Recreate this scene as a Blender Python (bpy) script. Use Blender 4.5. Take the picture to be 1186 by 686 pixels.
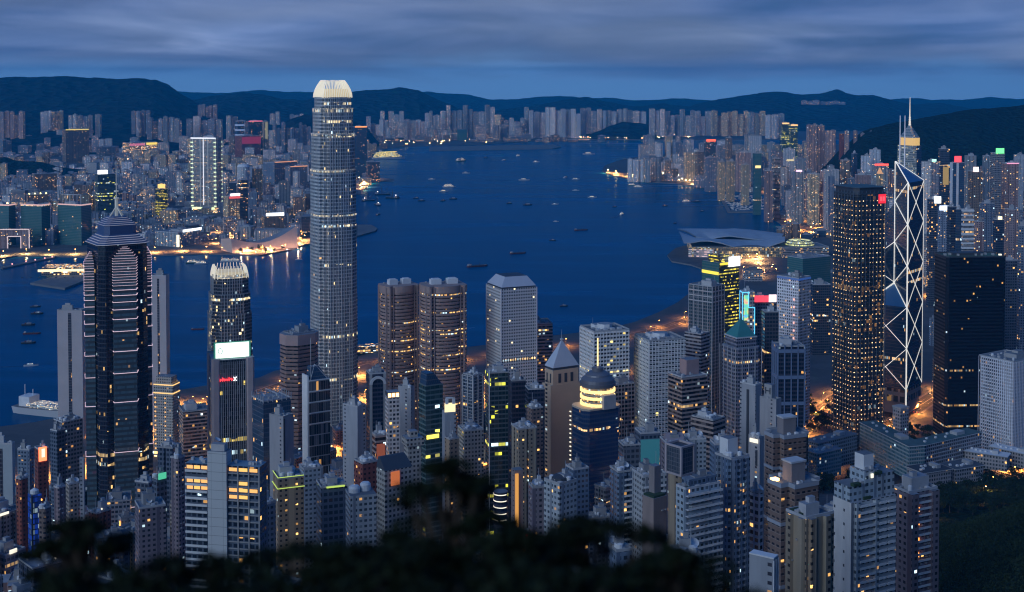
import bpy, bmesh, math, random
import numpy as np
from mathutils import Vector, noise as mnoise
R = math.radians; PI = math.pi
rnd = random.Random(7)
scene = bpy.context.scene
for o in list(bpy.data.objects): bpy.data.objects.remove(o)
COL = scene.collection
# ------------------------------------------------------------------ camera
H = 409.0; PITCH = R(2.0); FPX = 1500.0; CX, CY = 593.0, 145.0      # horizon at row 93; the lens is shifted down so that towers stand straight
SP, CP = math.sin(PITCH), math.cos(PITCH)
cam = bpy.data.cameras.new('camera'); camo = bpy.data.objects.new('camera', cam); COL.objects.link(camo)
camo.location = (0, 0, H); camo.rotation_euler = (PI/2 - PITCH, 0, 0)
cam.sensor_width = 36; cam.lens = 36*FPX/1186; cam.shift_y = -(343.0-CY)/1186; cam.clip_start = 0.3; cam.clip_end = 90000
cam.dof.use_dof = True; cam.dof.focus_distance = 1800; cam.dof.aperture_fstop = 0.5
scene.camera = camo
# ------------------------------------------------------------------ sky and light
SUN_EL, SUN_AZ = R(7), R(222)       # azimuth clockwise from +Y: dusk glow low behind the left shoulder
world = bpy.data.worlds.new('World'); scene.world = world; world.use_nodes = True
def NT(tree):
    return tree.nodes, tree.links
def mk(tree, typ, **kw):
    n = tree.nodes.new(typ)
    for k, v in kw.items():
        if k.startswith('i_'):
            key = k[2:]
            n.inputs[int(key) if key.isdigit() else key].default_value = v
        else: setattr(n, k, v)
    return n
def math_(tree, op, a, b=None, c=None, clamp=False):
    n = tree.nodes.new('ShaderNodeMath'); n.operation = op; n.use_clamp = clamp
    for i, v in enumerate((a, b, c)):
        if v is None: continue
        if isinstance(v, (int, float)): n.inputs[i].default_value = v
        else: tree.links.new(v, n.inputs[i])
    return n.outputs[0]
def mixc(tree, fac, a, b, mode='MIX'):
    n = tree.nodes.new('ShaderNodeMix'); n.data_type = 'RGBA'; n.blend_type = mode
    for key, v in ((0, fac), (6, a), (7, b)):
        if isinstance(v, (int, float)): n.inputs[key].default_value = v
        elif isinstance(v, tuple): n.inputs[key].default_value = (v+(1,))[:4]
        else: tree.links.new(v, n.inputs[key])
    return n.outputs[2]
def ramp(tree, fac, pts, interp='LINEAR'):
    n = tree.nodes.new('ShaderNodeValToRGB'); cr = n.color_ramp; cr.interpolation = interp
    while len(cr.elements) < len(pts): cr.elements.new(0.5)
    for e, (p, c) in zip(cr.elements, pts):
        e.position = p; e.color = (c+(1,))[:4] if isinstance(c, tuple) else (c, c, c, 1)
    tree.links.new(fac, n.inputs[0]); return n.outputs[0]
def build_world():
    t = world.node_tree; t.nodes.clear(); L = t.links
    tc = mk(t, 'ShaderNodeTexCoord'); sep = mk(t, 'ShaderNodeSeparateXYZ'); L.new(tc.outputs['Generated'], sep.inputs[0])
    x, y, z = sep.outputs
    sky = mk(t, 'ShaderNodeTexSky', sky_type='NISHITA', sun_disc=False, sun_elevation=SUN_EL, sun_rotation=SUN_AZ)
    zz = math_(t, 'MAXIMUM', z, 0.0)
    # cloud deck: project the view ray on a high flat layer so that the deck recedes to the horizon
    den = math_(t, 'ADD', zz, 0.045)
    u = math_(t, 'DIVIDE', x, den); v = math_(t, 'DIVIDE', y, den)
    cb = mk(t, 'ShaderNodeCombineXYZ'); L.new(u, cb.inputs[0]); L.new(v, cb.inputs[1])
    n1 = mk(t, 'ShaderNodeTexNoise', i_Scale=0.22, i_Detail=3.5, i_Roughness=0.48, i_Distortion=0.5); L.new(cb.outputs[0], n1.inputs['Vector'])
    mp = mk(t, 'ShaderNodeMapping'); mp.inputs['Scale'].default_value = (4.0, 4.0, 22); mp.inputs['Location'].default_value = (1.3, 4.1, 0.4)
    L.new(tc.outputs['Generated'], mp.inputs[0])
    n2 = mk(t, 'ShaderNodeTexNoise', i_Scale=1.7, i_Detail=4.0, i_Roughness=0.48, i_Distortion=0.5); L.new(mp.outputs[0], n2.inputs['Vector'])
    nn = math_(t, 'ADD', math_(t, 'MULTIPLY', n1.outputs[0], 0.5), math_(t, 'MULTIPLY', n2.outputs[0], 0.5))
    ccol = ramp(t, nn, [(0.36, (0.06, 0.15, 0.38)), (0.45, (0.13, 0.23, 0.52)), (0.52, (0.20, 0.31, 0.62)), (0.60, (0.30, 0.42, 0.75)), (0.67, (0.50, 0.66, 0.98))])
    n4 = mk(t, 'ShaderNodeTexNoise', i_Scale=0.9, i_Detail=2.0); L.new(mp.outputs[0], n4.inputs['Vector'])
    ccol = mixc(t, ramp(t, n4.outputs[0], [(0.40, 0.0), (0.62, 0.75)]), ccol, mixc(t, nn, (0.10, 0.15, 0.29), (0.33, 0.42, 0.62)))
    # clear strip under the deck
    clear = ramp(t, zz, [(0.0, (0.24, 0.50, 0.93)), (0.03, (0.23, 0.45, 0.84)), (0.10, (0.08, 0.2, 0.5))])
    edge = math_(t, 'ADD', z, math_(t, 'MULTIPLY', math_(t, 'SUBTRACT', n2.outputs[0], 0.5), 0.045))
    m = mk(t, 'ShaderNodeMapRange', interpolation_type='SMOOTHSTEP'); L.new(edge, m.inputs[0])
    for i, vv in zip((1, 2, 3, 4), (-0.004, 0.020, 0.0, 1.0)): m.inputs[i].default_value = vv
    base = mixc(t, m.outputs[0], clear, ccol)
    # underside of the deck is darkest just above its edge
    d = mk(t, 'ShaderNodeMapRange', interpolation_type='SMOOTHSTEP'); L.new(edge, d.inputs[0])
    for i, vv in zip((1, 2, 3, 4), (0.006, 0.05, 0.60, 1.0)): d.inputs[i].default_value = vv
    dk = math_(t, 'MINIMUM', math_(t, 'ADD', d.outputs[0], math_(t, 'MULTIPLY', math_(t, 'SUBTRACT', 1.0, m.outputs[0]), 0.5)), 1.0)
    dc = mk(t, 'ShaderNodeCombineXYZ')
    for i in range(3): L.new(dk, dc.inputs[i])
    base = mixc(t, 1.0, base, dc.outputs[0], 'MULTIPLY')
    # greyer and darker higher in the deck, deep blue overhead
    hi = mk(t, 'ShaderNodeMapRange', interpolation_type='SMOOTHSTEP'); L.new(z, hi.inputs[0])
    for i, vv in zip((1, 2, 3, 4), (0.022, 0.060, 0.0, 1.0)): hi.inputs[i].default_value = vv
    base = mixc(t, hi.outputs[0], base, mixc(t, 1.0, base, (0.64, 0.64, 0.66), 'MULTIPLY'))
    up = mk(t, 'ShaderNodeMapRange', interpolation_type='SMOOTHSTEP'); L.new(z, up.inputs[0])
    for i, vv in zip((1, 2, 3, 4), (0.06, 0.20, 0.0, 1.0)): up.inputs[i].default_value = vv
    base = mixc(t, up.outputs[0], base, (0.010, 0.070, 0.255))
    lo = mixc(t, 1.0, sky.outputs[0], (0.0012, 0.0035, 0.010), 'MULTIPLY')
    base = mixc(t, 1.0, base, lo, 'ADD')
    bg = mk(t, 'ShaderNodeBackground', i_Strength=1.0); L.new(base, bg.inputs[0])
    out = mk(t, 'ShaderNodeOutputWorld'); L.new(bg.outputs[0], out.inputs[0])
build_world()
world.cycles.sampling_method = 'MANUAL'; world.cycles.sample_map_resolution = 512
sl = bpy.data.lights.new('dusk_sun', 'SUN'); sl.energy = 1.5; sl.angle = R(40); sl.color = (0.68, 0.84, 1.0)
so = bpy.data.objects.new('dusk_sun', sl); COL.objects.link(so)
sd = Vector((math.sin(SUN_AZ)*math.cos(R(24)), math.cos(SUN_AZ)*math.cos(R(24)), math.sin(R(24))))
so.rotation_euler = sd.to_track_quat('Z', 'Y').to_euler()
scene.view_settings.view_transform = 'Standard'; scene.view_settings.look = 'None'
scene.view_settings.exposure = 0.0; scene.view_settings.gamma = 1.0
cy = scene.cycles
cy.max_bounces = 5; cy.diffuse_bounces = 2; cy.glossy_bounces = 2; cy.transmission_bounces = 2; cy.volume_bounces = 0
cy.sample_clamp_indirect = 3.0; cy.sample_clamp_direct = 0; cy.use_denoising = True
cy.caustics_reflective = False; cy.caustics_refractive = False
cy.use_light_tree = True; cy.filter_width = 1.15
# ------------------------------------------------------------------ pixel -> place helpers (used once, to survey the city)
def fwd(Y, Z): return Y*CP + (H-Z)*SP
def zat(py, Y):
    v = (py-CY)/FPX
    # (H-Z)cp - Y sp = v (Y cp + (H-Z) sp)
    q = Y*(v*CP + SP)/(CP - v*SP)
    return H - q
def xat(px, Y, Z): return (px-CX)/FPX*fwd(Y, Z)
def ground(px, py, z=0.0):
    v = (py-CY)/FPX
    Y = (H-z)*(CP - v*SP)/(v*CP + SP)
    return (xat(px, Y, z), Y)
def pxof(X, Y, Z):
    f = fwd(Y, Z); return (CX + FPX*X/f, CY + FPX*((H-Z)*CP - Y*SP)/f)
def lerp_tab(tab, t):
    if t <= tab[0][0]: return tab[0][1]
    for (a, b), (c, d) in zip(tab, tab[1:]):
        if t <= c: return b + (d-b)*(t-a)/(c-a)
    return tab[-1][1]
def sm(t):
    t = max(0.0, min(1.0, t)); return t*t*(3-2*t)
SLOPE = [(-900, 430), (-620, 548), (-420, 540), (-200, 462), (-60, 414), (0, 406.5), (12, 399), (30, 386), (60, 366), (100, 345), (200, 285), (300, 230), (450, 150), (600, 98), (750, 64), (900, 40), (1050, 22), (1200, 9), (1330, 4), (1400, 2.5)]
def T(X, Y):
    h = lerp_tab(SLOPE, Y)
    if X > 120:
        k = sm((X-120)/170.0)
        h += k*105*math.exp(-((Y-620)/260.0)**2)*sm((Y-60)/200) * (1-0.25*sm((Y-750)/200))
        h += sm((X-150)/120)*26*math.exp(-((Y-1080)/170.0)**2)
    if Y > 80: h += 5*mnoise.noise(Vector((X/90, Y/90, 0.3)))*sm((1150-Y)/400)
    return h
# ------------------------------------------------------------------ mesh builder
class MB:
    def __init__(s): s.v = []; s.f = []; s.uv = []; s.m = []
    def quad(s, pts, uvs=None, m=0):
        n = len(s.v); s.v += [tuple(p) for p in pts]; s.f.append(tuple(range(n, n+len(pts))))
        s.uv.append(uvs if uvs else [(p[0], p[1]) for p in pts]); s.m.append(m)
    def prism(s, pts, z0, z1, m=0, top=1, pts2=None, u0=0.0, bottom=False, caps=True, v0=None):
        """walls with UV in metres; pts counter clockwise"""
        p2 = pts2 or pts; n = len(pts); u = u0; vb = z0 if v0 is None else v0
        for i in range(n):
            a, b = pts[i], pts[(i+1) % n]; c, d = p2[(i+1) % n], p2[i]
            w = math.hypot(b[0]-a[0], b[1]-a[1]); w2 = math.hypot(c[0]-d[0], c[1]-d[1]); off = (w-w2)/2
            s.quad([(a[0], a[1], z0), (b[0], b[1], z0), (c[0], c[1], z1), (d[0], d[1], z1)],
                   [(u, vb), (u+w, vb), (u+w-off, vb+z1-z0), (u+off, vb+z1-z0)], m)
            u += w
        if caps: s.quad([(p[0], p[1], z1) for p in p2], None, top)
        if bottom: s.quad([(p[0], p[1], z0) for p in reversed(pts)], None, top)
        return s
    def box(s, cx, cy_, z0, sx, sy, sz, m=0, top=None, rot=0.0, u0=0.0, bottom=True):
        c, q = math.cos(rot), math.sin(rot)
        pts = [(cx + c*x - q*y, cy_ + q*x + c*y) for x, y in ((-sx/2, -sy/2), (sx/2, -sy/2), (sx/2, sy/2), (-sx/2, sy/2))]
        return s.prism(pts, z0, z0+sz, m, m if top is None else top, u0=u0, bottom=bottom)
    def bar(s, p, q, r, m=0, n=4, r2=None):
        p, q = Vector(p), Vector(q); d = (q-p)
        if d.length < 1e-6: return s
        d.normalize(); up = Vector((0, 0, 1)) if abs(d.z) < 0.95 else Vector((1, 0, 0))
        a = d.cross(up).normalized(); b = a.cross(d); r2 = r if r2 is None else r2
        A = []; B = []
        for i in range(n):
            t = 2*PI*(i+0.5)/n; w = a*math.cos(t)+b*math.sin(t)
            A.append(p+w*r); B.append(q+w*r2)
        for i in range(n):
            j = (i+1) % n; s.quad([A[j], A[i], B[i], B[j]], [(0, 0)]*4, m)
        s.quad(A, [(0, 0)]*n, m); s.quad(list(reversed(B)), [(0, 0)]*n, m)
        return s
    def lathe(s, prof, n=20, cx=0, cy_=0, m=0, arc=(0, 2*PI)):
        P = [[(cx+r*math.cos(arc[0]+(arc[1]-arc[0])*i/n), cy_+r*math.sin(arc[0]+(arc[1]-arc[0])*i/n), z) for i in range(n+1)] for r, z in prof]
        for k in range(len(prof)-1):
            for i in range(n):
                r = max(prof[k][0], prof[k+1][0]); w = r*(arc[1]-arc[0])/n
                s.quad([P[k][i], P[k][i+1], P[k+1][i+1], P[k+1][i]], [(i*w, prof[k][1]), ((i+1)*w, prof[k][1]), ((i+1)*w, prof[k+1][1]), (i*w, prof[k+1][1])], m)
        return s
    def mesh(s, name, mats, smooth=False):
        me = bpy.data.meshes.new(name); me.from_pydata(s.v, [], s.f)
        for m in mats: me.materials.append(m)
        if len(mats) > 1: me.polygons.foreach_set('material_index', [min(i, len(mats)-1) for i in s.m])
        uvl = me.uv_layers.new(name='UVMap'); flat = []
        for u in s.uv:
            for a in u: flat += [a[0], a[1]]
        uvl.data.foreach_set('uv', flat)
        if smooth: me.polygons.foreach_set('use_smooth', [True]*len(me.polygons))
        me.update(); return me
    def build(s, name, mats, parent=None, smooth=False, loc=None, label=None):
        if not isinstance(mats, (list, tuple)): mats = [mats]
        o = bpy.data.objects.new(name, s.mesh(name, mats, smooth)); COL.objects.link(o)
        if parent: o.parent = parent
        if loc: o.location = loc
        if label: o['label'] = label
        return o
def tag(o, label=None, cat=None, group=None, kind=None):
    if label: o['label'] = label
    if cat: o['category'] = cat
    if group: o['group'] = group
    if kind: o['kind'] = kind
    return o
def thing(name, label, cat, loc=(0, 0, 0), rz=0, group=None):
    o = bpy.data.objects.new(name, None); COL.objects.link(o); o.location = loc; o.rotation_euler = (0, 0, rz); o.empty_display_size = 1
    return tag(o, label, cat, group)
def copy_tree(o, parent=None):
    c = o.copy(); COL.objects.link(c); c.parent = parent
    for ch in list(o.children): copy_tree(ch, c)
    return c
def rect(b, a, cx=0, cy_=0): return [(cx-b/2, cy_-a/2), (cx+b/2, cy_-a/2), (cx+b/2, cy_+a/2), (cx-b/2, cy_+a/2)]
def chamfer(b, a, c, cx=0, cy_=0):
    x, y = b/2, a/2
    return [(cx+p, cy_+q) for p, q in ((-x+c, -y), (x-c, -y), (x, -y+c), (x, y-c), (x-c, y), (-x+c, y), (-x, y-c), (-x, -y+c))]
def crossp(b, a, n):
    x, y = b/2, a/2; i = x-n; j = y-n
    return [(-i, -y), (i, -y), (i, -j), (x, -j), (x, j), (i, j), (i, y), (-i, y), (-i, j), (-x, j), (-x, -j), (-i, -j)]
def notched(b, a, bay=7.0, dep=1.6):
    """footprint with projecting bays and light wells, as Hong Kong flats have"""
    out = []
    def side(p, q):
        L = math.hypot(q[0]-p[0], q[1]-p[1]); k = max(1, int(round(L/bay))); dx, dy = (q[0]-p[0])/L, (q[1]-p[1])/L; nx, ny = -dy, dx
        for i in range(k):
            s0, s1 = L*i/k, L*(i+1)/k; g = (s1-s0)*0.22
            for t, w in ((s0+g*0.5, 0), (s1-g*0.5, 0), (s1-g*0.5, dep), (s1+g*0.5, dep)):
                if i == k-1 and w: continue
                out.append((p[0]+dx*t+nx*w, p[1]+dy*t+ny*w))
    c = rect(b, a)
    for i in range(4): side(c[i], c[(i+1) % 4])
    return out
def ngon(r, n, rot=0, cx=0, cy_=0): return [(cx+r*math.cos(rot+2*PI*i/n), cy_+r*math.sin(rot+2*PI*i/n)) for i in range(n)]
# ------------------------------------------------------------------ materials
MATS = {}
def pmat(name, col, rough=0.7, metal=0.0, spec=0.5, emit=None, es=0.0, noise=0.0, nscale=0.1, bump=0.0, sample=False, varo=0.0):
    if name in MATS: return MATS[name]
    m = bpy.data.materials.new(name); m.use_nodes = True; t = m.node_tree; b = t.nodes['Principled BSDF']
    b.inputs['Base Color'].default_value = col+(1,); b.inputs['Roughness'].default_value = rough
    b.inputs['Metallic'].default_value = metal; b.inputs['Specular IOR Level'].default_value = spec
    if noise or bump or varo:
        tc = mk(t, 'ShaderNodeTexCoord'); n = mk(t, 'ShaderNodeTexNoise', i_Scale=nscale, i_Detail=5.0, i_Roughness=0.6); t.links.new(tc.outputs['Object'], n.inputs['Vector'])
        f = math_(t, 'MULTIPLY_ADD', math_(t, 'SUBTRACT', n.outputs[0], 0.5), noise*4, 1.0)
        if varo:
            oi = mk(t, 'ShaderNodeObjectInfo'); f = math_(t, 'MULTIPLY', f, math_(t, 'MULTIPLY_ADD', oi.outputs['Random'], varo*2, 1-varo))
        cc = mk(t, 'ShaderNodeCombineXYZ')
        for i in range(3): t.links.new(f, cc.inputs[i])
        t.links.new(mixc(t, 1.0, col, cc.outputs[0], 'MULTIPLY'), b.inputs['Base Color'])
        if bump:
            bp = mk(t, 'ShaderNodeBump', i_Strength=bump, i_Distance=0.3); t.links.new(n.outputs[0], bp.inputs['Height']); t.links.new(bp.outputs[0], b.inputs['Normal'])
    if emit: b.inputs['Emission Color'].default_value = emit+(1,); b.inputs['Emission Strength'].default_value = es
    if emit and not sample: m.cycles.emission_sampling = 'NONE'
    MATS[name] = m; return m
def facade_group():
    g = bpy.data.node_groups.new('facade', 'ShaderNodeTree'); I = g.interface
    def sock(n, typ, d):
        s = I.new_socket(n, in_out='INPUT', socket_type=typ)
        s.default_value = d
    for n, d in (('FloorH', 3.2), ('BayW', 3.0), ('WinW', 0.6), ('WinH', 0.5), ('Lit', 0.15), ('LitStr', 2.0), ('FloorLit', 0.0), ('PierP', 1000.0), ('PierW', 0.0), ('Var', 0.3), ('WallRough', 0.75), ('GlassRough', 0.12), ('Mull', 0.0), ('Zone', 1.0), ('GlassSpec', 0.5)):
        sock(n, 'NodeSocketFloat', d)
    for n, d in (('Wall', (0.4, 0.4, 0.4, 1)), ('Wall2', (0.2, 0.2, 0.2, 1)), ('Glass', (0.03, 0.04, 0.06, 1)), ('LitCol', (1, 0.62, 0.22, 1)), ('LitCol2', (1, 0.85, 0.6, 1))):
        sock(n, 'NodeSocketColor', d)
    I.new_socket('BSDF', in_out='OUTPUT', socket_type='NodeSocketShader')
    gi = mk(g, 'NodeGroupInput'); go = mk(g, 'NodeGroupOutput'); S = gi.outputs
    uv = mk(g, 'ShaderNodeUVMap'); sp = mk(g, 'ShaderNodeSeparateXYZ'); g.links.new(uv.outputs[0], sp.inputs[0]); u, v = sp.outputs[0], sp.outputs[1]
    M = lambda *a, **k: math_(g, *a, **k)
    bu = M('DIVIDE', u, S['BayW']); bv = M('DIVIDE', v, S['FloorH'])
    fu, fv = M('FRACT', bu), M('FRACT', bv); iu, iv = M('FLOOR', bu), M('FLOOR', bv)
    bid = M('FLOOR', M('DIVIDE', u, 1000.0)); oi = mk(g, 'ShaderNodeObjectInfo')
    bid = M('MULTIPLY_ADD', oi.outputs['Random'], 97.0, bid)
    ww = M('LESS_THAN', M('ABSOLUTE', M('SUBTRACT', fu, 0.5)), M('MULTIPLY', S['WinW'], 0.5))
    wh = M('LESS_THAN', M('ABSOLUTE', M('SUBTRACT', fv, 0.5)), M('MULTIPLY', S['WinH'], 0.5))
    pier = M('LESS_THAN', M('FRACT', M('DIVIDE', u, S['PierP'])), S['PierW'])  # windowless stripes; the darker ones put the shade of wall recesses into the colour
    win = M('MULTIPLY', M('MULTIPLY', ww, wh), M('SUBTRACT', 1.0, pier))
    mull = M('MULTIPLY', S['Mull'], M('LESS_THAN', M('FRACT', M('DIVIDE', u, 1.5)), 0.12))
    win = M('MULTIPLY', win, M('SUBTRACT', 1.0, mull))
    def wn(a, b, c):
        cb = mk(g, 'ShaderNodeCombineXYZ')
        for i, q in enumerate((a, b, c)):
            if isinstance(q, (int, float)): cb.inputs[i].default_value = q
            else: g.links.new(q, cb.inputs[i])
        n = mk(g, 'ShaderNodeTexWhiteNoise', noise_dimensions='3D'); g.links.new(cb.outputs[0], n.inputs[0]); return n
    w1 = wn(iu, iv, bid); r1 = w1.outputs['Value']
    sc = mk(g, 'ShaderNodeSeparateXYZ'); g.links.new(w1.outputs['Color'], sc.inputs[0])
    wf = wn(iv, bid, 3.7).outputs['Value']; wb = wn(bid, 1.3, 7.1); rb = wb.outputs['Value']
    # clusters of lit windows
    cb = mk(g, 'ShaderNodeCombineXYZ'); g.links.new(M('MULTIPLY', u, 0.035), cb.inputs[0]); g.links.new(M('MULTIPLY', v, 0.11), cb.inputs[1]); g.links.new(bid, cb.inputs[2])
    cl = mk(g, 'ShaderNodeTexNoise', i_Scale=1.0, i_Detail=2.0); g.links.new(cb.outputs[0], cl.inputs['Vector'])
    clf = M('MULTIPLY', M('MAXIMUM', M('SUBTRACT', cl.outputs[0], 0.33), 0.0), 5.0)
    fl = M('MULTIPLY', M('LESS_THAN', wf, S['FloorLit']), M('GREATER_THAN', cl.outputs[0], 0.42))
    p = M('ADD', M('MULTIPLY', M('MULTIPLY', S['Lit'], clf), M('MULTIPLY_ADD', rb, 1.2, 0.4)), M('MULTIPLY', fl, 0.75))
    lit = M('LESS_THAN', r1, p)
    es = M('MULTIPLY', M('MULTIPLY', M('MULTIPLY', win, lit), S['LitStr']), M('MULTIPLY_ADD', M('POWER', sc.outputs[1], 2.0), 1.3, 0.25))
    # wall colour: building tint, weathering streaks
    mp = mk(g, 'ShaderNodeCombineXYZ'); g.links.new(M('MULTIPLY', u, 0.35), mp.inputs[0]); g.links.new(M('MULTIPLY', v, 0.05), mp.inputs[1]); g.links.new(bid, mp.inputs[2])
    st = mk(g, 'ShaderNodeTexNoise', i_Scale=1.0, i_Detail=4.0); g.links.new(mp.outputs[0], st.inputs['Vector'])
    k = M('MULTIPLY', M('MULTIPLY_ADD', M('SUBTRACT', rb, 0.5), S['Var'], 1.0), M('MULTIPLY_ADD', st.outputs[0], 0.5, 0.75))
    kc = mk(g, 'ShaderNodeCombineXYZ'); sb = mk(g, 'ShaderNodeSeparateXYZ'); g.links.new(wb.outputs['Color'], sb.inputs[0])
    for i, (a, b) in enumerate(((0.16, 0.92), (0.0, 1.0), (-0.12, 1.06))):
        g.links.new(M('MULTIPLY', k, M('MULTIPLY_ADD', sb.outputs[1], a, b)), kc.inputs[i])
    wall = mixc(g, pier, S['Wall'], S['Wall2']); wall = mixc(g, 1.0, wall, kc.outputs[0], 'MULTIPLY')
    # each pane differs a little: blinds, curtains
    gl = mixc(g, M('MULTIPLY', M('POWER', sc.outputs[2], 4.0), 0.55), S['Glass'], wall)
    col = mixc(g, win, wall, gl)
    ro = M('ADD', M('MULTIPLY', win, S['GlassRough']), M('MULTIPLY', M('SUBTRACT', 1.0, win), S['WallRough']))
    ec = mixc(g, sc.outputs[0], S['LitCol'], S['LitCol2']); ec = mixc(g, M('MULTIPLY', M('GREATER_THAN', wn(iu, bid, iv).outputs['Value'], 0.84), M('LESS_THAN', S['FloorLit'], 0.3)), ec, (0.62, 0.85, 0.95))
    b = mk(g, 'ShaderNodeBsdfPrincipled')
    g.links.new(col, b.inputs['Base Color']); g.links.new(ro, b.inputs['Roughness']); g.links.new(ec, b.inputs['Emission Color']); g.links.new(es, b.inputs['Emission Strength'])
    g.links.new(S['GlassSpec'], b.inputs['Specular IOR Level'])
    g.links.new(b.outputs[0], go.inputs[0])
    return g
FG = facade_group()
WARM, WARM2, COOL = (1.0, 0.50, 0.13), (1.0, 0.74, 0.38), (0.75, 0.9, 1.0)
def facade(name, wall=(0.4, 0.4, 0.4), glass=(0.03, 0.04, 0.06), **kw):
    if name in MATS: return MATS[name]
    m = bpy.data.materials.new(name); m.use_nodes = True; t = m.node_tree; t.nodes.clear()
    g = mk(t, 'ShaderNodeGroup'); g.node_tree = FG; o = mk(t, 'ShaderNodeOutputMaterial'); t.links.new(g.outputs[0], o.inputs[0])
    g.inputs['Wall'].default_value = wall+(1,); g.inputs['Glass'].default_value = glass+(1,)
    g.inputs['LitCol'].default_value = WARM+(1,); g.inputs['LitCol2'].default_value = WARM2+(1,)
    for k, v in kw.items(): g.inputs[k].default_value = v+(1,) if isinstance(v, tuple) else v
    m.cycles.emission_sampling = 'NONE'; MATS[name] = m; return m
F = {}
def fdef(key, *a, **k): F[key] = facade('facade_'+key, *a, **k)
fdef('flat_pale', (0.40, 0.44, 0.47), (0.06, 0.07, 0.09), FloorH=3.0, BayW=3.4, WinW=0.5, WinH=0.5, Lit=0.156, LitStr=3.2, LitCol2=(.75, .88, 1), PierP=10.2, PierW=0.22, Wall2=(0.16, 0.16, 0.18), Var=0.5)
fdef('flat_white', (0.62, 0.62, 0.64), (0.07, 0.08, 0.10), FloorH=3.0, BayW=3.0, WinW=0.5, WinH=0.45, Lit=0.096, LitStr=3.2, LitCol2=(.9, .95, 1), PierP=9.0, PierW=0.16, Wall2=(0.25, 0.26, 0.3), Var=0.4)
fdef('flat_pink', (0.42, 0.30, 0.29), (0.05, 0.05, 0.07), FloorH=3.0, BayW=3.2, WinW=0.5, WinH=0.48, Lit=0.132, LitStr=3.2, PierP=12.8, PierW=0.2, Wall2=(0.20, 0.13, 0.13), Var=0.5)
fdef('flat_brown', (0.26, 0.19, 0.15), (0.04, 0.04, 0.05), FloorH=3.1, BayW=3.4, WinW=0.55, WinH=0.46, Lit=0.120, LitStr=3.6, PierP=13.6, PierW=0.14, Wall2=(0.12, 0.09, 0.08), Var=0.4)
fdef('flat_blue', (0.24, 0.28, 0.36), (0.04, 0.06, 0.10), FloorH=3.0, BayW=3.0, WinW=0.6, WinH=0.5, Lit=0.096, LitStr=3.2, PierP=9.0, PierW=0.2, Wall2=(0.10, 0.12, 0.17), Var=0.5)
fdef('flat_gold', (0.48, 0.40, 0.27), (0.06, 0.06, 0.07), FloorH=3.0, BayW=3.2, WinW=0.5, WinH=0.48, Lit=0.168, LitStr=3.6, PierP=9.6, PierW=0.2, Wall2=(0.2, 0.16, 0.12), Var=0.4)
fdef('office_grey', (0.30, 0.30, 0.33), (0.03, 0.04, 0.06), FloorH=3.8, BayW=3.0, WinW=0.75, WinH=0.52, Lit=0.14, LitStr=1.5, FloorLit=0.05, Var=0.5)
fdef('office_dark', (0.07, 0.08, 0.11), (0.02, 0.03, 0.05), FloorH=3.9, BayW=3.0, WinW=0.85, WinH=0.62, Lit=0.08, LitStr=1.6, FloorLit=0.05, Var=0.4)
fdef('office_band', (0.34, 0.31, 0.31), (0.02, 0.03, 0.04), FloorH=3.8, BayW=2.4, WinW=1.1, WinH=0.5, Lit=0.10, LitStr=1.5, FloorLit=0.06, Var=0.4)
fdef('glass_blue', (0.05, 0.08, 0.13), (0.03, 0.07, 0.13), FloorH=3.9, BayW=1.6, WinW=0.88, WinH=0.78, Lit=0.02, LitStr=1.8, FloorLit=0.02, Var=0.3, GlassSpec=0.9)
fdef('glass_teal', (0.06, 0.13, 0.13), (0.05, 0.16, 0.16), FloorH=3.9, BayW=3.0, WinW=0.92, WinH=0.62, Lit=0.006, LitStr=1.5, FloorLit=0.02, Var=0.25, GlassSpec=0.9)
fdef('shop', (0.25, 0.22, 0.2), (0.05, 0.05, 0.06), FloorH=4.2, BayW=4.0, WinW=0.85, WinH=0.6, Lit=0.55, LitStr=3.0, Var=0.4)
M_roof = pmat('roof_concrete', (0.23, 0.25, 0.29), 0.8, noise=0.22, nscale=0.12, varo=0.35)
M_conc = pmat('pale_concrete', (0.42, 0.42, 0.44), 0.8, noise=0.15, nscale=0.2, varo=0.3)
M_white = pmat('white_render', (0.72, 0.72, 0.74), 0.7, noise=0.1, nscale=0.15)
M_dark = pmat('dark_metal', (0.05, 0.055, 0.07), 0.5, noise=0.1)
M_steel = pmat('pale_steel', (0.55, 0.57, 0.6), 0.4, metal=0.3)
M_green = pmat('roof_planting', (0.03, 0.06, 0.03), 0.9, noise=0.3, nscale=0.6)
M_bluegl = pmat('blue_glass_roof', (0.05, 0.16, 0.34), 0.35, spec=0.8)
def lamp(name, col, s): return pmat(name, (0.1, 0.1, 0.1), 0.6, emit=col, es=s)
L_warm = lamp('warm_light', (1.0, 0.56, 0.20), 5.0); L_white = lamp('white_light', (0.95, 0.97, 1.0), 3.0); L_orange = lamp('orange_light', (1.0, 0.33, 0.06), 5.0)
L_red = lamp('red_light', (1.0, 0.04, 0.05), 3.0); L_green = lamp('green_light', (0.1, 0.95, 0.45), 1.8); L_yellow = lamp('yellow_light', (1.0, 0.78, 0.10), 2.0)
L_cyan = lamp('cyan_light', (0.1, 0.55, 0.95), 1.6); L_pink = lamp('pink_white_light', (1.0, 0.74, 0.90), 0.85); L_blue = lamp('blue_light', (0.05, 0.18, 0.9), 1.0)
L_soft = lamp('soft_white_light', (1.0, 0.93, 0.75), 1.2); L_lime = lamp('lime_light', (0.55, 0.75, 0.12), 1.0)
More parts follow.
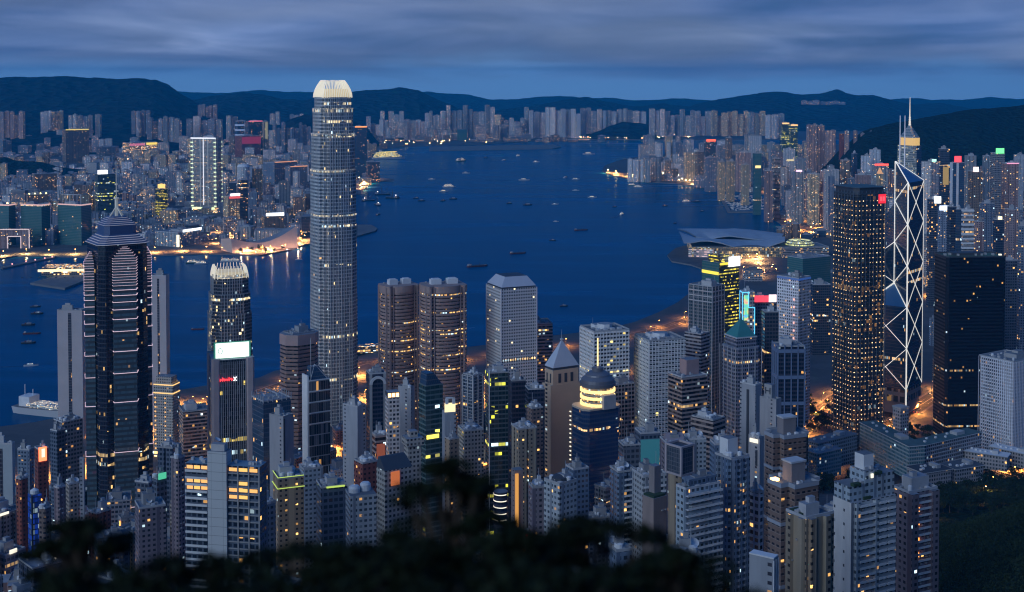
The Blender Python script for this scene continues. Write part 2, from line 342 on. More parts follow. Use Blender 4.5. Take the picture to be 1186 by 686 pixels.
# ================================================================== THE SETTING
def ground_poly(name, pts, z0, z1, mat, mat2=None):
    bm = bmesh.new(); vs = [bm.verts.new((x, y, z1)) for x, y in pts]
    es = [bm.edges.new((vs[i], vs[(i+1) % len(vs)])) for i in range(len(vs))]
    bmesh.ops.triangle_fill(bm, edges=es, use_beauty=True)
    for f in bm.faces:
        f.normal_update()
        if f.normal.z < 0: f.normal_flip()
    lo = [bm.verts.new((x, y, z0)) for x, y in pts]
    for i in range(len(vs)):
        j = (i+1) % len(vs); f = bm.faces.new((vs[i], vs[j], lo[j], lo[i])); f.material_index = 1 if mat2 else 0
    bmesh.ops.recalc_face_normals(bm, faces=[f for f in bm.faces])
    me = bpy.data.meshes.new(name); bm.to_mesh(me); bm.free(); me.materials.append(mat)
    if mat2: me.materials.append(mat2)
    o = bpy.data.objects.new(name, me); COL.objects.link(o); o['kind'] = 'structure'; return o
def water_mat():
    m = bpy.data.materials.new('harbour_water'); m.use_nodes = True; t = m.node_tree; t.nodes.clear(); L = t.links
    tc = mk(t, 'ShaderNodeTexCoord')
    mp = mk(t, 'ShaderNodeMapping'); mp.inputs['Scale'].default_value = (0.035, 0.11, 1); mp.inputs['Rotation'].default_value = (0, 0, 0.35); L.new(tc.outputs['Object'], mp.inputs[0])
    n = mk(t, 'ShaderNodeTexNoise', i_Scale=1.0, i_Detail=6.0, i_Roughness=0.62); L.new(mp.outputs[0], n.inputs['Vector'])
    # old wakes and wind lanes: slow streaks where the surface is a little rougher
    mp2 = mk(t, 'ShaderNodeMapping'); mp2.inputs['Scale'].default_value = (0.0011, 0.006, 1); mp2.inputs['Rotation'].default_value = (0, 0, -0.5); L.new(tc.outputs['Object'], mp2.inputs[0])
    n2 = mk(t, 'ShaderNodeTexNoise', i_Scale=1.0, i_Detail=6.0, i_Distortion=1.6); L.new(mp2.outputs[0], n2.inputs['Vector'])
    n3 = mk(t, 'ShaderNodeTexNoise', i_Scale=0.0009, i_Detail=3.0); L.new(tc.outputs['Object'], n3.inputs['Vector'])
    bp = mk(t, 'ShaderNodeBump', i_Strength=0.6, i_Distance=1.2); L.new(n.outputs[0], bp.inputs['Height'])
    deep = mixc(t, ramp(t, n2.outputs[0], [(0.46, 0.0), (0.66, 0.9)]), mixc(t, n3.outputs[0], (0.0001, 0.052, 0.148), (0.0001, 0.092, 0.220)), (0.004, 0.105, 0.26))
    d = mk(t, 'ShaderNodeBsdfDiffuse'); L.new(deep, d.inputs[0])
    g = mk(t, 'ShaderNodeBsdfGlossy'); g.inputs[0].default_value = (.62, .88, 1, 1); L.new(ramp(t, n2.outputs[0], [(0.35, 0.10), (0.55, 0.20), (0.70, 0.34)]), g.inputs['Roughness']); L.new(bp.outputs[0], g.inputs['Normal'])
    f = mk(t, 'ShaderNodeFresnel', i_IOR=1.33); mx = mk(t, 'ShaderNodeMixShader'); L.new(math_(t, 'MULTIPLY', f.outputs[0], 0.42), mx.inputs[0]); L.new(d.outputs[0], mx.inputs[1]); L.new(g.outputs[0], mx.inputs[2])
    o = mk(t, 'ShaderNodeOutputMaterial'); L.new(mx.outputs[0], o.inputs[0]); return m
mb = MB(); mb.quad([(-20000, -3000, 0), (20000, -3000, 0), (20000, 26000, 0), (-20000, 26000, 0)])
tag(mb.build('harbour_water', water_mat()), kind='structure')
def urban_mat(name, a, b_, sc, glow=0.0):
    m = bpy.data.materials.new(name); m.use_nodes = True; t = m.node_tree; b = t.nodes['Principled BSDF']
    tc = mk(t, 'ShaderNodeTexCoord'); v = mk(t, 'ShaderNodeTexVoronoi', i_Scale=sc); t.links.new(tc.outputs['Object'], v.inputs['Vector'])
    n = mk(t, 'ShaderNodeTexNoise', i_Scale=sc*3, i_Detail=5.0); t.links.new(tc.outputs['Object'], n.inputs['Vector'])
    f = math_(t, 'MULTIPLY_ADD', v.outputs['Color'], 0.5, math_(t, 'MULTIPLY', n.outputs[0], 0.5))
    t.links.new(mixc(t, f, a, b_), b.inputs['Base Color']); b.inputs['Roughness'].default_value = 0.85
    return m
M_city = urban_mat('city_ground', (0.035, 0.04, 0.05), (0.12, 0.12, 0.13), 0.03)
M_quay = pmat('quay_wall', (0.16, 0.16, 0.17), 0.85, noise=0.2, nscale=0.05)
ISLE = [(-60, 500), (0, 497), (40, 492), (90, 482), (130, 478), (170, 465), (205, 455), (240, 449), (300, 440), (318, 432), (355, 425), (415, 408), (440, 404), (470, 404), (545, 404), (600, 397), (640, 391), (700, 384), (735, 375), (762, 364), (785, 352), (800, 340), (815, 324), (812, 312), (800, 308), (778, 304), (773, 297), (782, 289), (800, 284), (830, 281), (870, 279), (895, 275), (908, 267), (903, 259), (890, 252), (905, 246), (912, 236), (900, 228), (860, 223), (838, 222), (815, 218), (790, 214), (760, 212), (735, 209), (710, 204), (697, 199), (700, 193), (715, 187), (735, 183), (765, 180), (800, 174), (850, 170), (900, 168)]
isle = [ground(x, y) for x, y in ISLE] + [(5600, 8200), (6500, 1300), (-1500, 1300)]
ground_poly('island_ground', isle, -0.6, 3.0, M_city, M_quay)
KOWL = [(780, 163), (740, 162.5), (700, 162), (640, 163), (600, 165), (560, 168), (480, 170), (447, 172), (441, 177), (433, 182), (430, 190), (437, 203), (433, 208), (414, 224), (406, 234), (400, 250), (414, 262), (437, 266), (435, 269), (414, 275), (355, 284), (335, 291), (300, 297), (270, 296), (235, 295), (200, 296.5), (172, 297), (100, 299), (63, 298), (19, 297.5), (0, 301), (-60, 308)]
kowl = [ground(x, y) for x, y in KOWL] + [(-3500, 2600), (-9000, 6000), (-12000, 25000), (15000, 25000), (15000, 9800)]
ground_poly('mainland_ground', list(reversed(kowl)), -0.6, 3.0, M_city, M_quay)
def veg_mat(name, a, b_, s1, s2, bump=0.6):
    m = bpy.data.materials.new(name); m.use_nodes = True; t = m.node_tree; b = t.nodes['Principled BSDF']; b.inputs['Roughness'].default_value = 0.95; b.inputs['Specular IOR Level'].default_value = 0.1
    tc = mk(t, 'ShaderNodeTexCoord')
    n = mk(t, 'ShaderNodeTexNoise', i_Scale=s1, i_Detail=8.0, i_Roughness=0.65); v = mk(t, 'ShaderNodeTexVoronoi', i_Scale=s2)
    t.links.new(tc.outputs['Object'], n.inputs['Vector']); t.links.new(tc.outputs['Object'], v.inputs['Vector'])
    t.links.new(mixc(t, math_(t, 'ADD', math_(t, 'MULTIPLY', n.outputs[0], 0.7), math_(t, 'MULTIPLY', v.outputs[0], 0.35)), a, b_), b.inputs['Base Color'])
    bp = mk(t, 'ShaderNodeBump', i_Strength=bump, i_Distance=1/s2); t.links.new(v.outputs[0], bp.inputs['Height']); t.links.new(bp.outputs[0], b.inputs['Normal'])
    return m
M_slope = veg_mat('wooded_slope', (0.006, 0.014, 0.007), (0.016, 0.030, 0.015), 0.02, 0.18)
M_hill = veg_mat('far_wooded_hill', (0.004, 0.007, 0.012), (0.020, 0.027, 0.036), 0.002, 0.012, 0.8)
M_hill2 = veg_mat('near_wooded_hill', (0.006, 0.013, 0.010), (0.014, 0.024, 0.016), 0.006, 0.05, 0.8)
def hillside():
    xs = np.arange(-900, 1350, 14.0); ys = np.concatenate([np.arange(-1000, -60, 20.0), np.arange(-60, 120, 6.0), np.arange(120, 1401, 14.0)])
    V = [(x, y, T(x, y) - (0.0 if y < 1390 else 3.0)) for y in ys for x in xs]; n = len(xs)
    Fc = [(j*n+i, j*n+i+1, (j+1)*n+i+1, (j+1)*n+i) for j in range(len(ys)-1) for i in range(n-1)]
    me = bpy.data.meshes.new('hillside'); me.from_pydata(V, [], Fc); me.materials.append(M_slope); me.materials.append(M_city)
    me.polygons.foreach_set('use_smooth', [True]*len(Fc))
    idx = []
    for p in me.polygons:
        c = p.center; idx.append(1 if (c.y > 640 and c.x < 130+0.35*(c.y-640)) or c.y > 1180 else 0)
    me.polygons.foreach_set('material_index', idx)
    o = bpy.data.objects.new('hillside', me); COL.objects.link(o); o['kind'] = 'structure'
hillside()
def ridge(name, sil, Y, depth, mat, seed, rough=1.0, nx=330, front=None):
    front = front or depth; us = np.linspace(sil[0][0], sil[-1][0], nx); ny = 34; V = []
    for j in range(ny):
        t = -1 + 2*j/(ny-1)
        for px in us:
            z = zat(lerp_tab(sil, px)+1.3*mnoise.fractal(Vector((px/26+seed*9, seed, 0.7)), 0.8, 2.0, 4), Y) ; X = (px-CX)/FPX*fwd(Y, z)
            y = Y + (t*front if t < 0 else t*depth)
            w = max(0.0, 1-abs(t)); prof = w**1.25 if abs(t) > 0 else 1
            e = min(1.0, (px-sil[0][0])/30.0, (sil[-1][0]-px)/30.0); 
            s = 1/ (depth*0.55)
            nz = mnoise.fractal(Vector((X*s*1.3+seed, y*s*0.9, seed)), 0.9, 2.0, 6)
            rg = 1-abs(mnoise.noise(Vector((X*s*2.2+seed*2, y*s*0.5, 4.2))))
            zz = z*prof*(1 + rough*(0.28*nz + 0.45*(rg-0.75))*(1-w**3)) + (mnoise.noise(Vector((X/180, y/180, seed)))*z*0.03)
            V.append((X*(y/Y) if t < 0 else X, y, max(zz, -1.0)*max(0.0, min(1, e*2)) if e < .5 else max(zz, -1.0)))
    Fc = [(j*nx+i, j*nx+i+1, (j+1)*nx+i+1, (j+1)*nx+i) for j in range(ny-1) for i in range(nx-1)]
    me = bpy.data.meshes.new(name); me.from_pydata(V, [], Fc); me.materials.append(mat); me.polygons.foreach_set('use_smooth', [True]*len(Fc))
    o = bpy.data.objects.new(name, me); COL.objects.link(o); o['kind'] = 'structure'; return o
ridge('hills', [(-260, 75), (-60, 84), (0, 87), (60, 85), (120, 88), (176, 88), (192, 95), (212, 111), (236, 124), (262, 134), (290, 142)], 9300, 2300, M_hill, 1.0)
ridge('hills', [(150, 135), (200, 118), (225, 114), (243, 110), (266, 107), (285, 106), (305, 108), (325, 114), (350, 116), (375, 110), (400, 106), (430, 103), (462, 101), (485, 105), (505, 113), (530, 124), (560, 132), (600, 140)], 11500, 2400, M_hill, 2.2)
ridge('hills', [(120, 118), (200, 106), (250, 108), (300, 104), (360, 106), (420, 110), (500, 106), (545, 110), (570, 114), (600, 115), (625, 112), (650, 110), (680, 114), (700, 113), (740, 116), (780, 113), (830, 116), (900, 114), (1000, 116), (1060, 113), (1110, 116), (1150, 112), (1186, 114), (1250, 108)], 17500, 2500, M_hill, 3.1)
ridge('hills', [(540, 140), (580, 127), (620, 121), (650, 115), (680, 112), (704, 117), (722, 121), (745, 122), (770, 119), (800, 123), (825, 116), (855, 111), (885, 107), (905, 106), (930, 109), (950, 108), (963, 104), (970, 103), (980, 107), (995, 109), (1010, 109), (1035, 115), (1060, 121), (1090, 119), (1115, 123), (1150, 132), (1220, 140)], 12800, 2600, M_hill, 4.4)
ridge('hills', [(950, 225), (963, 205), (971, 185), (981, 168), (1000, 150), (1040, 139), (1080, 133), (1115, 128), (1150, 123), (1186, 120), (1240, 112), (1330, 104), (1450, 110)], 4700, 900, M_hill2, 5.2, 0.8, front=1150)
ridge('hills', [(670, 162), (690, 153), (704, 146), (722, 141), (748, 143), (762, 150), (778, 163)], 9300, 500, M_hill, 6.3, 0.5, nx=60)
ridge('hills', [(-60, 178), (-20, 180), (4, 182), (20, 186), (50, 188), (68, 194), (86, 202), (104, 214)], 5500, 420, M_hill2, 7.1, 0.4, nx=60)
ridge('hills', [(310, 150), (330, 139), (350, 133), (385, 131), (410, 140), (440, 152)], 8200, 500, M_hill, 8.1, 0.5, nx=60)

# ================================================================== PLACING A BUILDING
FOOT = []          # footprints already taken: (x, y, radius)
def place(x0, xc, x1, ytop, Y, ratio=1.0, base=None):
    Z = zat(ytop, Y); f = fwd(Y, Z); u0, uc, u1 = [(p-CX)/FPX for p in (x0, xc, x1)]; X = uc*f
    def ab(th):
        c, s = math.cos(th), math.sin(th)
        return (u0*f-X)/(-c-u0*s*CP), (u1*f-X)/(s-u1*c*CP)
    lo, hi = R(3), R(87)
    for _ in range(50):
        m = (lo+hi)/2; a, b = ab(m)
        if a <= 0: hi = m; continue
        if b <= 0: lo = m; continue
        if a/b < ratio: lo = m
        else: hi = m
    th = (lo+hi)/2; a, b = ab(th); a = abs(a); b = abs(b)
    cx = X + (-math.cos(th)*a + math.sin(th)*b)/2; cy_ = Y + (math.sin(th)*a + math.cos(th)*b)/2
    if base is None: base = max(3.0, T(cx, cy_)) if cy_ < 1400 and cx < 1300 else 3.0
    FOOT.append((cx, cy_, math.hypot(a, b)/2))
    return dict(X=cx, Y=cy_, a=a, b=b, rz=PI/2-th, base=base-2, h=Z-base+2, Z=Z, near=Y)
def root(name, label, cat, P, group=None):
    o = thing(name, label, cat, (P['X'], P['Y'], P['base']), P['rz'], group); P['root'] = o; return o
def hz(P, py): return zat(py, P['near']) - P['base']      # height above base of a picture row on the near corner
_clutter = {}
def roof_kit(r, b, a, z, seed, n=1.0, rim=1.1, plant=True, mat=None, fw=None, ph=None):
    """parapet, plant room, tanks, chillers and pipes on a flat roof"""
    g = random.Random(seed); mat = mat or M_conc
    m = MB(); t = 0.35
    for (cx, cy_, sx, sy) in ((0, -a/2+t/2, b, t), (0, a/2-t/2, b, t), (-b/2+t/2, 0, t, a-2*t), (b/2-t/2, 0, t, a-2*t)): m.box(cx, cy_, z-0.02, sx, sy, rim)
    m.build('parapet', mat, r)
    if plant:
        pw, pd = b*g.uniform(.3, .5), a*g.uniform(.3, .5); h = ph or g.uniform(3.5, 7); px, py = g.uniform(-.15, .15)*b, g.uniform(-.15, .15)*a
        m = MB(); m.box(px, py, z, pw, pd, h, 0, 1); m.box(px+pw*.1, py, z+h, pw*.45, pd*.5, 2.2, 0, 1); m.build('plant_room', [fw or mat, M_roof], r)
    k = int(g.randint(4, 9)*n)
    if k:
        if 'chiller' not in _clutter:
            m = MB(); m.box(0, 0, 0, 1, 1, .86); m.prism(ngon(.36, 8), .86, 1.0, 0, 0); _clutter['chiller'] = m.mesh('rooftop_chiller', [M_conc])
        for i in range(k):
            o = bpy.data.objects.new('rooftop_chiller', _clutter['chiller']); COL.objects.link(o); o.parent = r
            o.location = (g.uniform(-.38, .38)*b, g.uniform(-.38, .38)*a, z); o.scale = (g.uniform(1.2, 3), g.uniform(1.2, 3), g.uniform(0.8, 2.2))
    for i in range(int(g.randint(0, 2)*n)):
        m = MB(); x, y = g.uniform(-.36, .36)*b, g.uniform(-.36, .36)*a; rr = g.uniform(1.0, 1.8)
        m.lathe([(rr, z), (rr, z+2.4), (0.1, z+2.9)], 10, x, y); m.build('water_tank', M_white, r)
    if g.random() < .45*n:
        m = MB(); x, y = g.uniform(-.3, .3)*b, g.uniform(-.3, .3)*a; m.bar((x, y, z), (x, y, z+g.uniform(6, 13)), .14); m.build('aerial', M_steel, r)
    if g.random() < .3*n:
        m = MB(); x, y = g.uniform(-.4, .4)*b, g.uniform(-.4, .4)*a
        m.lathe([(0.01, 0), (0.8, .12), (1.5, .55), (1.9, 1.0)], 12); o = m.build('satellite_dish', M_white, r, loc=(x, y, z+2.2)); o.rotation_euler = (R(40), R(20), 0)
        m = MB(); m.bar((0, 0, 0), (0, 0, -2.2), .12); m.build('dish_post', M_steel, o)
def body(P, mat, pts=None, z0=0, z1=None, name='tower_walls', roof=None, u0=None, parent=None):
    pts = pts or rect(P['b'], P['a']); u0 = rnd.randint(1, 90)*1000.0 + 0.0 if u0 is None else u0
    m = MB(); m.prism(pts, z0, P['h'] if z1 is None else z1, 0, 1, u0=u0); return m.build(name, [mat, roof or M_roof], parent or P['root'])
def bands(r, P, z0, z1, step, h, d, mat, name='floor_bands', pts=None, off=0.0):
    """projecting spandrels or balcony slabs round the plan, one part"""
    m = MB(); z = z0+off; base = pts or rect(P['b'], P['a']); 
    def grow(pp, d):
        cx = sum(p[0] for p in pp)/len(pp); cy_ = sum(p[1] for p in pp)/len(pp)
        mx = max(abs(p[0]-cx) for p in pp); my = max(abs(p[1]-cy_) for p in pp)
        return [(cx+(p[0]-cx)*(mx+d)/mx, cy_+(p[1]-cy_)*(my+d)/my) for p in pp]
    g = grow(base, d)
    while z < z1-h: m.prism(g, z, z+h, 0, 0, bottom=True); z += step
    return m.build(name, mat, r)
def fins(r, P, z0, z1, step, w, d, mat, name='mullion_fins', faces='lr', inset=0.0):
    m = MB(); b, a = P['b'], P['a']
    if 'l' in faces:
        k = max(2, int((a-2*inset)/step)); 
        for i in range(k+1): m.box(-b/2-d/2, -a/2+inset+(a-2*inset)*i/k, z0, d, w, z1-z0)
    if 'r' in faces:
        k = max(2, int((b-2*inset)/step))
        for i in range(k+1): m.box(-b/2+inset+(b-2*inset)*i/k, -a/2-d/2, z0, w, d, z1-z0)
    if 'o' in faces:
        k = max(2, int((a-2*inset)/step))
        for i in range(k+1): m.box(b/2+d/2, -a/2+inset+(a-2*inset)*i/k, z0, d, w, z1-z0)
        k = max(2, int((b-2*inset)/step))
        for i in range(k+1): m.box(-b/2+inset+(b-2*inset)*i/k, a/2+d/2, z0, w, d, z1-z0)
    return m.build(name, mat, r)
def sign_on(r, P, face, s0, s1, z0, z1, mat, name='roof_sign', d=0.8, out=0.5, parent=None):
    """a flat sign panel on the left (l) or right (r) face; s is the fraction along the face from the near corner"""
    m = MB(); b, a = P['b'], P['a']
    if face == 'l': m.box(-b/2-out, -a/2+a*(s0+s1)/2, z0, d, a*(s1-s0), z1-z0)
    else: m.box(-b/2+b*(s0+s1)/2, -a/2-out, z0, b*(s1-s0), d, z1-z0)
    return m.build(name, mat, parent or r)
# ================================================================== LANDMARK TOWERS
# ---- tall finance tower with a glowing claw crown
fdef('ifc', (0.62, 0.62, 0.62), (0.035, 0.06, 0.10), FloorH=4.2, BayW=1.5, WinW=0.72, WinH=0.70, Lit=0.02, LitStr=1.6, FloorLit=0.06, Var=0.1, GlassSpec=1.0, WallRough=0.4, LitCol=(1, .7, .3), LitCol2=(1, .9, .6))
fdef('ifc_side', (0.60, 0.62, 0.63), (0.10, 0.13, 0.17), FloorH=4.2, BayW=3.0, WinW=1.1, WinH=0.52, Lit=0.012, LitStr=1.2, Var=0.1, GlassSpec=1.0, WallRough=0.4)
fdef('ifc_lit', (0.6, 0.6, 0.58), (0.2, 0.2, 0.2), FloorH=4.2, BayW=1.5, WinW=0.8, WinH=0.8, Lit=0.8, LitStr=0.75, Var=0.1, LitCol=(1, .78, .42), LitCol2=(1, .9, .66))
def claw_tower(name, label, P, tiers, crown, litz, body_m, side_m, claw_n, grp=None):
    r = root(name, label, 'skyscraper', P); b, a = P['b'], P['a']; h = P['h']
    u0 = 3000.0
    def plan(k, nt):   # square with re-entrant corners and slightly bowed faces
        x, y = b/2*k, a/2*k; n = nt; bo = 0.035*b*k
        return [(-x+n, -y), (0, -y-bo), (x-n, -y), (x-n, -y+n*.45), (x-n*.45, -y+n*.45), (x-n*.45, -y+n), (x, -y+n), (x+bo, 0), (x, y-n), (x-n*.45, y-n), (x-n*.45, y-n*.45), (x-n, y-n*.45), (x-n, y), (0, y+bo), (-x+n, y), (-x+n, y-n*.45), (-x+n*.45, y-n*.45), (-x+n*.45, y-n), (-x, y-n), (-x-bo, 0), (-x, -y+n), (-x+n*.45, -y+n), (-x+n*.45, -y+n*.45), (-x+n, -y+n*.45)]
    z = 0
    for i, (zt, k) in enumerate(tiers):
        m = MB(); pts = plan(k, b*0.17*k); n = len(pts)
        m.prism(pts, z, zt, 0, 2, u0=u0, v0=z)
        for q, f in enumerate(m.f):      # the left face is banded, the right face ribbed
            c = [(m.v[j][0], m.v[j][1]) for j in f]; mx = sum(p[0] for p in c)/len(c)
            if mx < -b*k*0.44 and m.m[q] == 0: m.m[q] = 1
        m.build('tower_shaft', [body_m, side_m, M_roof], r)
        m = MB()
        for s in range(9):               # ribs on the faces seen
            y = (-0.28+0.56*s/8)*a*k; m.box(-b/2*k-0.035*b*k*(1-abs(y)/(a*k*.33))-.25, y, z, .5, .28, zt-z); m.box(y, -a/2*k-0.035*b*k*(1-abs(y)/(a*k*.33))-.25, z, .45, .8, zt-z)
        m.build('mullion_fins', M_steel, r)
        z = zt
    for z0, z1, k in litz:
        m = MB(); m.prism(plan(k, b*0.17*k), z0, z1, 0, 0, u0=u0, bottom=True); m.build('lit_mechanical_floor', F['ifc_lit'], r)
    z0, z1, k0, k1 = crown; m = MB(); pl = rect(b*k0*.86, a*k0*.86); p2 = rect(b*k1*.9, a*k1*.9)
    m.prism(pl, z0, z0+(z1-z0)*.5, 0, 0, pts2=[(x*.88, y*.88) for x, y in pl]); m.build('crown_lantern', CR_in, r)
    m = MB()
    for sx, sy in ((0, -1), (0, 1), (-1, 0), (1, 0)):
        for i in range(claw_n):
            s = -0.5+(i+0.5)/claw_n; prev = None
            for q in range(5):
                t = q/4; k = k0+(k1-k0)*(t**1.9); wv = s*(0.92 if abs(s) < .3 else 0.92)
                zz = z0+(z1-z0)*t*(1.0 if abs(s) < .4 else .93)
                p = ((s*b*k*.96) if sx == 0 else sx*b*k/2, (s*a*k*.96) if sy == 0 else sy*a*k/2, zz)
                if prev: m.bar(prev, p, .50 if q < 3 else .4, n=4)
                prev = p
    m.build('crown_claws', CR_out, r)
    return r
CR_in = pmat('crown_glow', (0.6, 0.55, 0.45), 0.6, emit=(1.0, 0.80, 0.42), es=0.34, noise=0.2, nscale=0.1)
CR_out = pmat('floodlit_claws', (0.75, 0.74, 0.70), 0.5, emit=(1.0, 0.88, 0.60), es=0.50)  # warm floodlight on the claws put in as a faint glow
P = place(355, 372, 416, 113, 1500, 1.0, 3); hh = lambda py: zat(py, 1500) - P['base']
P['b'] = P['a'] = (P['a']+P['b'])/2
claw_tower('finance_tower', 'tallest tower by the harbour, silver ribbed glass with a glowing pale claw crown', P,
    [(hh(345), 1.0), (hh(262), .985), (hh(199), .965), (hh(157), .92), (hh(130), .85), (hh(113), .77)],
    (hh(113)-.5, hh(93), .76, .50), [(hh(200.5), hh(198), .975), (hh(158.5), hh(155.5), .935), (hh(131), hh(126), .86), (hh(252), hh(250.4), .99)], F['ifc'], F['ifc_side'], 15)
fdef('ifc_one', (0.20, 0.22, 0.25), (0.02, 0.03, 0.045), FloorH=4.0, BayW=1.8, WinW=0.9, WinH=0.66, Lit=0.09, LitStr=2.2, FloorLit=0.05, Var=0.1, GlassSpec=0.8, LitCol=(1, .75, .35), LitCol2=(1, .93, .7))
P = place(237, 244, 295, 325, 1500, 1.0, 3); hh = lambda py: zat(py, 1500) - P['base']; P['b'] = P['a'] = 48
claw_tower('finance_tower', 'dark stepped tower with a short glowing white crown above a backlit sign', P,
    [(hh(408), 1.0), (hh(366), .98), (hh(343), .92), (hh(325), .84)], (hh(325)-.5, hh(311), .82, .72), [(hh(326), hh(321), .80)], F['ifc_one'], F['ifc_one'], 9)
# ---- bank headquarters in front of it: pale piers, glass core, red neon, backlit sign on top
fdef('hsb', (0.30, 0.32, 0.36), (0.012, 0.014, 0.02), FloorH=3.9, BayW=2.6, WinW=0.9, WinH=0.95, Lit=0.02, LitStr=1.0, FloorLit=0.09, Var=0.05, LitCol=(.9, .65, .12), LitCol2=(1, .75, .2))
P = place(240, 245.5, 294, 418, 1150, 1.0); r = root('bank_tower', 'office tower with pale piers, striped dark glass and red neon under a backlit white sign', 'skyscraper', P)
P['a'] = 40; b, a, h = P['b'], P['a'], P['h']
body(P, F['hsb'], rect(b*.96, a*.94))
for sx in (-1, 1):
    for sy in (-1, 1):
        m = MB(); m.prism(chamfer(b*.2, a*.22, 1.5, sx*b*.41, sy*a*.40), 0, h+1.0, 0, 1); m.build('corner_pier', [pmat('rose_granite', (0.46, 0.38, 0.39), .7, noise=.12, nscale=.1), M_roof], r)
m = MB()
for i in range(13): m.box(-b*.29+b*.58*i/12, -a*.47-.5, 8, .45, .6, h-10)
m.build('mullion_fins', M_steel, r)
z0 = h+.5
m = MB(); m.box(0, -a*.36, z0+.3, b*.80, 1.2, 13.5); sg = m.build('roof_sign', lamp('sign_mint', (0.80, 1.0, 0.90), 1.6), r)
m = MB(); m.box(0, -a*.36+.7, z0-.6, b*.88, 1.0, 15.2); m.build('sign_frame', lamp('sign_green_edge', (0.02, 0.5, 0.32), 0.35), sg)
m = MB()
for i in range(10):
    t0, t1 = 2*PI*i/10, 2*PI*(i+1)/10; m.bar((-b*.29+1.9*math.cos(t0), -a*.36-.75, z0+6.8+2.6*math.sin(t0)), (-b*.29+1.9*math.cos(t1), -a*.36-.75, z0+6.8+2.6*math.sin(t1)), .28)
m.build('sign_emblem', pmat('sign_grey', (0.30, 0.5, 0.42), .6), sg)
m = MB()       # red script lettering
x = -b*.31
for w, hh_ in ((1.3, 2.2), (1.2, 3.3), (1.4, 2.2), (1.2, 2.2), (1.6, 3.2), (1.2, 2.4)):
    m.box(x, -a*.47-1.3, h-19, .5, .4, hh_); m.bar((x, -a*.47-1.3, h-18.8), (x+w*1.1, -a*.47-1.3, h-18.8+hh_*.7), .25); x += w*1.5
m.build('neon_lettering', L_red, r)
m = MB(); X0 = x+1.2
for q in (-1, 1): m.bar((X0-1.2, -a*.47-1.3, h-17.5+q*1.8), (X0+1.2, -a*.47-1.3, h-17.5-q*1.8), .35)
m.build('neon_emblem', L_white, r)
m = MB(); m.box(0, -a*.1, h, b*.5, a*.4, 6); m.build('plant_room', [M_dark], r)
# ---- dark tower with glowing horizontal neon lines, pyramid top and mast
P = place(99, 115, 172, 285, 1085, 1.0); b, a = P['b'], P['a']; h = P['h']
r = root('neon_line_tower', 'dark blue tower ringed with glowing white lines under a stepped pyramid and mast', 'skyscraper', P)
fdef('center', (0.018, 0.022, 0.040), (0.010, 0.014, 0.03), FloorH=3.9, BayW=1.5, WinW=0.9, WinH=0.75, Lit=0.035, LitStr=1.0, FloorLit=0.02, Var=0.1, GlassSpec=0.7, LitCol=(1, .6, .2))
fdef('center_bay', (0.02, 0.035, 0.05), (0.09, 0.15, 0.19), FloorH=4.4, BayW=1.5, WinW=0.97, WinH=0.5, Lit=0.008, LitStr=1.0, Var=0.1, GlassSpec=0.9)
body(P, F['center'], chamfer(b, a, 5), roof=M_dark)
LN = [287.8, 289.7, 291.8, 294.4, 297.2, 300.2, 303, 306, 309.3, 312.3, 315.4, 318.9, 321.7, 325.2, 328.2, 331.7, 336.8, 343.1, 350.8, 359.5, 370.7, 384.7, 408, 433.5, 467, 525, 590]
def shaft(cx, cy_, hb, ang, dpy):
    zs = [hz(P, q+dpy) for q in LN]; zt = zs[5]
    m = MB(); pts = [(cx+hb*k*math.cos(ang+R(q)), cy_+hb*k*math.sin(ang+R(q))) for q, k in ((-90, 1), (-70, 1.12), (38, 1.05), (90, 1))]
    m.prism(pts, 0, zt, 0, 1, u0=1000); sh = m.build('glass_bay', [F['center_bay'], M_dark], r)
    for i in range(5):
        k = 1-(i+1)*.16; m = MB(); m.prism([(cx+(p[0]-cx)*k, cy_+(p[1]-cy_)*k) for p in pts], zs[5-i], zs[4-i], 0, 0); m.build('stepped_cap', F['center_bay'], sh)
    for i, z in enumerate(zs):
        if z < 8: continue
        k = 1.03 if i > 4 else 1.02-(5-i)*.16; m = MB()
        pp = [(cx+(p[0]-cx)*k, cy_+(p[1]-cy_)*k) for p in pts]; ux, uy = math.cos(ang)*.3, math.sin(ang)*.3
        for q in range(3):
            A, B = pp[q], pp[q+1]; m.bar((A[0]+ux, A[1]+uy, z), (B[0]+ux, B[1]+uy, z), .26 if i > 15 else .15)
        m.build('neon_line', L_pink, sh)
shaft(-b/2-1, 0, 9.0, PI, 7); shaft(0, -a/2-1, 10.5, -PI/2, 0); shaft(b/2+2, 0, 9.5, 0, 2); shaft(0, a/2+1, 9.5, PI/2, 2)
lev = [(0, 1.06), (1.6, .98), (3.2, .90), (4.8, .81), (6.4, .72)]
m = MB(); ml = MB()
for i, (dz, k) in enumerate(lev):
    pp = chamfer(b*k, a*k, 5*k); m.prism(pp, h+dz, h+dz+1.5, 0, 0, pts2=[(x*.95, y*.95) for x, y in pp])
    for q in range(8):
        A, B = pp[q], pp[(q+1) % 8]; ml.bar((A[0]*1.005, A[1]*1.005, h+dz+.2), (B[0]*1.005, B[1]*1.005, h+dz+.2), .28)
m.prism(chamfer(b*.66, a*.66, 4), h+7.9, h+15.5, 0, 0)
for i in range(5):
    k = .66-i*.07; pp = chamfer(b*k, a*k, 3); zz = h+15.5+i*1.4; m.prism(pp, zz, zz+1.3, 0, 0, pts2=[(x*.9, y*.9) for x, y in pp])
    for q in range(8):
        A, B = pp[q], pp[(q+1) % 8]; ml.bar((A[0]*1.005, A[1]*1.005, zz+.2), (B[0]*1.005, B[1]*1.005, zz+.2), .2)
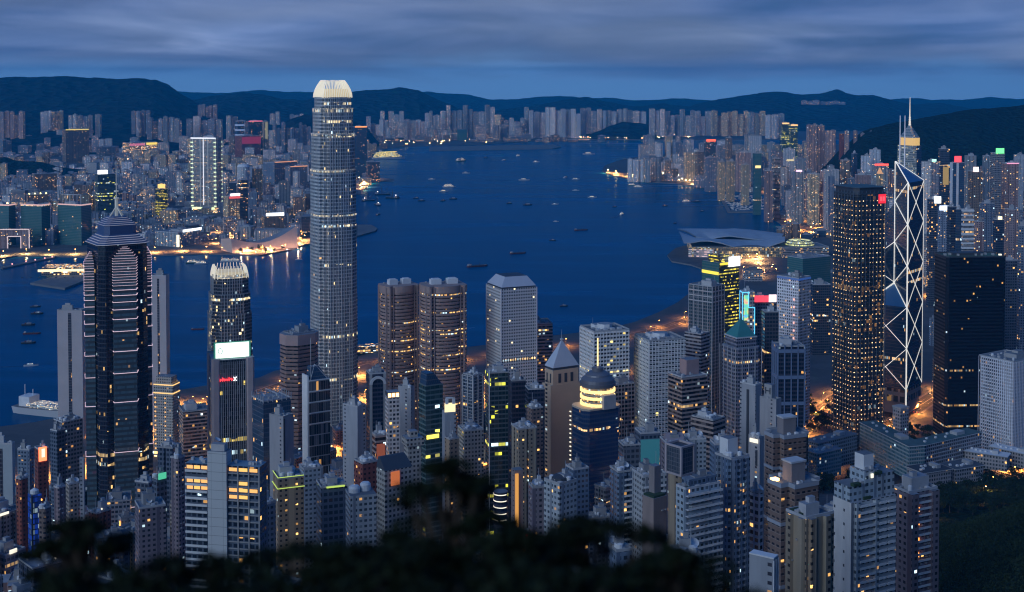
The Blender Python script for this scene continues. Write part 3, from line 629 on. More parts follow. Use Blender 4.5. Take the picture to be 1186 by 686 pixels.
cr = m.build('stepped_pyramid_roof', pmat('blue_slate_panels', (0.06, 0.10, 0.22), .4), r); ml.build('roof_edge_lights', lamp('roof_neon', (0.75, 0.78, 1.0), 0.34), cr)
m = MB(); zt = h+23; mt = zat(186, P['Y'])-P['base']
m.bar((0, 0, zt-2), (0, 0, zt+14), 1.4, n=8); m.bar((0, 0, zt+14), (0, 0, mt), .4, n=6, r2=.15)
for q in range(4):
    t = q*PI/2+.4; m.bar((9*math.cos(t), 9*math.sin(t), zt-3), (0, 0, zt+8), .45)
for z, rr in ((zt+14, 2.4), (zt+20, 2.0), (zt+26, 1.3)): m.lathe([(0.1, z), (rr, z), (rr, z+1.3), (.1, z+1.3)], 10)
m.build('mast', pmat('lit_mast', (0.6, 0.6, 0.55), .5, emit=(.9, .9, .75), es=.12), r)
# ---- pale slender slabs with a dark service strip
def slab(px, Y, label, ratio=.6, strip='l', name='apartment_tower', wallc=(0.46, 0.42, 0.44), top=None):
    P = place(*px, Y, ratio); r = root(name, label, 'tower block', P); b, a, h = P['b'], P['a'], P['h']
    body(P, pmat('slab_wall_%d' % int(wallc[0]*1000), wallc, .75, noise=.1, nscale=.05), rect(b, a))
    m = MB()
    if strip == 'l': m.box(-b/2-.12, 0, 0, .25, a*.13, h-3)
    else: m.box(0, -a/2-.12, 0, b*.12, .25, h-3)
    m.build('window_strip', facade('strip_windows', (0.10, 0.10, 0.12), (0.03, 0.03, 0.05), FloorH=3.0, BayW=1.4, WinW=.8, WinH=.7, Lit=.03, LitStr=1.5), r)
    roof_kit(r, b, a, h, int(px[0]*7+Y), .7); return P
slab((66, 95, 99, 360), 1450, 'pale blank slab tower with one dark window strip, left of the neon line tower', 2.2)
slab((174, 192, 196, 320), 1480, 'pale slender slab tower rising right behind the neon line tower', 1.6)
slab((-12, 14, 17, 515), 880, 'tall blank pale slab cut by the left edge of the picture', 2.0, wallc=(0.40, 0.44, 0.47))
# ---- twin bow-fronted granite towers
fdef('exch', (0.36, 0.25, 0.22), (0.035, 0.022, 0.022), FloorH=3.9, BayW=1.5, WinW=1.1, WinH=0.46, Lit=0.07, LitStr=1.5, FloorLit=0.13, Var=0.08, GlassSpec=0.9, LitCol=(1, .5, .12), LitCol2=(1, .7, .3))
M_gran = pmat('pink_granite', (0.36, 0.26, 0.24), .65, noise=.08, nscale=.1)
def bow_tower(px, Y, label, bowface):
    P = place(*px, Y, .75, 3); r = root('twin_granite_tower', label, 'skyscraper', P); b, a, h = P['b'], P['a'], P['h']
    def outline(k=0.0):
        x, y = b/2+k, a/2+k; o = [(-x+3, -y)]
        rr = b*.32
        for i in range(13):
            t = PI + PI*i/12; o.append((0+rr*math.cos(t), -y+2+ (rr*.42+k*.3)*math.sin(t)))
        o += [(x-3, -y), (x, -y+3), (x, y-3), (x-3, y), (-x+3, y), (-x, y-3)]
        rr = a*.30
        for i in range(9):
            t = PI/2 + PI*i/8; o.append((-x+1+(rr*.35)*math.cos(t), rr*math.sin(t)))
        o.append((-x, -y+3)); return o
    m = MB(); m.prism(outline(), 0, h, 0, 1, u0=5000); m.build('tower_walls', [F['exch'], M_roof], r)
    m = MB(); z = 4
    while z < h-6: m.prism(outline(.45), z, z+1.5, 0, 0, bottom=True); z += 3.9
    m.build('floor_bands', M_gran, r)
    m = MB(); m.prism(outline(.7), h-6, h+1.5, 0, 0); m.build('parapet', M_gran, r)
    m = MB()
    for x, y, s in ((-b*.42, -a/2-.2, 1.8), (b*.42, -a/2-.2, 1.8), (-b*.33, -a/2-.6, 1.2), (b*.33, -a/2-.6, 1.2)): m.box(x, y, 0, s, s, h)
    for y in (-a*.4, a*.4): m.box(-b/2-.3, y, 0, 1.8, 1.8, h)
    m.build('corner_pier', M_gran, r)
    for dx in (-b*.2, b*.22):
        m = MB(); m.box(dx, 0, h+1.5, b*.26, a*.26, 5.5); m.box(dx, 0, h+7, b*.18, a*.18, .8); m.build('plant_room', M_white, r)
    m = MB()
    for i in range(7): m.box(-b*.38+i*b*.12, a*.28, h+1.5, 1.6, 1.6, 1.8)
    m.build('rooftop_chiller', M_conc, r)
bow_tower((438, 449, 486, 334), 1420, 'left of the two pink granite bow-fronted towers by the waterfront', 0)
bow_tower((486, 495, 541, 334), 1400, 'right of the two pink granite bow-fronted towers by the waterfront', 0)
# ---- white tower of round windows with a sloping metal roof
def porthole_mat():
    m = bpy.data.materials.new('porthole_cladding'); m.use_nodes = True; t = m.node_tree; b = t.nodes['Principled BSDF']
    uv = mk(t, 'ShaderNodeUVMap'); sp = mk(t, 'ShaderNodeSeparateXYZ'); t.links.new(uv.outputs[0], sp.inputs[0])
    u = math_(t, 'DIVIDE', sp.outputs[0], 2.9); v = math_(t, 'DIVIDE', sp.outputs[1], 3.5)
    du = math_(t, 'MULTIPLY', math_(t, 'SUBTRACT', math_(t, 'FRACT', u), .5), 2.9); dv = math_(t, 'MULTIPLY', math_(t, 'SUBTRACT', math_(t, 'FRACT', v), .5), 3.5)
    d = math_(t, 'SQRT', math_(t, 'ADD', math_(t, 'MULTIPLY', du, du), math_(t, 'MULTIPLY', dv, dv))); w = math_(t, 'LESS_THAN', d, .92)
    cb = mk(t, 'ShaderNodeCombineXYZ'); t.links.new(math_(t, 'FLOOR', u), cb.inputs[0]); t.links.new(math_(t, 'FLOOR', v), cb.inputs[1])
    wn = mk(t, 'ShaderNodeTexWhiteNoise'); t.links.new(cb.outputs[0], wn.inputs[0])
    t.links.new(mixc(t, w, (0.60, 0.60, 0.62), (0.03, 0.035, 0.05)), b.inputs['Base Color']); b.inputs['Roughness'].default_value = .6
    b.inputs['Emission Color'].default_value = (1, .75, .35, 1); t.links.new(math_(t, 'MULTIPLY', w, math_(t, 'MULTIPLY', math_(t, 'LESS_THAN', wn.outputs[0], .02), 2.5)), b.inputs['Emission Strength']); m.cycles.emission_sampling = 'NONE'
    return m
P = place(563, 579, 622, 335, 1420, .9, 3); P['b'] = P['a'] = (P['a']+P['b'])/2
r = root('porthole_tower', 'white tower of small round windows with a sloping metal roof before the harbour', 'skyscraper', P); b, a, h = P['b'], P['a'], P['h']
m = MB(); m.prism(rect(b, a), 0, h, 0, 1, u0=0); m.build('tower_walls', [porthole_mat(), M_roof], r)
m = MB(); m.prism(rect(b*.96, a*.96), h, h+1.6, 0, 0); m.build('roof_recess', M_dark, r)
m = MB(); m.prism(rect(b*.98, a*.98), h+1.6, h+12, 0, 1, pts2=rect(b*.62, a*.62)); m.build('sloping_roof', [pmat('zinc_roof', (0.50, 0.52, 0.60), .5, noise=.06, nscale=.05), M_dark], r)
m = MB()
for s in (-1, 1):
    m.box(s*b/2-.0, -a/2, 0, 1.3, 1.3, h)
m.box(-b/2, a/2, 0, 1.3, 1.3, h); m.build('corner_pier', pmat('corner_white', (0.66, 0.64, 0.68), .6), r)
m = MB(); m.box(0, -a/2-.15, hz(P, 419), b*.95, .3, 2.0); m.build('lit_window_row', facade('amber_row', (0.3, 0.28, 0.28), (.05, .05, .05), FloorH=60, BayW=2.9, WinW=.5, WinH=3, Lit=5, LitStr=3.0), r)
# ---- gold-dotted dark tower
fdef('gold_dot', (0.035, 0.042, 0.055), (0.02, 0.024, 0.03), FloorH=4.5, BayW=3.6, WinW=0.92, WinH=0.80, Lit=0.10, LitStr=0.22, FloorLit=0.03, Var=0.1, GlassSpec=0.8, LitCol=(1, .45, .1), LitCol2=(.9, .55, .2), Mull=1.0)
P = place(963, 991, 1029, 222, 1400, 1.0, 10); P['b'] = P['a'] = (P['a']+P['b'])/2
r = root('gold_lit_tower', 'dark square tower covered in rows of golden floor lights, beside the white-braced tower', 'skyscraper', P); b, a, h = P['b'], P['a'], P['h']
pl = chamfer(b, a, 5.0); m = MB(); m.prism(pl, 0, h-4, 0, 1, u0=0); m.build('tower_walls', [F['gold_dot'], M_dark], r)
def dot_mat():
    m = bpy.data.materials.new('gold_ceiling_lights'); m.use_nodes = True; t = m.node_tree; b = t.nodes['Principled BSDF']; b.inputs['Base Color'].default_value = (.05, .05, .05, 1)
    g = mk(t, 'ShaderNodeNewGeometry'); wn = mk(t, 'ShaderNodeTexWhiteNoise', noise_dimensions='1D'); t.links.new(g.outputs['Random Per Island'], wn.inputs['W'])
    t.links.new(mixc(t, wn.outputs['Color'], (1, .42, .10), (1, .80, .45)), b.inputs['Emission Color'])
    t.links.new(math_(t, 'MULTIPLY', math_(t, 'POWER', wn.outputs['Value'], 2.2), 3.2), b.inputs['Emission Strength']); m.cycles.emission_sampling = 'NONE'; return m
M_dots = dot_mat()
m = MB(); z = 14; row = 0
while z < h-8:
    for i in range(8):
        s = -0.5+(i+.5)/8
        for x, y in ((-b/2-.15, s*a*.86), (s*b*.86, -a/2-.15)):
            if rnd.random() < .93: m.box(x+rnd.uniform(-.4, .4)*(abs(y) > a/2), y+rnd.uniform(-.4, .4)*(abs(x) > b/2), z+rnd.uniform(-.2, .2), 1.1 if abs(y) > a/2 else .3, .3 if abs(y) > a/2 else 1.1, .95)
    for x, y in ((-b/2+2.2, -a/2+2.2),): m.box(x-.2, y-.2, z, 1, 1, .7)
    z += 5.2; row += 1
m.build('floor_lights', M_dots, r)
m = MB()
for k in (-.5, -.36, -.21, -.07, .07, .21, .36, .5):
    m.box(-b/2-.25, k*a*.86, 0, .4, .5, h); m.box(k*b*.86, -a/2-.25, 0, .5, .4, h)
m.build('mullion_fins', pmat('steel_grey_blue', (.16, .2, .26), .4, metal=.5), r)
m = MB(); m.prism(chamfer(b+1, a+1, 5.5), h-4, h-2.6, 0, 1); m.prism(chamfer(b*.94, a*.94, 5), h-2.6, h+3.0, 0, 1); m.prism(chamfer(b*1.0, a*1.0, 5), h+3.0, h+4, 0, 1)
m.build('roof_deck', [M_dark, pmat('teal_roof', (.07, .13, .15), .6, noise=.3, nscale=.1)], r)
m = MB(); m.box(b*.30, -a/2-.7, h-14, b*.22, .5, 10); s = m.build('roof_sign', lamp('sign_deep_red', (1, .015, .03), 1.1), r)
m = MB(); m.box(b*.26, -a/2-1.05, h-11.5, b*.07, .2, 5); m.box(b*.345, -a/2-1.05, h-11.5, b*.06, .2, 5); m.build('sign_lettering', L_red, s)
# ---- faceted tower with white diagonal bracing and twin masts
P = place(1004, 1052, 1070, 212, 1528, 1.0, 12); S = (P['a']+P['b'])/2; P['a'] = P['b'] = S
r = root('diagonal_braced_tower', 'faceted blue glass tower outlined with white diagonal bracing and twin masts', 'skyscraper', P); q = S/2
fdef('boc', (0.02, 0.05, 0.095), (0.015, 0.05, 0.11), FloorH=4.0, BayW=1.33, WinW=0.85, WinH=0.82, Lit=0.012, LitStr=1.0, FloorLit=0.01, Var=0.1, GlassSpec=1.0, Zone=1)
c0 = {'near': (-q, -q), 'right': (q, -q), 'far': (q, q), 'left': (-q, q)}
mod = (hz(P, 212)-hz(P, 452))/5.0; zb = hz(P, 452)
def quadrant(A, B, zlow, zhigh):
    m = MB(); n = MB()
    A3, B3 = A, B; L = math.dist(A, B); D = math.hypot(q, q)
    m.quad([(A[0], A[1], zb), (B[0], B[1], zb), (B[0], B[1], zlow), (A[0], A[1], zlow)], [(1000, zb), (1000+L, zb), (1000+L, zlow), (1000, zlow)])
    m.quad([(B[0], B[1], zb), (0, 0, zb), (0, 0, zhigh), (B[0], B[1], zlow)], [(2000, zb), (2000+D, zb), (2000+D, zhigh), (2000, zlow)])
    m.quad([(0, 0, zb), (A[0], A[1], zb), (A[0], A[1], zlow), (0, 0, zhigh)], [(3000, zb), (3000+D, zb), (3000+D, zlow), (3000, zhigh)])
    m.quad([(A[0], A[1], zlow), (B[0], B[1], zlow), (0, 0, zhigh)], None, 1)
    return m.build('glass_prism', [F['boc'], M_bluegl], r)
zN = hz(P, 212); zC = zat(187, P['Y']) - P['base']
rise = zC - zN
quadrant(c0['near'], c0['right'], zN, zC)
quadrant(c0['left'], c0['near'], zN-3*mod, zN-3*mod+rise)
quadrant(c0['far'], c0['left'], zN-2*mod, zN-2*mod+rise)
quadrant(c0['right'], c0['far'], zN-1*mod, zN-1*mod+rise)
m = MB(); w = .45
def br(p, z0, p2, z1, rr=w): m.bar((p[0]*1.006, p[1]*1.006, z0), (p2[0]*1.006, p2[1]*1.006, z1), rr)
Nn, Rr, Ff, Ll, C0 = c0['near'], c0['right'], c0['far'], c0['left'], (0, 0)
for i in range(5):                     # right face, full height
    z1 = zN-i*mod; z0 = z1-mod; br(Nn, z1, Rr, z0); br(Rr, z1, Nn, z0)
for i in range(3, 5):                  # left face up to its own roof
    z1 = zN-i*mod; z0 = z1-mod; br(Nn, z1, Ll, z0); br(Ll, z1, Nn, z0)
m.bar((Nn[0], Nn[1], 0), (Nn[0], Nn[1], zN), .85); m.bar((Rr[0], Rr[1], zb), (Rr[0], Rr[1], zN), .5); m.bar((Ll[0], Ll[1], zb), (Ll[0], Ll[1], zN-2*mod), .5); m.bar((Ff[0], Ff[1], zb), (Ff[0], Ff[1], zN-mod), .5)
for i in range(3):                     # inner diagonal face of the tallest prism
    z1 = zN-i*mod; off = lambda p: (p[0]-.4, p[1]+.4)
    A, B = off(Nn), off(C0)
    m.bar((A[0], A[1], z1), (B[0], B[1], z1-mod/2), w); m.bar((B[0], B[1], z1-mod/2), (A[0], A[1], z1-mod), w)
m.bar((-.4, .4, zN-3*mod+rise), (-.4, .4, zC), .5)
m.bar((Nn[0], Nn[1], zN), (0, 0, zC), .6); m.bar((Rr[0], Rr[1], zN), (0, 0, zC), .6)
m.bar((Nn[0], Nn[1], zN-3*mod), (0, 0, zN-3*mod+rise), .5); m.bar((Ll[0], Ll[1], zN-3*mod), (0, 0, zN-3*mod+rise), .5)
for i in range(2, 4):
    z1 = zN-i*mod; m.bar((-.6, -.2, z1+mod*.5), (Ll[0]-.4, Ll[1], z1), w); m.bar((Ll[0]-.4, Ll[1], z1), (-.6, -.2, z1-mod*.5), w)
m.build('white_bracing', pmat('lit_white_bracing', (.75, .75, .72), .5, emit=(1, .96, .85), es=.75), r)
m = MB(); m.prism(rect(S*.98, S*.98), 14, zb, 0, 1, pts2=None); o = m.build('podium_walls', [facade('boc_base', (.34, .29, .27), (.03, .03, .03), FloorH=12, BayW=8, WinW=.7, WinH=.6, Lit=.2, LitStr=.8)], r)
m = MB(); m.box(0, 0, 0, S*.9, S*.9, 14); m.build('granite_base', M_gran, r)
for dx, dy in ((3, -4), (5.5, -9)):
    m = MB(); zz = zC-10; top = zat(134, P['Y'])-P['base']; m.bar((dx, dy, zz), (dx, dy, top), .75, n=6, r2=.5); m.build('mast', pmat('mast_white', (.7, .7, .75), .5, emit=(.8, .82, 1), es=.18), r)
m = MB(); m.box(2, -2, zC-8, 3, 3, 5); m.build('roof_lantern', lamp('lantern_cream', (1, .86, .5), .9), r)
# ---- distant tapering tower with pyramid, gold band and spire
P = place(1039, 1061, 1068, 169, 2850, 2.2, 3); P['b'] = max(P['b'], 28)
r = root('spire_tower', 'pale lit tower with a glass pyramid, gold collar and needle spire in the distance', 'skyscraper', P); b, a, h = P['b'], P['a'], P['h']
fdef('plaza', (0.34, 0.36, 0.36), (0.12, 0.15, 0.16), FloorH=5, BayW=3, WinW=1.1, WinH=.5, Lit=.4, LitStr=.6, Var=.1, LitCol=(1, .8, .45), LitCol2=(.9, .95, .8))
m = MB(); m.prism(chamfer(b, a, 5), 0, h, 0, 1, u0=0)
for i, f in enumerate(m.f):
    if m.v[f[0]][1] < -a/2+.1 and m.v[f[1]][1] < -a/2+.1 and m.m[i] == 0: m.m[i] = 2
m.build('tower_walls', [F['plaza'], M_roof, F['glass_blue']], r)
z1 = hz(P, 160); m = MB(); m.prism(chamfer(b*.84, a*.84, 4), h, z1, 0, 0); m.build('gold_collar', lamp('gold_glow', (1, .62, .18), .8), r)
z2 = hz(P, 146); m = MB(); m.prism(chamfer(b*.84, a*.84, 4), z1, z2, 0, 0, pts2=chamfer(b*.14, a*.14, 1)); m.build('pyramid_roof', facade('pyramid_glass', (.3, .33, .36), (.14, .18, .22), FloorH=6, BayW=4, WinW=.85, WinH=.7, Lit=.1, LitStr=.6), r)
z3 = hz(P, 113); m = MB(); m.bar((0, 0, z2), (0, 0, z2+(z3-z2)*.35), 2.4, n=8, r2=1.4); m.bar((0, 0, z2+(z3-z2)*.35), (0, 0, z3), 1.2, n=6, r2=.5)
for i in range(4): m.lathe([(.1, z2+2+i*5), (3.0-.3*i, z2+2+i*5), (3.0-.3*i, z2+3.6+i*5), (.1, z2+3.6+i*5)], 10)
m.build('spire', lamp('spire_white', (1, .93, .8), .8), r)
# ---- brown octagonal banded tower
fdef('brown_band', (0.30, 0.21, 0.19), (0.015, 0.015, 0.02), FloorH=4.3, BayW=2.4, WinW=1.1, WinH=0.5, Lit=0.04, LitStr=1.2, FloorLit=0.02, Var=0.05)
P = place(320, 336, 373, 402, 1330, .8, 3); r = root('octagonal_tower', 'brown banded octagonal tower with a pinkish top band in front of the tallest tower', 'skyscraper', P); b, a, h = P['b'], P['a'], P['h']
m = MB(); m.prism(chamfer(b, a, 9), 0, h, 0, 1, u0=0); m.build('tower_walls', [F['brown_band'], M_roof], r)
bands(r, P, 0, h-2, 4.3, 1.9, .6, pmat('brown_stone', (.30, .21, .19), .7, noise=.1), pts=chamfer(b, a, 9))
m = MB(); m.prism(chamfer(b+1.6, a+1.6, 9.5), h, h+11, 0, 1); m.build('top_band', [pmat('rose_stone', (.46, .33, .31), .7, noise=.1), M_roof], r)
roof_kit(r, b*.7, a*.7, h+11, 5, 1.5)
# ---- small glass tower with white fins, sloped lantern and mast
fdef('line_floor', (0.40, 0.40, 0.42), (0.012, 0.016, 0.025), FloorH=9.5, BayW=2.2, WinW=.93, WinH=.9, Lit=.05, LitStr=.8, Var=.05)
P = place(351, 358, 382, 441, 1120, .7); r = root('fin_office_tower', 'narrow dark glass office with pale spandrel lines, a faceted glass top and a thin mast', 'office tower', P); b, a, h = P['b'], P['a'], P['h']
body(P, F['line_floor'], u0=0); m = MB(); m.box(-b/2-.6, 0, 0, 1.4, a*.9, h+4); m.build('blank_side_wall', M_white, r)
m = MB(); z = hz(P, 492)
while z < h: m.box(0, -a/2-.3, z, b, .5, .7); z += 9.5
m.build('floor_bands', M_white, r)
m = MB(); m.prism(rect(b*.8, a*.8), h, h+11, 0, 0, pts2=rect(b*.4, a*.5, -b*.15)); m.build('faceted_glass_top', F['glass_blue'], r)
m = MB()
for x in (-b*.4, b*.4):
    m.bar((x, -a*.4, h), (-b*.15, -a*.2, h+13), .35)
m.bar((-b*.4, -a*.45, h), (-b*.4, -a*.45, h+37), .3); m.build('mast', M_steel, r)
# ---- two white egg-crate towers
fdef('eggcrate', (0.78, 0.78, 0.78), (0.010, 0.012, 0.02), FloorH=3.75, BayW=3.4, WinW=.80, WinH=.74, Lit=.035, LitStr=1.6, FloorLit=.05, Var=.05, LitCol=(1, .75, .2), LitCol2=(1, .85, .45))
for px, lab in (((672, 688, 729, 385.5), 'left of two white egg-crate office towers, behind the domed round-topped building'), ((735, 752, 794, 396), 'right of two white egg-crate office towers, deep square windows on both faces')):
    P = place(*px, 1260, .9); r = root('eggcrate_tower', lab, 'office tower', P); b, a, h = P['b'], P['a'], P['h']
    body(P, F['eggcrate'], u0=0)
    m = MB(); kx, ky = int(b/3.4), int(a/3.4)
    for i in range(kx+1): m.box(-b/2+min(i*3.4, b), -a/2-.35, 0, .55, .7, h)
    for i in range(ky+1): m.box(-b/2-.35, a/2-min(i*3.4, a), 0, .7, .55, h)
    m.build('concrete_fins', M_white, r)
    m = MB(); z = h-1.6
    while z > 6: m.box(0, -a/2-.33, z, b, .66, .8); m.box(-b/2-.33, 0, z, .66, a, .8); z -= 3.75
    m.build('spandrels', M_white, r)
    roof_kit(r, b, a, h, int(px[0]), 3, rim=1.6, plant=False)
    m = MB(); m.prism(ngon(b*.19, 8, .3), h, h+5, 0, 1); m.prism(rect(b*.5, a*.3, 0, a*.22), h, h+3.5, 0, 1); m.build('plant_room', [M_white, M_roof], r)
    m = MB()
    for i in range(4): m.box(-b*.3+i*b*.2, -a*.3, h, b*.1, a*.12, 2.2)
    m.build('rooftop_chiller', M_conc, r)
# ---- beige tower with a pyramid roof
P = place(628, 638, 673, 430, 1130, .45); r = root('pyramid_roof_tower', 'beige stone tower with a pale pyramid roof and tall belfry openings', 'office tower', P); b, a, h = P['b'], P['a'], P['h']
M_beige = pmat('uplit_beige_stone', (0.58, 0.42, 0.30), .75, noise=.08, nscale=.06)  # beige stone, its colour raised to carry the uplight on the wall
hs = hz(P, 447); body(P, M_beige, z1=hs, roof=M_beige)
m = MB(); m.prism(rect(b*.84, a*.94), hs, h, 0, 1); m.build('belfry_walls', [M_beige, M_roof], r)
for s in (-.2, 0, .2): m = MB(); m.box(s*b, -a*.47-.1, hs+1.5, b*.09, .3, (h-hs)*.62); m.build('belfry_opening', M_dark, r)
for s in (-.2, .2): m = MB(); m.box(-b*.42-.1, s*a, hs+1.5, .3, a*.12, (h-hs)*.62); m.build('belfry_opening', M_dark, r)
m = MB(); z = 8
while z < h-8: m.box(-b/2-.1, 0, z, .25, a*.22, 1.7); z += 3.6
m.build('window', facade('square_window', (.06, .06, .07), (.03, .03, .04), FloorH=3.6, BayW=50, WinW=.9, WinH=.9, Lit=.05, LitStr=1.5), r)
zt = hz(P, 398); m = MB(); m.prism(rect(b*.80, a*.9), h, h+2.2, 1, 1); m.prism(rect(b*.86, a*.98), h+2.2, zt, 0, 0, pts2=rect(.8, .8)); m.build('pyramid_roof', [pmat('zinc_pyramid', (.48, .52, .60), .45, noise=.05), M_dark], r)
m = MB(); m.bar((0, 0, zt-1), (0, 0, zt+10), .3, n=6, r2=.1); m.lathe([(.1, zt), (1.6, zt+.4), (1.6, zt+1.6), (.1, zt+2)], 10); m.build('finial', M_steel, r)
# ---- blue glass office with an illuminated rotunda
P = place(660, 678, 721, 476, 1060, .7); r = root('rotunda_tower', 'blue glass tower topped by a golden lit rotunda with a dome and glowing mast', 'office tower', P); b, a, h = P['b'], P['a'], P['h']
fdef('deep_blue', (0.03, 0.06, 0.13), (0.02, 0.06, 0.17), FloorH=3.7, BayW=1.6, WinW=.92, WinH=.62, Lit=.012, LitStr=1.5, FloorLit=.015, Var=.05, GlassSpec=1.0)
m = MB(); m.prism(chamfer(b, a, 4), 0, h, 0, 1, u0=0); m.build('tower_walls', [F['deep_blue'], pmat('terrace_tiles', (.55, .40, .28), .7)], r)
m = MB(); m.prism(chamfer(b+.8, a+.8, 4.3), h-1.0, h+.6, 0, 0); m.build('parapet', pmat('parapet_cream', (.6, .5, .4), .7), r)
m = MB(); z = 16
while z < h-3: m.box(-b/2-.4, a/2-1.6, z, .8, 1.6, .9); z += 3.7
m.build('edge_lights', L_soft, r)
R0 = b*.40; cx, cy_ = 1.5, 0; cz = hz(P, 449.5)
Mlit = lamp('rotunda_gold', (1, .68, .26), 1.7); m = MB(); k = (cz-h)/6.0
m.lathe([(R0*.93, h), (R0*.93, cz-.5)], 28, cx, cy_); dr = m.build('rotunda_drum', facade('rotunda_wall', (.25, .24, .26), (.04, .04, .05), FloorH=3, BayW=2, WinW=.8, WinH=.6, Lit=.6, LitStr=1.2), r)
for i in range(3):
    z = h+1.2+i*k*1.75; m = MB(); m.lathe([(R0*.93, z), (R0*1.03, z), (R0*1.03, z+k*.72), (R0*.93, z+k*.72)], 28, cx, cy_); m.build('light_ring', Mlit, dr)
m = MB(); m.lathe([(R0*1.05, cz-k*.6), (R0*1.05, cz+k*.2), (R0*.98, cz+k*.2), (R0*.96, cz+k*1.0), (R0*.72, cz+k*1.9), (R0*.70, cz+k*2.3), (R0*.5, cz+k*2.9), (R0*.34, cz+k*3.1), (R0*.34, cz+k*4.0), (.1, cz+k*4.4)], 28, cx, cy_); m.build('dome', pmat('dome_metal', (.20, .20, .23), .45, metal=.4), r)
m = MB(); m.bar((cx, cy_, cz+k*4.2), (cx, cy_, cz+k*4.2+24), .7, n=8, r2=.55); m.build('mast', lamp('mast_gold', (1, .75, .33), 1.5), r)
m = MB(); m.box(R0*.2, -R0*.9, h, R0*.8, R0*.6, k*3.6); m.build('lift_overrun', M_conc, r)
# ---- tower with a copper-green pyramid
fdef('stripe_grey', (0.22, 0.22, 0.28), (0.012, 0.016, 0.03), FloorH=3.9, BayW=2.2, WinW=.7, WinH=.56, Lit=.03, LitStr=1.2, FloorLit=.01, Var=.05)
P = place(834, 852, 882, 404, 1290, 1.0); r = root('green_pyramid_tower', 'grey tower with shoulders stepping up to a copper green pyramid roof', 'office tower', P); b, a, h = P['b'], P['a'], P['h']
body(P, F['stripe_grey'], chamfer(b, a, 4), u0=0)
m = MB(); m.prism(rect(b*.76, a*.76), h, h+9, 0, 1, u0=0); m.build('upper_storeys', [F['stripe_grey'], M_roof], r)
zt = h+9; m = MB(); m.prism(rect(b*.80, a*.80), zt, zt+1.2, 0, 0); m.prism(rect(b*.74, a*.74), zt+1.2, zt+17, 1, 1, pts2=rect(2, 2)); m.build('pyramid_roof', [M_conc, pmat('copper_green', (.05, .22, .22), .5, noise=.1, nscale=.1)], r)
m = MB(); m.bar((0, 0, zt+16), (0, 0, zt+22), .7, n=6, r2=.2); m.lathe([(.1, zt+17), (1.5, zt+18), (.1, zt+20)], 8); m.build('finial', pmat('copper_green2', (.06, .24, .23), .5), r)
fins(r, P, 6, h, 6.6, .7, .5, M_conc)
# ---- dark, near-black glass tower right
fdef('black_glass', (0.006, 0.007, 0.014), (0.004, 0.005, 0.012), FloorH=3.9, BayW=1.8, WinW=.9, WinH=.5, Lit=.035, LitStr=.8, FloorLit=.02, Var=.02, GlassSpec=.35, GlassRough=.3)
P = place(1086, 1092, 1161, 297, 1440, .9, 8); r = root('black_glass_tower', 'near black glass tower with a flat green planted roof right of the braced tower', 'skyscraper', P); P['a'] = 38; b, a, h = P['b'], P['a'], P['h']
body(P, F['black_glass'], chamfer(b, a, 3), u0=0, roof=pmat('green_roof_deck', (.07, .13, .09), .8, noise=.3, nscale=.1)); m = MB(); m.prism(chamfer(b+.6, a+.6, 3), h, h+1.4, 0, 0, caps=False); m.build('parapet', M_dark, r)
m = MB()
for i in range(9): m.box(-b*.42+i*b*.1, a*.1*math.sin(i*2), h, 2.5, 3, 2.2)
m.build('rooftop_chiller', M_conc, r)
m = MB(); m.box(b*.42, -a*.36, h+1.5, 3, 2.4, 1.6); m.build('roof_floodlight', L_soft, r)
m = MB(); m.box(-b*.05, a*.1, h, b*.5, a*.35, 3.2); m.build('plant_room', [M_dark], r)
# ---- big white grid building at the right edge
P = place(1134, 1174, 1205, 420, 1290, .9); r = root('white_grid_office', 'broad white gridded office block cut by the right edge of the picture', 'office tower', P); b, a, h = P['b'], P['a'], P['h']
fdef('white_grid', (0.72, 0.72, 0.78), (0.06, 0.065, 0.09), FloorH=3.4, BayW=2.4, WinW=.62, WinH=.62, Lit=.03, LitStr=1.0, FloorLit=.012, Var=.05)
body(P, F['white_grid'], chamfer(b, a, 2), u0=0); fins(r, P, 8, h, 2.4, .5, .5, pmat('off_white_fins', (.58, .56, .62), .7)); roof_kit(r, b, a, h, 77, 3)
m = MB(); m.box(-b/2-.5, 0, 6, 1.2, a*.98, 3.0); m.box(0, -a/2-.5, 6, b*.98, 1.2, 3.0); m.build('arcade_lights', L_orange, r)
# ---- yellow-lit tower
fdef('yellow_lit', (0.05, 0.06, 0.05), (0.04, 0.05, 0.04), FloorH=4.4, BayW=2.2, WinW=.9, WinH=.36, Lit=.42, LitStr=1.3, FloorLit=.55, Var=.1, LitCol=(.95, .72, .05), LitCol2=(1, .85, .15))
P = place(813, 833, 856, 305, 1700, .9, 3); r = root('yellow_lit_tower', 'tower glowing with yellow floor bands and a white screen near its roof', 'office tower', P); b, a, h = P['b'], P['a'], P['h']
m = MB(); m.prism(rect(b, a), 0, h, 0, 1, u0=0)
for i, f in enumerate(m.f):
    if m.v[f[0]][0] < -b/2+.1 and m.v[f[1]][0] < -b/2+.1 and m.m[i] == 0: m.m[i] = 2
m.build('tower_walls', [F['yellow_lit'], M_roof, F['glass_teal']], r)
m = MB(); m.box(-b/2-.5, 0, h-16, .8, a*.95, 4); m.box(-b/2-.5, a*.3, h-30, .8, a*.3, 4); m.box(0, -a/2-.5, h-3, b*.9, .8, 3); m.box(0, 0, h, b*.98, .8, 1.2); m.box(-b*.2, 0, h, 1, a*.9, 2.0); m.build('yellow_light_band', lamp('acid_yellow', (.95, .75, .05), 1.3), r)
m = MB(); m.box(-b*.1, 0, h, b*.5, a*.6, 9); m.build('plant_room', [F['yellow_lit'], M_roof], r)
sign_on(r, P, 'r', .45, 1.0, h-6, h+7, L_white, 'roof_screen', 1, 1.5)
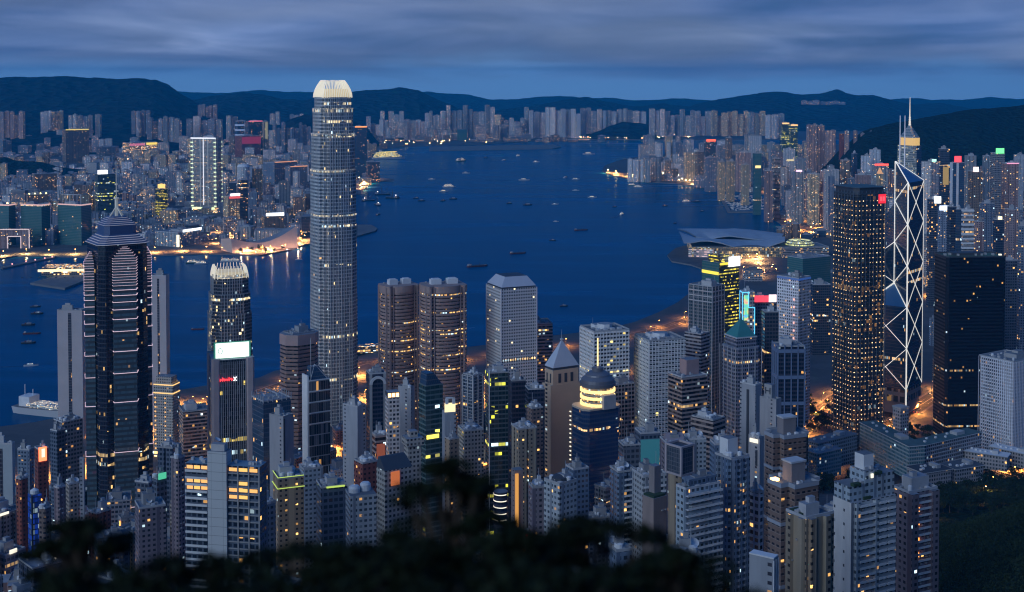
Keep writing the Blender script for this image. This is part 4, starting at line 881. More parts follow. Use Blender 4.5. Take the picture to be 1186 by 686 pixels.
# ---- dark teal neighbour
fdef('teal_dark', (0.14, 0.16, 0.19), (0.02, 0.045, 0.06), FloorH=4, BayW=3, WinW=.8, WinH=.62, Lit=.015, LitStr=1, Var=.05)
P = place(798, 825, 839, 333, 1480, 1.3, 3); r = root('teal_office_tower', 'dark teal glass tower with pale upper bands in front of the yellow lit tower', 'office tower', P); b, a, h = P['b'], P['a'], P['h']
body(P, F['teal_dark'], u0=0); bands(r, P, h-18, h, 6, 1.2, .4, M_conc); roof_kit(r, b, a, h, 12, 2)
fins(r, P, 0, h, 6.2, .5, .4, M_conc)
# ---- white office with small windows
fdef('white_small', (0.76, 0.76, 0.82), (0.05, 0.055, 0.08), FloorH=3.5, BayW=2.6, WinW=.58, WinH=.55, Lit=.05, LitStr=1.2, Var=.05)
P = place(900, 925, 939, 323, 1480, 1.3, 3); r = root('white_hotel_tower', 'white hotel tower of small square windows with a blue-lit roof edge', 'hotel', P); b, a, h = P['b'], P['a'], P['h']
body(P, F['white_small'], u0=0); m = MB()
for cx_, cy2, sx, sy in ((0, -a/2, b, .8), (-b/2, 0, .8, a)): m.box(cx_, cy2, h-2.4, sx, sy, 2.4)
m.build('blue_roof_edge', lamp('blue_edge', (.05, .16, .6), .45), r); roof_kit(r, b, a, h, 31, 2)
m = MB(); z = 10
while z < h-22: m.box(-b/2-.5, -a*.30, z, .8, 1.6, 2.2); z += 9
m.build('neon_dots', lamp('rose_dots', (1, .5, .45), 1.4), r)
# ================================================================== CENTRAL AND MID-LEVELS, ONE BY ONE
fdef('blank_pale', (0.352, 0.352, 0.384), (0.05, 0.05, 0.07), FloorH=3.2, BayW=16, WinW=.10, WinH=.4, Lit=.05, LitStr=1.5, Var=.15)
fdef('grid_white', (0.60, 0.58, 0.60), (0.02, 0.02, 0.03), FloorH=3.5, BayW=3.0, WinW=.66, WinH=.55, Lit=.05, LitStr=1.8, Var=.05)
fdef('band_brown', (0.36, 0.28, 0.26), (0.012, 0.012, 0.018), FloorH=3.7, BayW=2.2, WinW=1.1, WinH=.58, Lit=.04, LitStr=1.5, FloorLit=.02, Var=.05)
fdef('band_rose', (0.46, 0.38, 0.38), (0.02, 0.02, 0.03), FloorH=3.7, BayW=2.2, WinW=1.1, WinH=.50, Lit=.05, LitStr=1.2, FloorLit=.03, Var=.05)
fdef('teal_lit', (0.10, 0.16, 0.17), (0.02, 0.05, 0.055), FloorH=3.8, BayW=4, WinW=.96, WinH=.66, Lit=.03, LitStr=1.6, FloorLit=.05, Var=.05, LitCol=(.9, .85, .12), LitCol2=(1, .9, .3))
fdef('yel_floor', (0.09, 0.12, 0.13), (0.015, 0.03, 0.035), FloorH=3.8, BayW=3, WinW=.92, WinH=.68, Lit=.06, LitStr=1.6, FloorLit=.14, Var=.05, LitCol=(.8, .8, .06), LitCol2=(1, .9, .2))
fdef('navy', (0.035, 0.04, 0.07), (0.012, 0.018, 0.035), FloorH=3.8, BayW=2.4, WinW=.9, WinH=.6, Lit=.02, LitStr=1.2, Var=.05)
fdef('slate', (0.104, 0.128, 0.176), (0.02, 0.03, 0.05), FloorH=3.6, BayW=3, WinW=.7, WinH=.55, Lit=.04, LitStr=1.4, Var=.1)
fdef('near_white', (0.384, 0.432, 0.480), (0.05, 0.065, 0.085), FloorH=3.0, BayW=2.7, WinW=.58, WinH=.46, Lit=.035, LitStr=1.5, PierP=13.5, PierW=.10, Wall2=(.20, .23, .28), Var=.06)
fdef('near_blue', (0.160, 0.216, 0.304), (0.03, 0.045, 0.07), FloorH=3.0, BayW=2.5, WinW=.62, WinH=.5, Lit=.06, LitStr=1.5, PierP=10, PierW=.15, Wall2=(.10, .14, .22), Var=.06)
fdef('near_brown', (0.192, 0.136, 0.120), (0.025, 0.028, 0.04), FloorH=3.05, BayW=3.1, WinW=.58, WinH=.44, Lit=.025, LitStr=1.5, Var=.06)
fdef('near_pink', (0.240, 0.192, 0.216), (0.03, 0.035, 0.05), FloorH=3.0, BayW=3.0, WinW=.5, WinH=.46, Lit=.05, LitStr=1.6, PierP=15, PierW=.12, Wall2=(.14, .11, .14), Var=.06)
fdef('near_tan', (0.272, 0.208, 0.152), (0.03, 0.03, 0.035), FloorH=3.0, BayW=3.2, WinW=.42, WinH=.42, Lit=.09, LitStr=1.8, PierP=9.6, PierW=.34, Wall2=(.36, .28, .20), Var=.06)
fdef('near_cream', (0.400, 0.368, 0.336), (0.03, 0.03, 0.035), FloorH=3.0, BayW=2.6, WinW=.55, WinH=.5, Lit=.02, LitStr=1.5, Var=.06)
fdef('plain_tan', (0.288, 0.232, 0.224), (0.05, 0.05, 0.06), FloorH=3, BayW=40, WinW=.04, WinH=.3, Lit=.02, Var=.1)
fdef('red_wall', (0.24, 0.075, 0.06), (0.03, 0.02, 0.025), FloorH=3.1, BayW=3.2, WinW=.45, WinH=.45, Lit=.05, LitStr=1.6, Var=.1)
fdef('blue_led', (0.02, 0.05, 0.16), (0.01, 0.04, 0.15), FloorH=3.4, BayW=2, WinW=.9, WinH=.8, Lit=4, LitStr=.28, Var=.05, LitCol=(.01, .07, .75), LitCol2=(.03, .12, .8))
COLOURS = {}
def shape_pts(shape, b, a):
    if shape == 'box': return rect(b, a)
    if shape == 'cham': return chamfer(b, a, min(a, b)*.16)
    if shape == 'cross': return crossp(b, a, min(a, b)*.24)
    if shape == 'notch': return notched(b, a, 7.5, 1.6)
    if shape == 'round': return [(p[0]*b/2, p[1]*a/2) for p in ngon(1, 20, PI/20)]
def bl(px, yt, Y, st, label, name='office_tower', cat='office tower', ratio=1.0, shape='box', kit=1.0, base=None, extra=None, plant=True, floors=None, mat2=None, step=3.0, roofm=None, ph=None):
    P = place(px[0], px[1], px[2], yt, Y, ratio, base); r = root(name, label, cat, P); b, a, h = P['b'], P['a'], P['h']
    pts = shape_pts(shape, b, a); body(P, F[st], pts, roof=roofm)
    k = 0.55 if shape in ('cross', 'round') else 1.0
    if kit: roof_kit(r, b*k, a*k, h, int(px[0]*13+yt), kit, plant=plant, ph=ph)
    if floors: bands(r, P, 3, h, step, floors[0], floors[1], mat2 or M_conc, 'floor_slabs', pts=pts)
    if extra: extra(r, P, b, a, h)
    if yt > 410 and kit:
        m = MB(); m.prism(rect(b*1.06+1, a*1.06+1), 0, 8.5, 0, 1, u0=rnd.randint(1, 80)*1000.0); m.build('street_glow_podium', [F['shop'], M_roof], r)  # glowing shop storeys added for warm light at street level
    return P
def balconies(face, spots, w, d, z0, z1, step=3.0, mat=None, solid=True):
    def f(r, P, b, a, h):
        top = h+z1 if z1 <= 0 else z1
        for s in spots:
            m = MB(); z = z0
            while z < top:
                if face == 'l': m.box(-b/2-d/2, -a/2+a*s, z, d, w, .16); m.box(-b/2-d+.06, -a/2+a*s, z+.16, .12, w, .95)
                else: m.box(-b/2+b*s, -a/2-d/2, z, w, d, .16); m.box(-b/2+b*s, -a/2-d+.06, z+.16, w, .12, .95)
                z += step
            m.build('balcony_stack', mat or M_white, r)
    return f
def acs(face, n, seed):
    def f(r, P, b, a, h):
        g = random.Random(seed); m = MB()
        for i in range(n):
            z = 3*int(g.uniform(2, h/3-1))+.4; s = g.uniform(.05, .95)
            if face == 'l': m.box(-b/2-.35, -a/2+a*s, z, .7, .9, .6)
            else: m.box(-b/2+b*s, -a/2-.35, z, .9, .7, .6)
        m.build('air_conditioner', M_conc, r)
    return f
def bays(face, spots, w, d, mat, z1=0, z0=0):
    def f(r, P, b, a, h):
        for s in spots:
            m = MB(); top = h+z1
            if face == 'l': cx, cy_ = -b/2-d/2, -a/2+a*s; pp = [(cx-d/2, cy_+w/2-.5), (cx-d/2, cy_-w/2+.5), (cx+d/2, cy_-w/2), (cx+d/2, cy_+w/2)]
            else: cx, cy_ = -b/2+b*s, -a/2-d/2; pp = [(cx-w/2, cy_+d/2), (cx-w/2+.5, cy_-d/2), (cx+w/2-.5, cy_-d/2), (cx+w/2, cy_+d/2)]
            m.prism(pp, z0, top, 0, 1, u0=rnd.randint(1, 80)*1000.0); m.build('bay_window_stack', [F[mat], M_roof], r)
    return f
def many(*fs):
    def f(r, P, b, a, h):
        for q in fs: q(r, P, b, a, h)
    return f
def addsign(face, s0, s1, dz0, dz1, mat, name='roof_sign', out=.6):
    return lambda r, P, b, a, h: sign_on(r, P, face, s0, s1, h+dz0, h+dz1, mat, name, .6, out)
def wallpanel(face, s0, s1, z0, z1, mat, name='blank_wall', top=0):
    def f(r, P, b, a, h): sign_on(r, P, face, s0, s1, z0, h+z1, mat, name, .5, .25)
    return f
def setback(k, dh, st, dx=0, dy=0, name='upper_storeys'):
    def f(r, P, b, a, h):
        m = MB(); m.prism(rect(b*k, a*k, b*dx, a*dy), h, h+dh, 0, 1, u0=rnd.randint(1, 80)*1000.0); m.build(name, [F[st], M_roof], r)
    return f
# --- Central waterfront and office core
bl((774, 790, 819, 438), 438, 1110, 'band_brown', 'brown banded office block with a square pinkish plant room on its roof', ratio=.8, kit=1, plant=False, floors=(1.5, .5), step=3.7, mat2=pmat('tan_bands', (.36, .28, .26), .7), extra=lambda r, P, b, a, h: MB().prism(rect(b*.5, a*.5, b*.12, a*.1), h, h+13, 0, 1).build('plant_room', [pmat('rose_plaster', (.40, .27, .26), .75, noise=.08), M_roof], r))
bl((793, 812, 822, 388), 388, 1330, 'band_rose', 'pinkish banded office behind the right egg-crate tower', ratio=1.2, kit=2, floors=(1.4, .4), step=3.7)
bl((801, 826, 840, 488), 488, 960, 'band_brown', 'squat brown banded block below the brown banded office', ratio=1.3, kit=3, floors=(1.5, .5), step=3.7, mat2=pmat('tan_bands', (.36, .28, .26), .7))
bl((895, 901, 932, 402), 402, 1170, 'navy', 'dark blue office framed by pale vertical masts', extra=lambda r, P, b, a, h: [fins(r, P, 0, h+2, 5.5, .9, 1.0, pmat('blue_frame', (.16, .22, .36), .5)), bands(r, P, 14, h, 24, 3.0, 1.0, pmat('blue_frame', (.16, .22, .36), .5), 'truss_floors')], kit=2)
bl((857, 875, 882, 447), 447, 1010, 'blank_pale', 'slender pale blue-grey office with a dark window strip beside the green pyramid tower', ratio=1.8, extra=wallpanel('l', .40, .55, 4, -4, M_dark, 'window_strip'))
bl((880, 899, 905, 464), 464, 990, 'blank_pale', 'blank pale hospital block with a stair tower on its roof', name='hospital_block', cat='hospital', ratio=2.2, plant=False, extra=lambda r, P, b, a, h: [MB().prism(rect(b*.7, a*.45, 0, a*.05), h, h+11, 0, 1).build('stair_tower', [M_conc, M_roof], r), [MB().box(-b*.35-.2, a*.05+q*2.0, h+3.5, .3, .8, 5).build('sign_stroke', M_dark, r) for q in (-1, 1)], MB().box(-b*.35-.2, a*.05, h+5.6, .3, 4, .8).build('sign_stroke', M_dark, r)])
def led(r, P, b, a, h):
    m = MB()
    for x, z0, z1 in ((-.5, h-60, h), (0.0, h-16, h+1), (.5, h-60, h-16)):
        m.bar((b*x, -a/2-.6, z0), (b*x, -a/2-.6, z1), .55)
    m.bar((-b/2, -a/2-.6, h), (0, -a/2-.6, h), .55); m.bar((0, -a/2-.6, h-16), (b/2, -a/2-.6, h-16), .55); m.bar((-b/2, a/2, h-60), (-b/2, a/2, h), .5); m.bar((-b/2, -a/2, h), (-b/2, a/2, h), .5)
    m.build('neon_outline', L_cyan, r)
    m = MB(); m.box(-b*.2, -a/2-.4, h-30, b*.36, .5, 27)
    o = m.build('picture_screen', screen_mat, r)
def mk_screen():
    m = bpy.data.materials.new('picture_screen'); m.use_nodes = True; t = m.node_tree; b = t.nodes['Principled BSDF']
    tc = mk(t, 'ShaderNodeTexCoord'); n = mk(t, 'ShaderNodeTexNoise', i_Scale=.16, i_Detail=2.0); t.links.new(tc.outputs['Object'], n.inputs[0])
    t.links.new(ramp(t, n.outputs[0], [(.32, (.02, .35, .9)), (.45, (.05, .8, .15)), (.55, (.9, .7, .05)), (.66, (.9, .1, .1))]), b.inputs['Emission Color']); b.inputs['Emission Strength'].default_value = .9; m.cycles.emission_sampling = 'NONE'; return m
screen_mat = mk_screen()
bl((857, 860, 874, 339), 339, 1380, 'office_grey', 'beige office outlined in cyan neon with a colourful screen on its wall', extra=led, kit=1, base=3)
bl((866, 872, 899, 350), 350, 1400, 'slate', 'grey-blue office with a long red and white sign along its roof edge', ratio=1.0, base=3, kit=1, extra=many(addsign('r', .0, .66, 0, 7, lamp('sign_red_dim', (1, .05, .08), 1.6)), addsign('r', .68, 1.0, 0, 8, lamp('sign_rosewhite', (1, .8, .85), 2.0))))
bl((882, 886, 902, 362), 362, 1330, 'office_dark', 'dark office in front of the red and white roof sign', base=3)
bl((937, 942, 962, 330), 330, 1900, 'office_dark', 'dark broad block seen between the white hotel and the gold-lit tower', base=3)
bl((912, 930, 962, 300), 300, 2300, 'glass_teal', 'low dark green office block behind the white hotel tower', base=3, ratio=.6, kit=2)
bl((397, 414, 424, 472), 472, 1060, 'blank_pale', 'blank white office tower with a cluttered roof below the tallest tower', ratio=1.6, kit=2)
bl((424, 428, 447, 434), 434, 1130, 'navy', 'dark glass office with a rounded arch frame at its top', kit=1, extra=lambda r, P, b, a, h: [wallpanel('r', 0, .16, 0, 0, M_conc, 'corner_pier')(r, P, b, a, h), wallpanel('r', .84, 1.0, 0, 0, M_conc, 'corner_pier')(r, P, b, a, h), MB().lathe([(b*.34, 0), (b*.5, 0), (b*.5, 1), (b*.34, 1)], 14, arc=(0, PI)).build('arch_frame', M_conc, r, loc=(0, -a/2-.4, h-9)).__setattr__('rotation_euler', (PI/2, 0, 0))])
bl((446, 449, 463, 462), 462, 1060, 'grid_white', 'small white grid office with three glowing amber roof windows', kit=1, plant=False, extra=lambda r, P, b, a, h: [MB().prism(rect(b*.98, a*.9), h, h+5, 0, 1).build('penthouse', [M_dark, M_roof], r)] + [MB().box(-b*.33+i*b*.32, -a*.45-.3, h+.8, b*.24, .4, 3.4).build('lit_window', L_warm, r) for i in range(3)])
bl((461, 476, 480, 450), 450, 1090, 'blank_pale', 'blank pale side wall tower beside the small white grid office', ratio=2.4)
bl((485, 493, 513, 447), 447, 985, 'teal_lit', 'teal glass office with a sloped glass roof and one yellow-lit floor', ratio=.8, kit=0, extra=lambda r, P, b, a, h: [MB().prism(rect(b*.9, a*.9), h, h+9, 0, 0, pts2=rect(b*.4, a*.9, -b*.2)).build('sloping_glass_roof', F['glass_blue'], r), wallpanel('r', .05, .75, h*.72, -h*.26, L_yellow, 'lit_floor')(r, P, b, a, h)])
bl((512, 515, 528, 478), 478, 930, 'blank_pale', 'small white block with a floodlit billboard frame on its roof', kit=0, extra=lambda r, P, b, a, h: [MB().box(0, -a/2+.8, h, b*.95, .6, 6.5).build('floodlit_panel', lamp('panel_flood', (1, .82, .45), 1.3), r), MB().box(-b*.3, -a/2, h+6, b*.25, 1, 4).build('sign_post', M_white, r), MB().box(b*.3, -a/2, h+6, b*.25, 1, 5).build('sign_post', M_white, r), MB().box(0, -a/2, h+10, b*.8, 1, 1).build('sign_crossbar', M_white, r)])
bl((536, 548, 559, 436), 436, 1130, 'slate', 'pale blue office with vertical pipes and chillers on the roof', ratio=1.1, kit=4, floors=(.5, .3), extra=lambda r, P, b, a, h: fins(r, P, 0, h, 6, 1.2, .8, M_conc))
bl((562, 566, 590, 433), 433, 1040, 'yel_floor', 'glass office with several lime-yellow lit floors and a white edge fin', ratio=.8, kit=3, extra=many(wallpanel('r', 0, .05, 0, 3, M_white, 'edge_fin'), wallpanel('r', .93, 1, 0, 0, M_dark, 'edge_fin')))
bl((589, 593, 609, 442), 442, 1090, 'navy', 'plain dark office block behind the lime-lit glass office', kit=2)
bl((603, 608, 640, 376), 376, 1480, 'office_band', 'pale banded building tucked behind the round-window tower', base=3, kit=2)
bl((608, 612, 631, 452), 452, 1000, 'navy', 'low dark block with a blue roof left of the pyramid roofed tower', kit=2)
bl((700, 712, 735, 447), 447, 1130, 'band_brown', 'dark ribbed office between the rotunda tower and the right egg-crate tower', kit=3, extra=lambda r, P, b, a, h: fins(r, P, 0, h, 3, .4, .4, M_conc))
bl((292, 305, 337, 466), 466, 1050, 'glass_blue', 'blue glass office with an open steel roof frame right of the bank tower', ratio=.9, kit=1, plant=False, extra=lambda r, P, b, a, h: [fins(r, P, h-1, h+5, 4, .5, .5, M_steel, 'roof_frame', 'lro'), MB().box(0, 0, h+5, b, .7, .7).build('roof_crossbar', M_steel, r), MB().box(0, 0, h+5, .7, a, .7).build('roof_crossbar', M_steel, r)])
bl((312, 328, 340, 484), 484, 960, 'blank_pale', 'pale blue-grey slab office with a dark slot down its middle, in front of blue glass', ratio=1.4, extra=wallpanel('r', .0, .14, 0, -1, M_dark, 'window_slot'))
bl((207, 212, 243, 478), 478, 1340, 'band_brown', 'low brown hotel block with a lit rooftop garden', name='hotel_block', cat='hotel', kit=2, base=3)
def goldsteps(r, P, b, a, h):
    for dz, k in ((0, 1.02), (-9, 1.04)):
        m = MB(); m.prism(rect(b*k, a*k), h+dz-1.2, h+dz, 0, 0, bottom=True); m.build('lit_cornice', lamp('cornice_gold', (1, .6, .2), 1.3), r)
    m = MB(); z = 10
    while z < h-12: m.box(-b/2-.3, a*.42, z, .5, 1.6, 1.4); m.box(-b/2-.3, -a*.1, z, .5, 1.2, 1.2); z += 5
    m.build('lit_window', lamp('gold_windows', (1, .5, .14), 1.3), r)
bl((178, 200, 208, 446), 446, 1380, 'near_cream', 'cream stepped hotel tower with glowing golden cornices', name='hotel_tower', cat='hotel', ratio=1.5, base=3, extra=many(setback(.8, 8, 'near_cream'), goldsteps))
bl((62, 72, 96, 490), 490, 1180, 'office_grey', 'blue-grey gridded office with white tanks on its roof', kit=5, ratio=.8)
bl((58, 66, 76, 500), 500, 1130, 'slate', 'darker blue-grey block in front of the gridded office with tanks')
# --- lower left
bl((20, 34, 39, 522), 522, 990, 'near_blue', 'pale blue apartment block behind the blank slab at the left edge', name='apartment_block', cat='apartment block', ratio=1.8)
bl((40, 44, 56, 521), 521, 960, 'red_wall', 'block carrying a glowing red illuminated sign', kit=1, extra=lambda r, P, b, a, h: [sign_on(r, P, 'r', .05, .8, h-9, h+1.5, lamp('hot_red_sign', (1, .22, .08), 2.2), 'illuminated_sign'), sign_on(r, P, 'r', .3, .6, h-6, h+.3, L_soft, 'sign_centre', .3, 1.2)])
bl((32, 36, 48, 574), 574, 800, 'blue_led', 'slim tower glowing deep blue at the lower left', name='blue_lit_tower', kit=0, extra=lambda r, P, b, a, h: [wallpanel('r', 0, .15, 0, 0, M_dark, 'edge_fin')(r, P, b, a, h), MB().lathe([(b*.4, h), (b*.4, h+2), (.1, h+3.5)], 14).build('roof_cap', M_white, r), [MB().box(b*.5, -a*.5-.3, z, .5, .5, 1).build('edge_light', L_orange, r) for z in range(12, int(h), 7)]])
bl((18, 24, 33, 556), 556, 850, 'red_wall', 'dark red apartment block left of the slim blue-lit tower', name='apartment_block', cat='apartment block', shape='notch')
bl((44, 52, 60, 590), 590, 780, 'near_brown', 'dark brown apartment block right of the slim blue-lit tower', name='apartment_block', cat='apartment block', shape='notch')
bl((62, 68, 76, 566), 566, 850, 'near_pink', 'narrow pinkish apartment block above the dark tree on the left', name='apartment_block', cat='apartment block', shape='notch', extra=acs('r', 20, 3))
bl((76, 80, 92, 562), 562, 880, 'near_cream', 'cream apartment block with a lit stair beside the neon line tower', name='apartment_block', cat='apartment block', extra=acs('r', 20, 4))
bl((92, 97, 98, 530), 530, 980, 'blank_pale', 'thin grey block standing against the base of the neon line tower', kit=0)
bl((156, 172, 180, 560), 560, 850, 'slate', 'blue-grey block with a pitched roof below the neon line tower', ratio=1.4)
bl((176, 182, 193, 556), 556, 830, 'slate', 'small block whose roof frame glows green', kit=1, extra=addsign('r', .1, .9, 0, 4, lamp('green_frame', (.1, .7, .4), .8), 'lit_green_frame'))
bl((156, 161, 192, 590), 590, 740, 'near_pink', 'long low pinkish block with a white parapet, left of the pink tower', name='apartment_block', cat='apartment block', kit=1)
bl((182, 200, 210, 520), 520, 960, 'slate', 'grey apartment tower crowded with roof tanks, behind the pink tower', name='apartment_tower', cat='apartment tower', shape='notch', kit=3)
bl((197, 206, 215, 532), 532, 830, 'near_pink', 'salmon pink apartment tower beside the white-cored tower', name='apartment_tower', cat='apartment tower', shape='notch', extra=acs('r', 30, 6))
# white-cored tower with lit windows
def core_tower():
    P = place(240, 262, 268, 524, 640, 1.6); r = root('white_core_tower', 'apartment tower with a blank white lift core and amber lit windows on its wings', 'apartment tower', P); b, a, h = P['b'], P['a'], P['h']
    Mt = bpy.data.materials.new('white_tiles'); Mt.use_nodes = True; t = Mt.node_tree; bs = t.nodes['Principled BSDF']
    uv = mk(t, 'ShaderNodeUVMap'); sp = mk(t, 'ShaderNodeSeparateXYZ'); t.links.new(uv.outputs[0], sp.inputs[0])
    ln = math_(t, 'MAXIMUM', math_(t, 'LESS_THAN', math_(t, 'FRACT', math_(t, 'DIVIDE', sp.outputs[1], 4.6)), .05), math_(t, 'LESS_THAN', math_(t, 'FRACT', math_(t, 'DIVIDE', sp.outputs[0], 6.2)), .02))
    t.links.new(mixc(t, ln, (.56, .58, .60), (.28, .30, .33)), bs.inputs['Base Color'])
    m = MB(); m.prism(rect(b, a), 0, h, 0, 1); m.build('lift_core', [Mt, M_roof], r)
    m = MB(); m.prism(rect(b*.6, a*.7), h, h+3.4, 0, 1); m.build('plant_room', [M_conc, M_roof], r)
    m = MB(); m.lathe([(.01, 0), (.8, .12), (1.6, .6)], 12); o = m.build('satellite_dish', M_white, r, loc=(0, a*.1, h+5)); o.rotation_euler = (R(30), 0, 0)
    hw = h-7; wing = F['slate']
    for sgn, ln_, cy0 in ((1, 12.5, a/2+6.2), (-1, 17.0, -a/2-8.4)):
        m = MB(); m.prism(rect(b*.9+4, ln_, 3.0, cy0), 0, hw, 0, 1, u0=7000 if sgn > 0 else 9000); w = m.build('wing', [wing, pmat('blue_roof_sheet', (.20, .30, .38), .6, noise=.2)], r)
        m = MB(); z = 4; x = 3-(b*.9+4)/2
        while z < hw-2: m.box(x-.7, cy0, z, 1.6, ln_*.94, .22); m.box(x-1.45, cy0, z+.2, .1, ln_*.94, 1.0); z += 3.45
        if sgn > 0: m.build('balcony_slabs', M_white, w)
        else:
            m = MB(); z = 4
            while z < hw-1: m.box(x-.2, cy0, z, .5, ln_, .5); z += 3.45
            for q in (-.5, -.18, .16, .5): m.box(x-.3, cy0+q*ln_, 0, .7, .7, hw)
            m.build('concrete_frame', M_conc, w)
        litrows = ((1, 1), (3, 1), (4, 1)) if sgn > 0 else ((1, .9), (3, .55), (4, 1), (5, .3))
        for row, fr in litrows:
            zz = hw-3.45*row-.1
            for q in range(3):
                if rnd.random() < fr or q == 1:
                    m = MB(); m.box(x-.02-(.0 if sgn > 0 else .12), cy0+(q-1)*ln_*.31, zz+.9, .16, ln_*.26, 1.7); m.build('lit_window', lamp('amber_window_%d' % (q % 2), (1, .47+.08*(q % 2), .13), 1.25), w)
        m = MB()
        for q in range(5): m.box(3+rnd.uniform(-3, 3), cy0+rnd.uniform(-.4, .4)*ln_, hw, 1.6, 1.4, 1.5)
        m.build('rooftop_chiller', M_conc, w)
core_tower()
def limerails(r, P, b, a, h):
    m = MB()
    for z, k in ((h+1, 1.0), (h-5.5, 1.05)): m.box(0, -a/2*k, z, b*k, .35, .35); m.box(-b/2*k, 0, z, .35, a*k, .35)
    m.build('lime_light_rail', L_lime, r)
bl((316, 322, 352, 556), 556, 760, 'near_tan', 'low terrace block edged with lime green light rails', name='apartment_block', cat='apartment block', kit=3, extra=limerails)
bl((346, 352, 374, 545), 545, 800, 'near_white', 'white-framed block behind the lime-edged terrace', name='apartment_block', cat='apartment block', kit=4)
bl((366, 372, 402, 566), 566, 730, 'slate', 'low block with a second lime green lit roof sign', name='apartment_block', cat='apartment block', kit=3, extra=addsign('r', .2, .9, 0, .8, L_lime, 'lime_light_rail'))
bl((300, 306, 320, 585), 585, 700, 'near_blue', 'dim blue apartment tower below the lime-edged terrace', name='apartment_tower', cat='apartment tower', shape='notch')
bl((410, 420, 438, 538), 538, 800, 'red_wall', 'dark red brick apartment block below the blank white office tower', name='apartment_block', cat='apartment block', kit=3, extra=acs('l', 20, 9))
bl((400, 406, 436, 575), 575, 690, 'near_white', 'low white block with two drum-shaped roof tanks', name='apartment_block', cat='apartment block', kit=0, extra=lambda r, P, b, a, h: [MB().lathe([(3.2, h), (3.2, h+2.2), (2.4, h+3.4), (.1, h+4)], 16, -b*.25).build('drum_tank', M_white, r), MB().lathe([(3.0, h), (3.0, h+3.2), (2.2, h+4.2), (.1, h+4.6)], 16, b*.2, a*.1).build('drum_tank', M_white, r)])
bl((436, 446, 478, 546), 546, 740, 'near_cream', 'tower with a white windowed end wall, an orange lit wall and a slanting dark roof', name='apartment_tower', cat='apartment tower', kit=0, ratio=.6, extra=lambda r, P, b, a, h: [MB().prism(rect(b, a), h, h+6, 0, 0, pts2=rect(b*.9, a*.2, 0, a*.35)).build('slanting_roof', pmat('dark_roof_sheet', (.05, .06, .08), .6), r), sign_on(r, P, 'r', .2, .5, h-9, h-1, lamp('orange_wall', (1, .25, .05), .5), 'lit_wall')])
bl((468, 473, 488, 517), 517, 840, 'near_cream', 'slender beige tower with stacked roof boxes and small square windows', name='apartment_tower', cat='apartment tower', kit=1, extra=many(setback(1.3, 5, 'near_cream'), setback(.6, 9, 'near_cream')))
bl((431, 435, 447, 505), 505, 900, 'band_brown', 'dark block with orange lit lower floors under the arch-topped office', extra=wallpanel('r', .1, .9, 6, -6, lamp('orange_floors', (1, .22, .04), .22), 'lit_floors'))
bl((515, 521, 532, 510), 510, 900, 'near_tan', 'small tan block left of the lime-lit glass office', name='apartment_block', cat='apartment block', kit=2)
bl((530, 537, 560, 500), 500, 960, 'near_cream', 'cluttered pale low block at the foot of the piped office', name='apartment_block', cat='apartment block', kit=4)
bl((592, 600, 622, 498), 498, 920, 'near_tan', 'tan apartment block with warm lit windows left of the beige pyramid tower', name='apartment_block', cat='apartment block', kit=3, shape='notch')
bl((610, 616, 629, 474), 474, 960, 'near_brown', 'dark brown block right beside the beige pyramid tower', name='apartment_block', cat='apartment block', kit=2)
bl((570, 574, 590, 572), 572, 700, 'navy', 'dark building ringed by curved white light lines, seen through the leaves', name='light_ringed_building', kit=0, shape='round', extra=lambda r, P, b, a, h: [MB().lathe([(b/2*1.01, z), (b/2*1.04, z), (b/2*1.04, z+.5), (b/2*1.01, z+.5)], 16, arc=(PI*.6, PI*1.7)).build('light_line', L_soft, r) for z in (h-1.5, h-5, h-8.5, h-12, h-15.5)])
bl((592, 596, 606, 545), 545, 760, 'plain_tan', 'narrow building with a vertical strip of orange light', kit=0, extra=lambda r, P, b, a, h: sign_on(r, P, 'r', .05, .4, h-34, h-2, lamp('orange_strip', (1, .45, .08), .75), 'light_strip'))
bl((612, 617, 633, 566), 566, 700, 'near_pink', 'small pinkish apartment block among the leaves under the beige tower', name='apartment_block', cat='apartment block', kit=2)
bl((630, 648, 668, 562), 562, 680, 'near_white', 'low white block with a dark curved roof above the leaves', name='apartment_block', cat='apartment block', kit=2, extra=lambda r, P, b, a, h: MB().lathe([(b*.4, h), (b*.38, h+2), (b*.2, h+3.4), (.1, h+3.8)], 14).build('curved_roof', M_dark, r))
bl((655, 664, 682, 545), 545, 740, 'near_blue', 'blue-white rooftop block with a big satellite dish', name='apartment_block', cat='apartment block', kit=2, extra=lambda r, P, b, a, h: MB().lathe([(.01, h+2), (1.2, h+2.3), (2.2, h+3.4)], 14).build('satellite_dish', M_white, r))
# --- mid right: Mid-levels apartments
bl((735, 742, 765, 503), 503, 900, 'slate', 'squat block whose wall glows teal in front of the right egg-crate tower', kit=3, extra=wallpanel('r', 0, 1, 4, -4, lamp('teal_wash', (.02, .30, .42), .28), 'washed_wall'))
bl((716, 722, 742, 517), 517, 840, 'slate', 'low grey block with a dark flat roof left of the teal-glowing block', name='apartment_block', cat='apartment block', kit=2)
bl((764, 772, 797, 514), 514, 830, 'near_pink', 'pinkish block with a gabled roof beyond the framed glass penthouse', name='apartment_block', cat='apartment block', kit=1, extra=lambda r, P, b, a, h: MB().prism(rect(b*.8, a*.8), h, h+5, 0, 0, pts2=rect(b*.8, .5)).build('gabled_roof', pmat('rose_roof', (.3, .25, .28), .7), r))
bl((792, 798, 818, 510), 510, 840, 'near_white', 'white block with a glass barrel roof', name='apartment_block', cat='apartment block', kit=2)
bl((822, 828, 848, 516), 516, 760, 'near_blue', 'pale blue roof block in front of the squat brown banded block', name='apartment_block', cat='apartment block', kit=3)
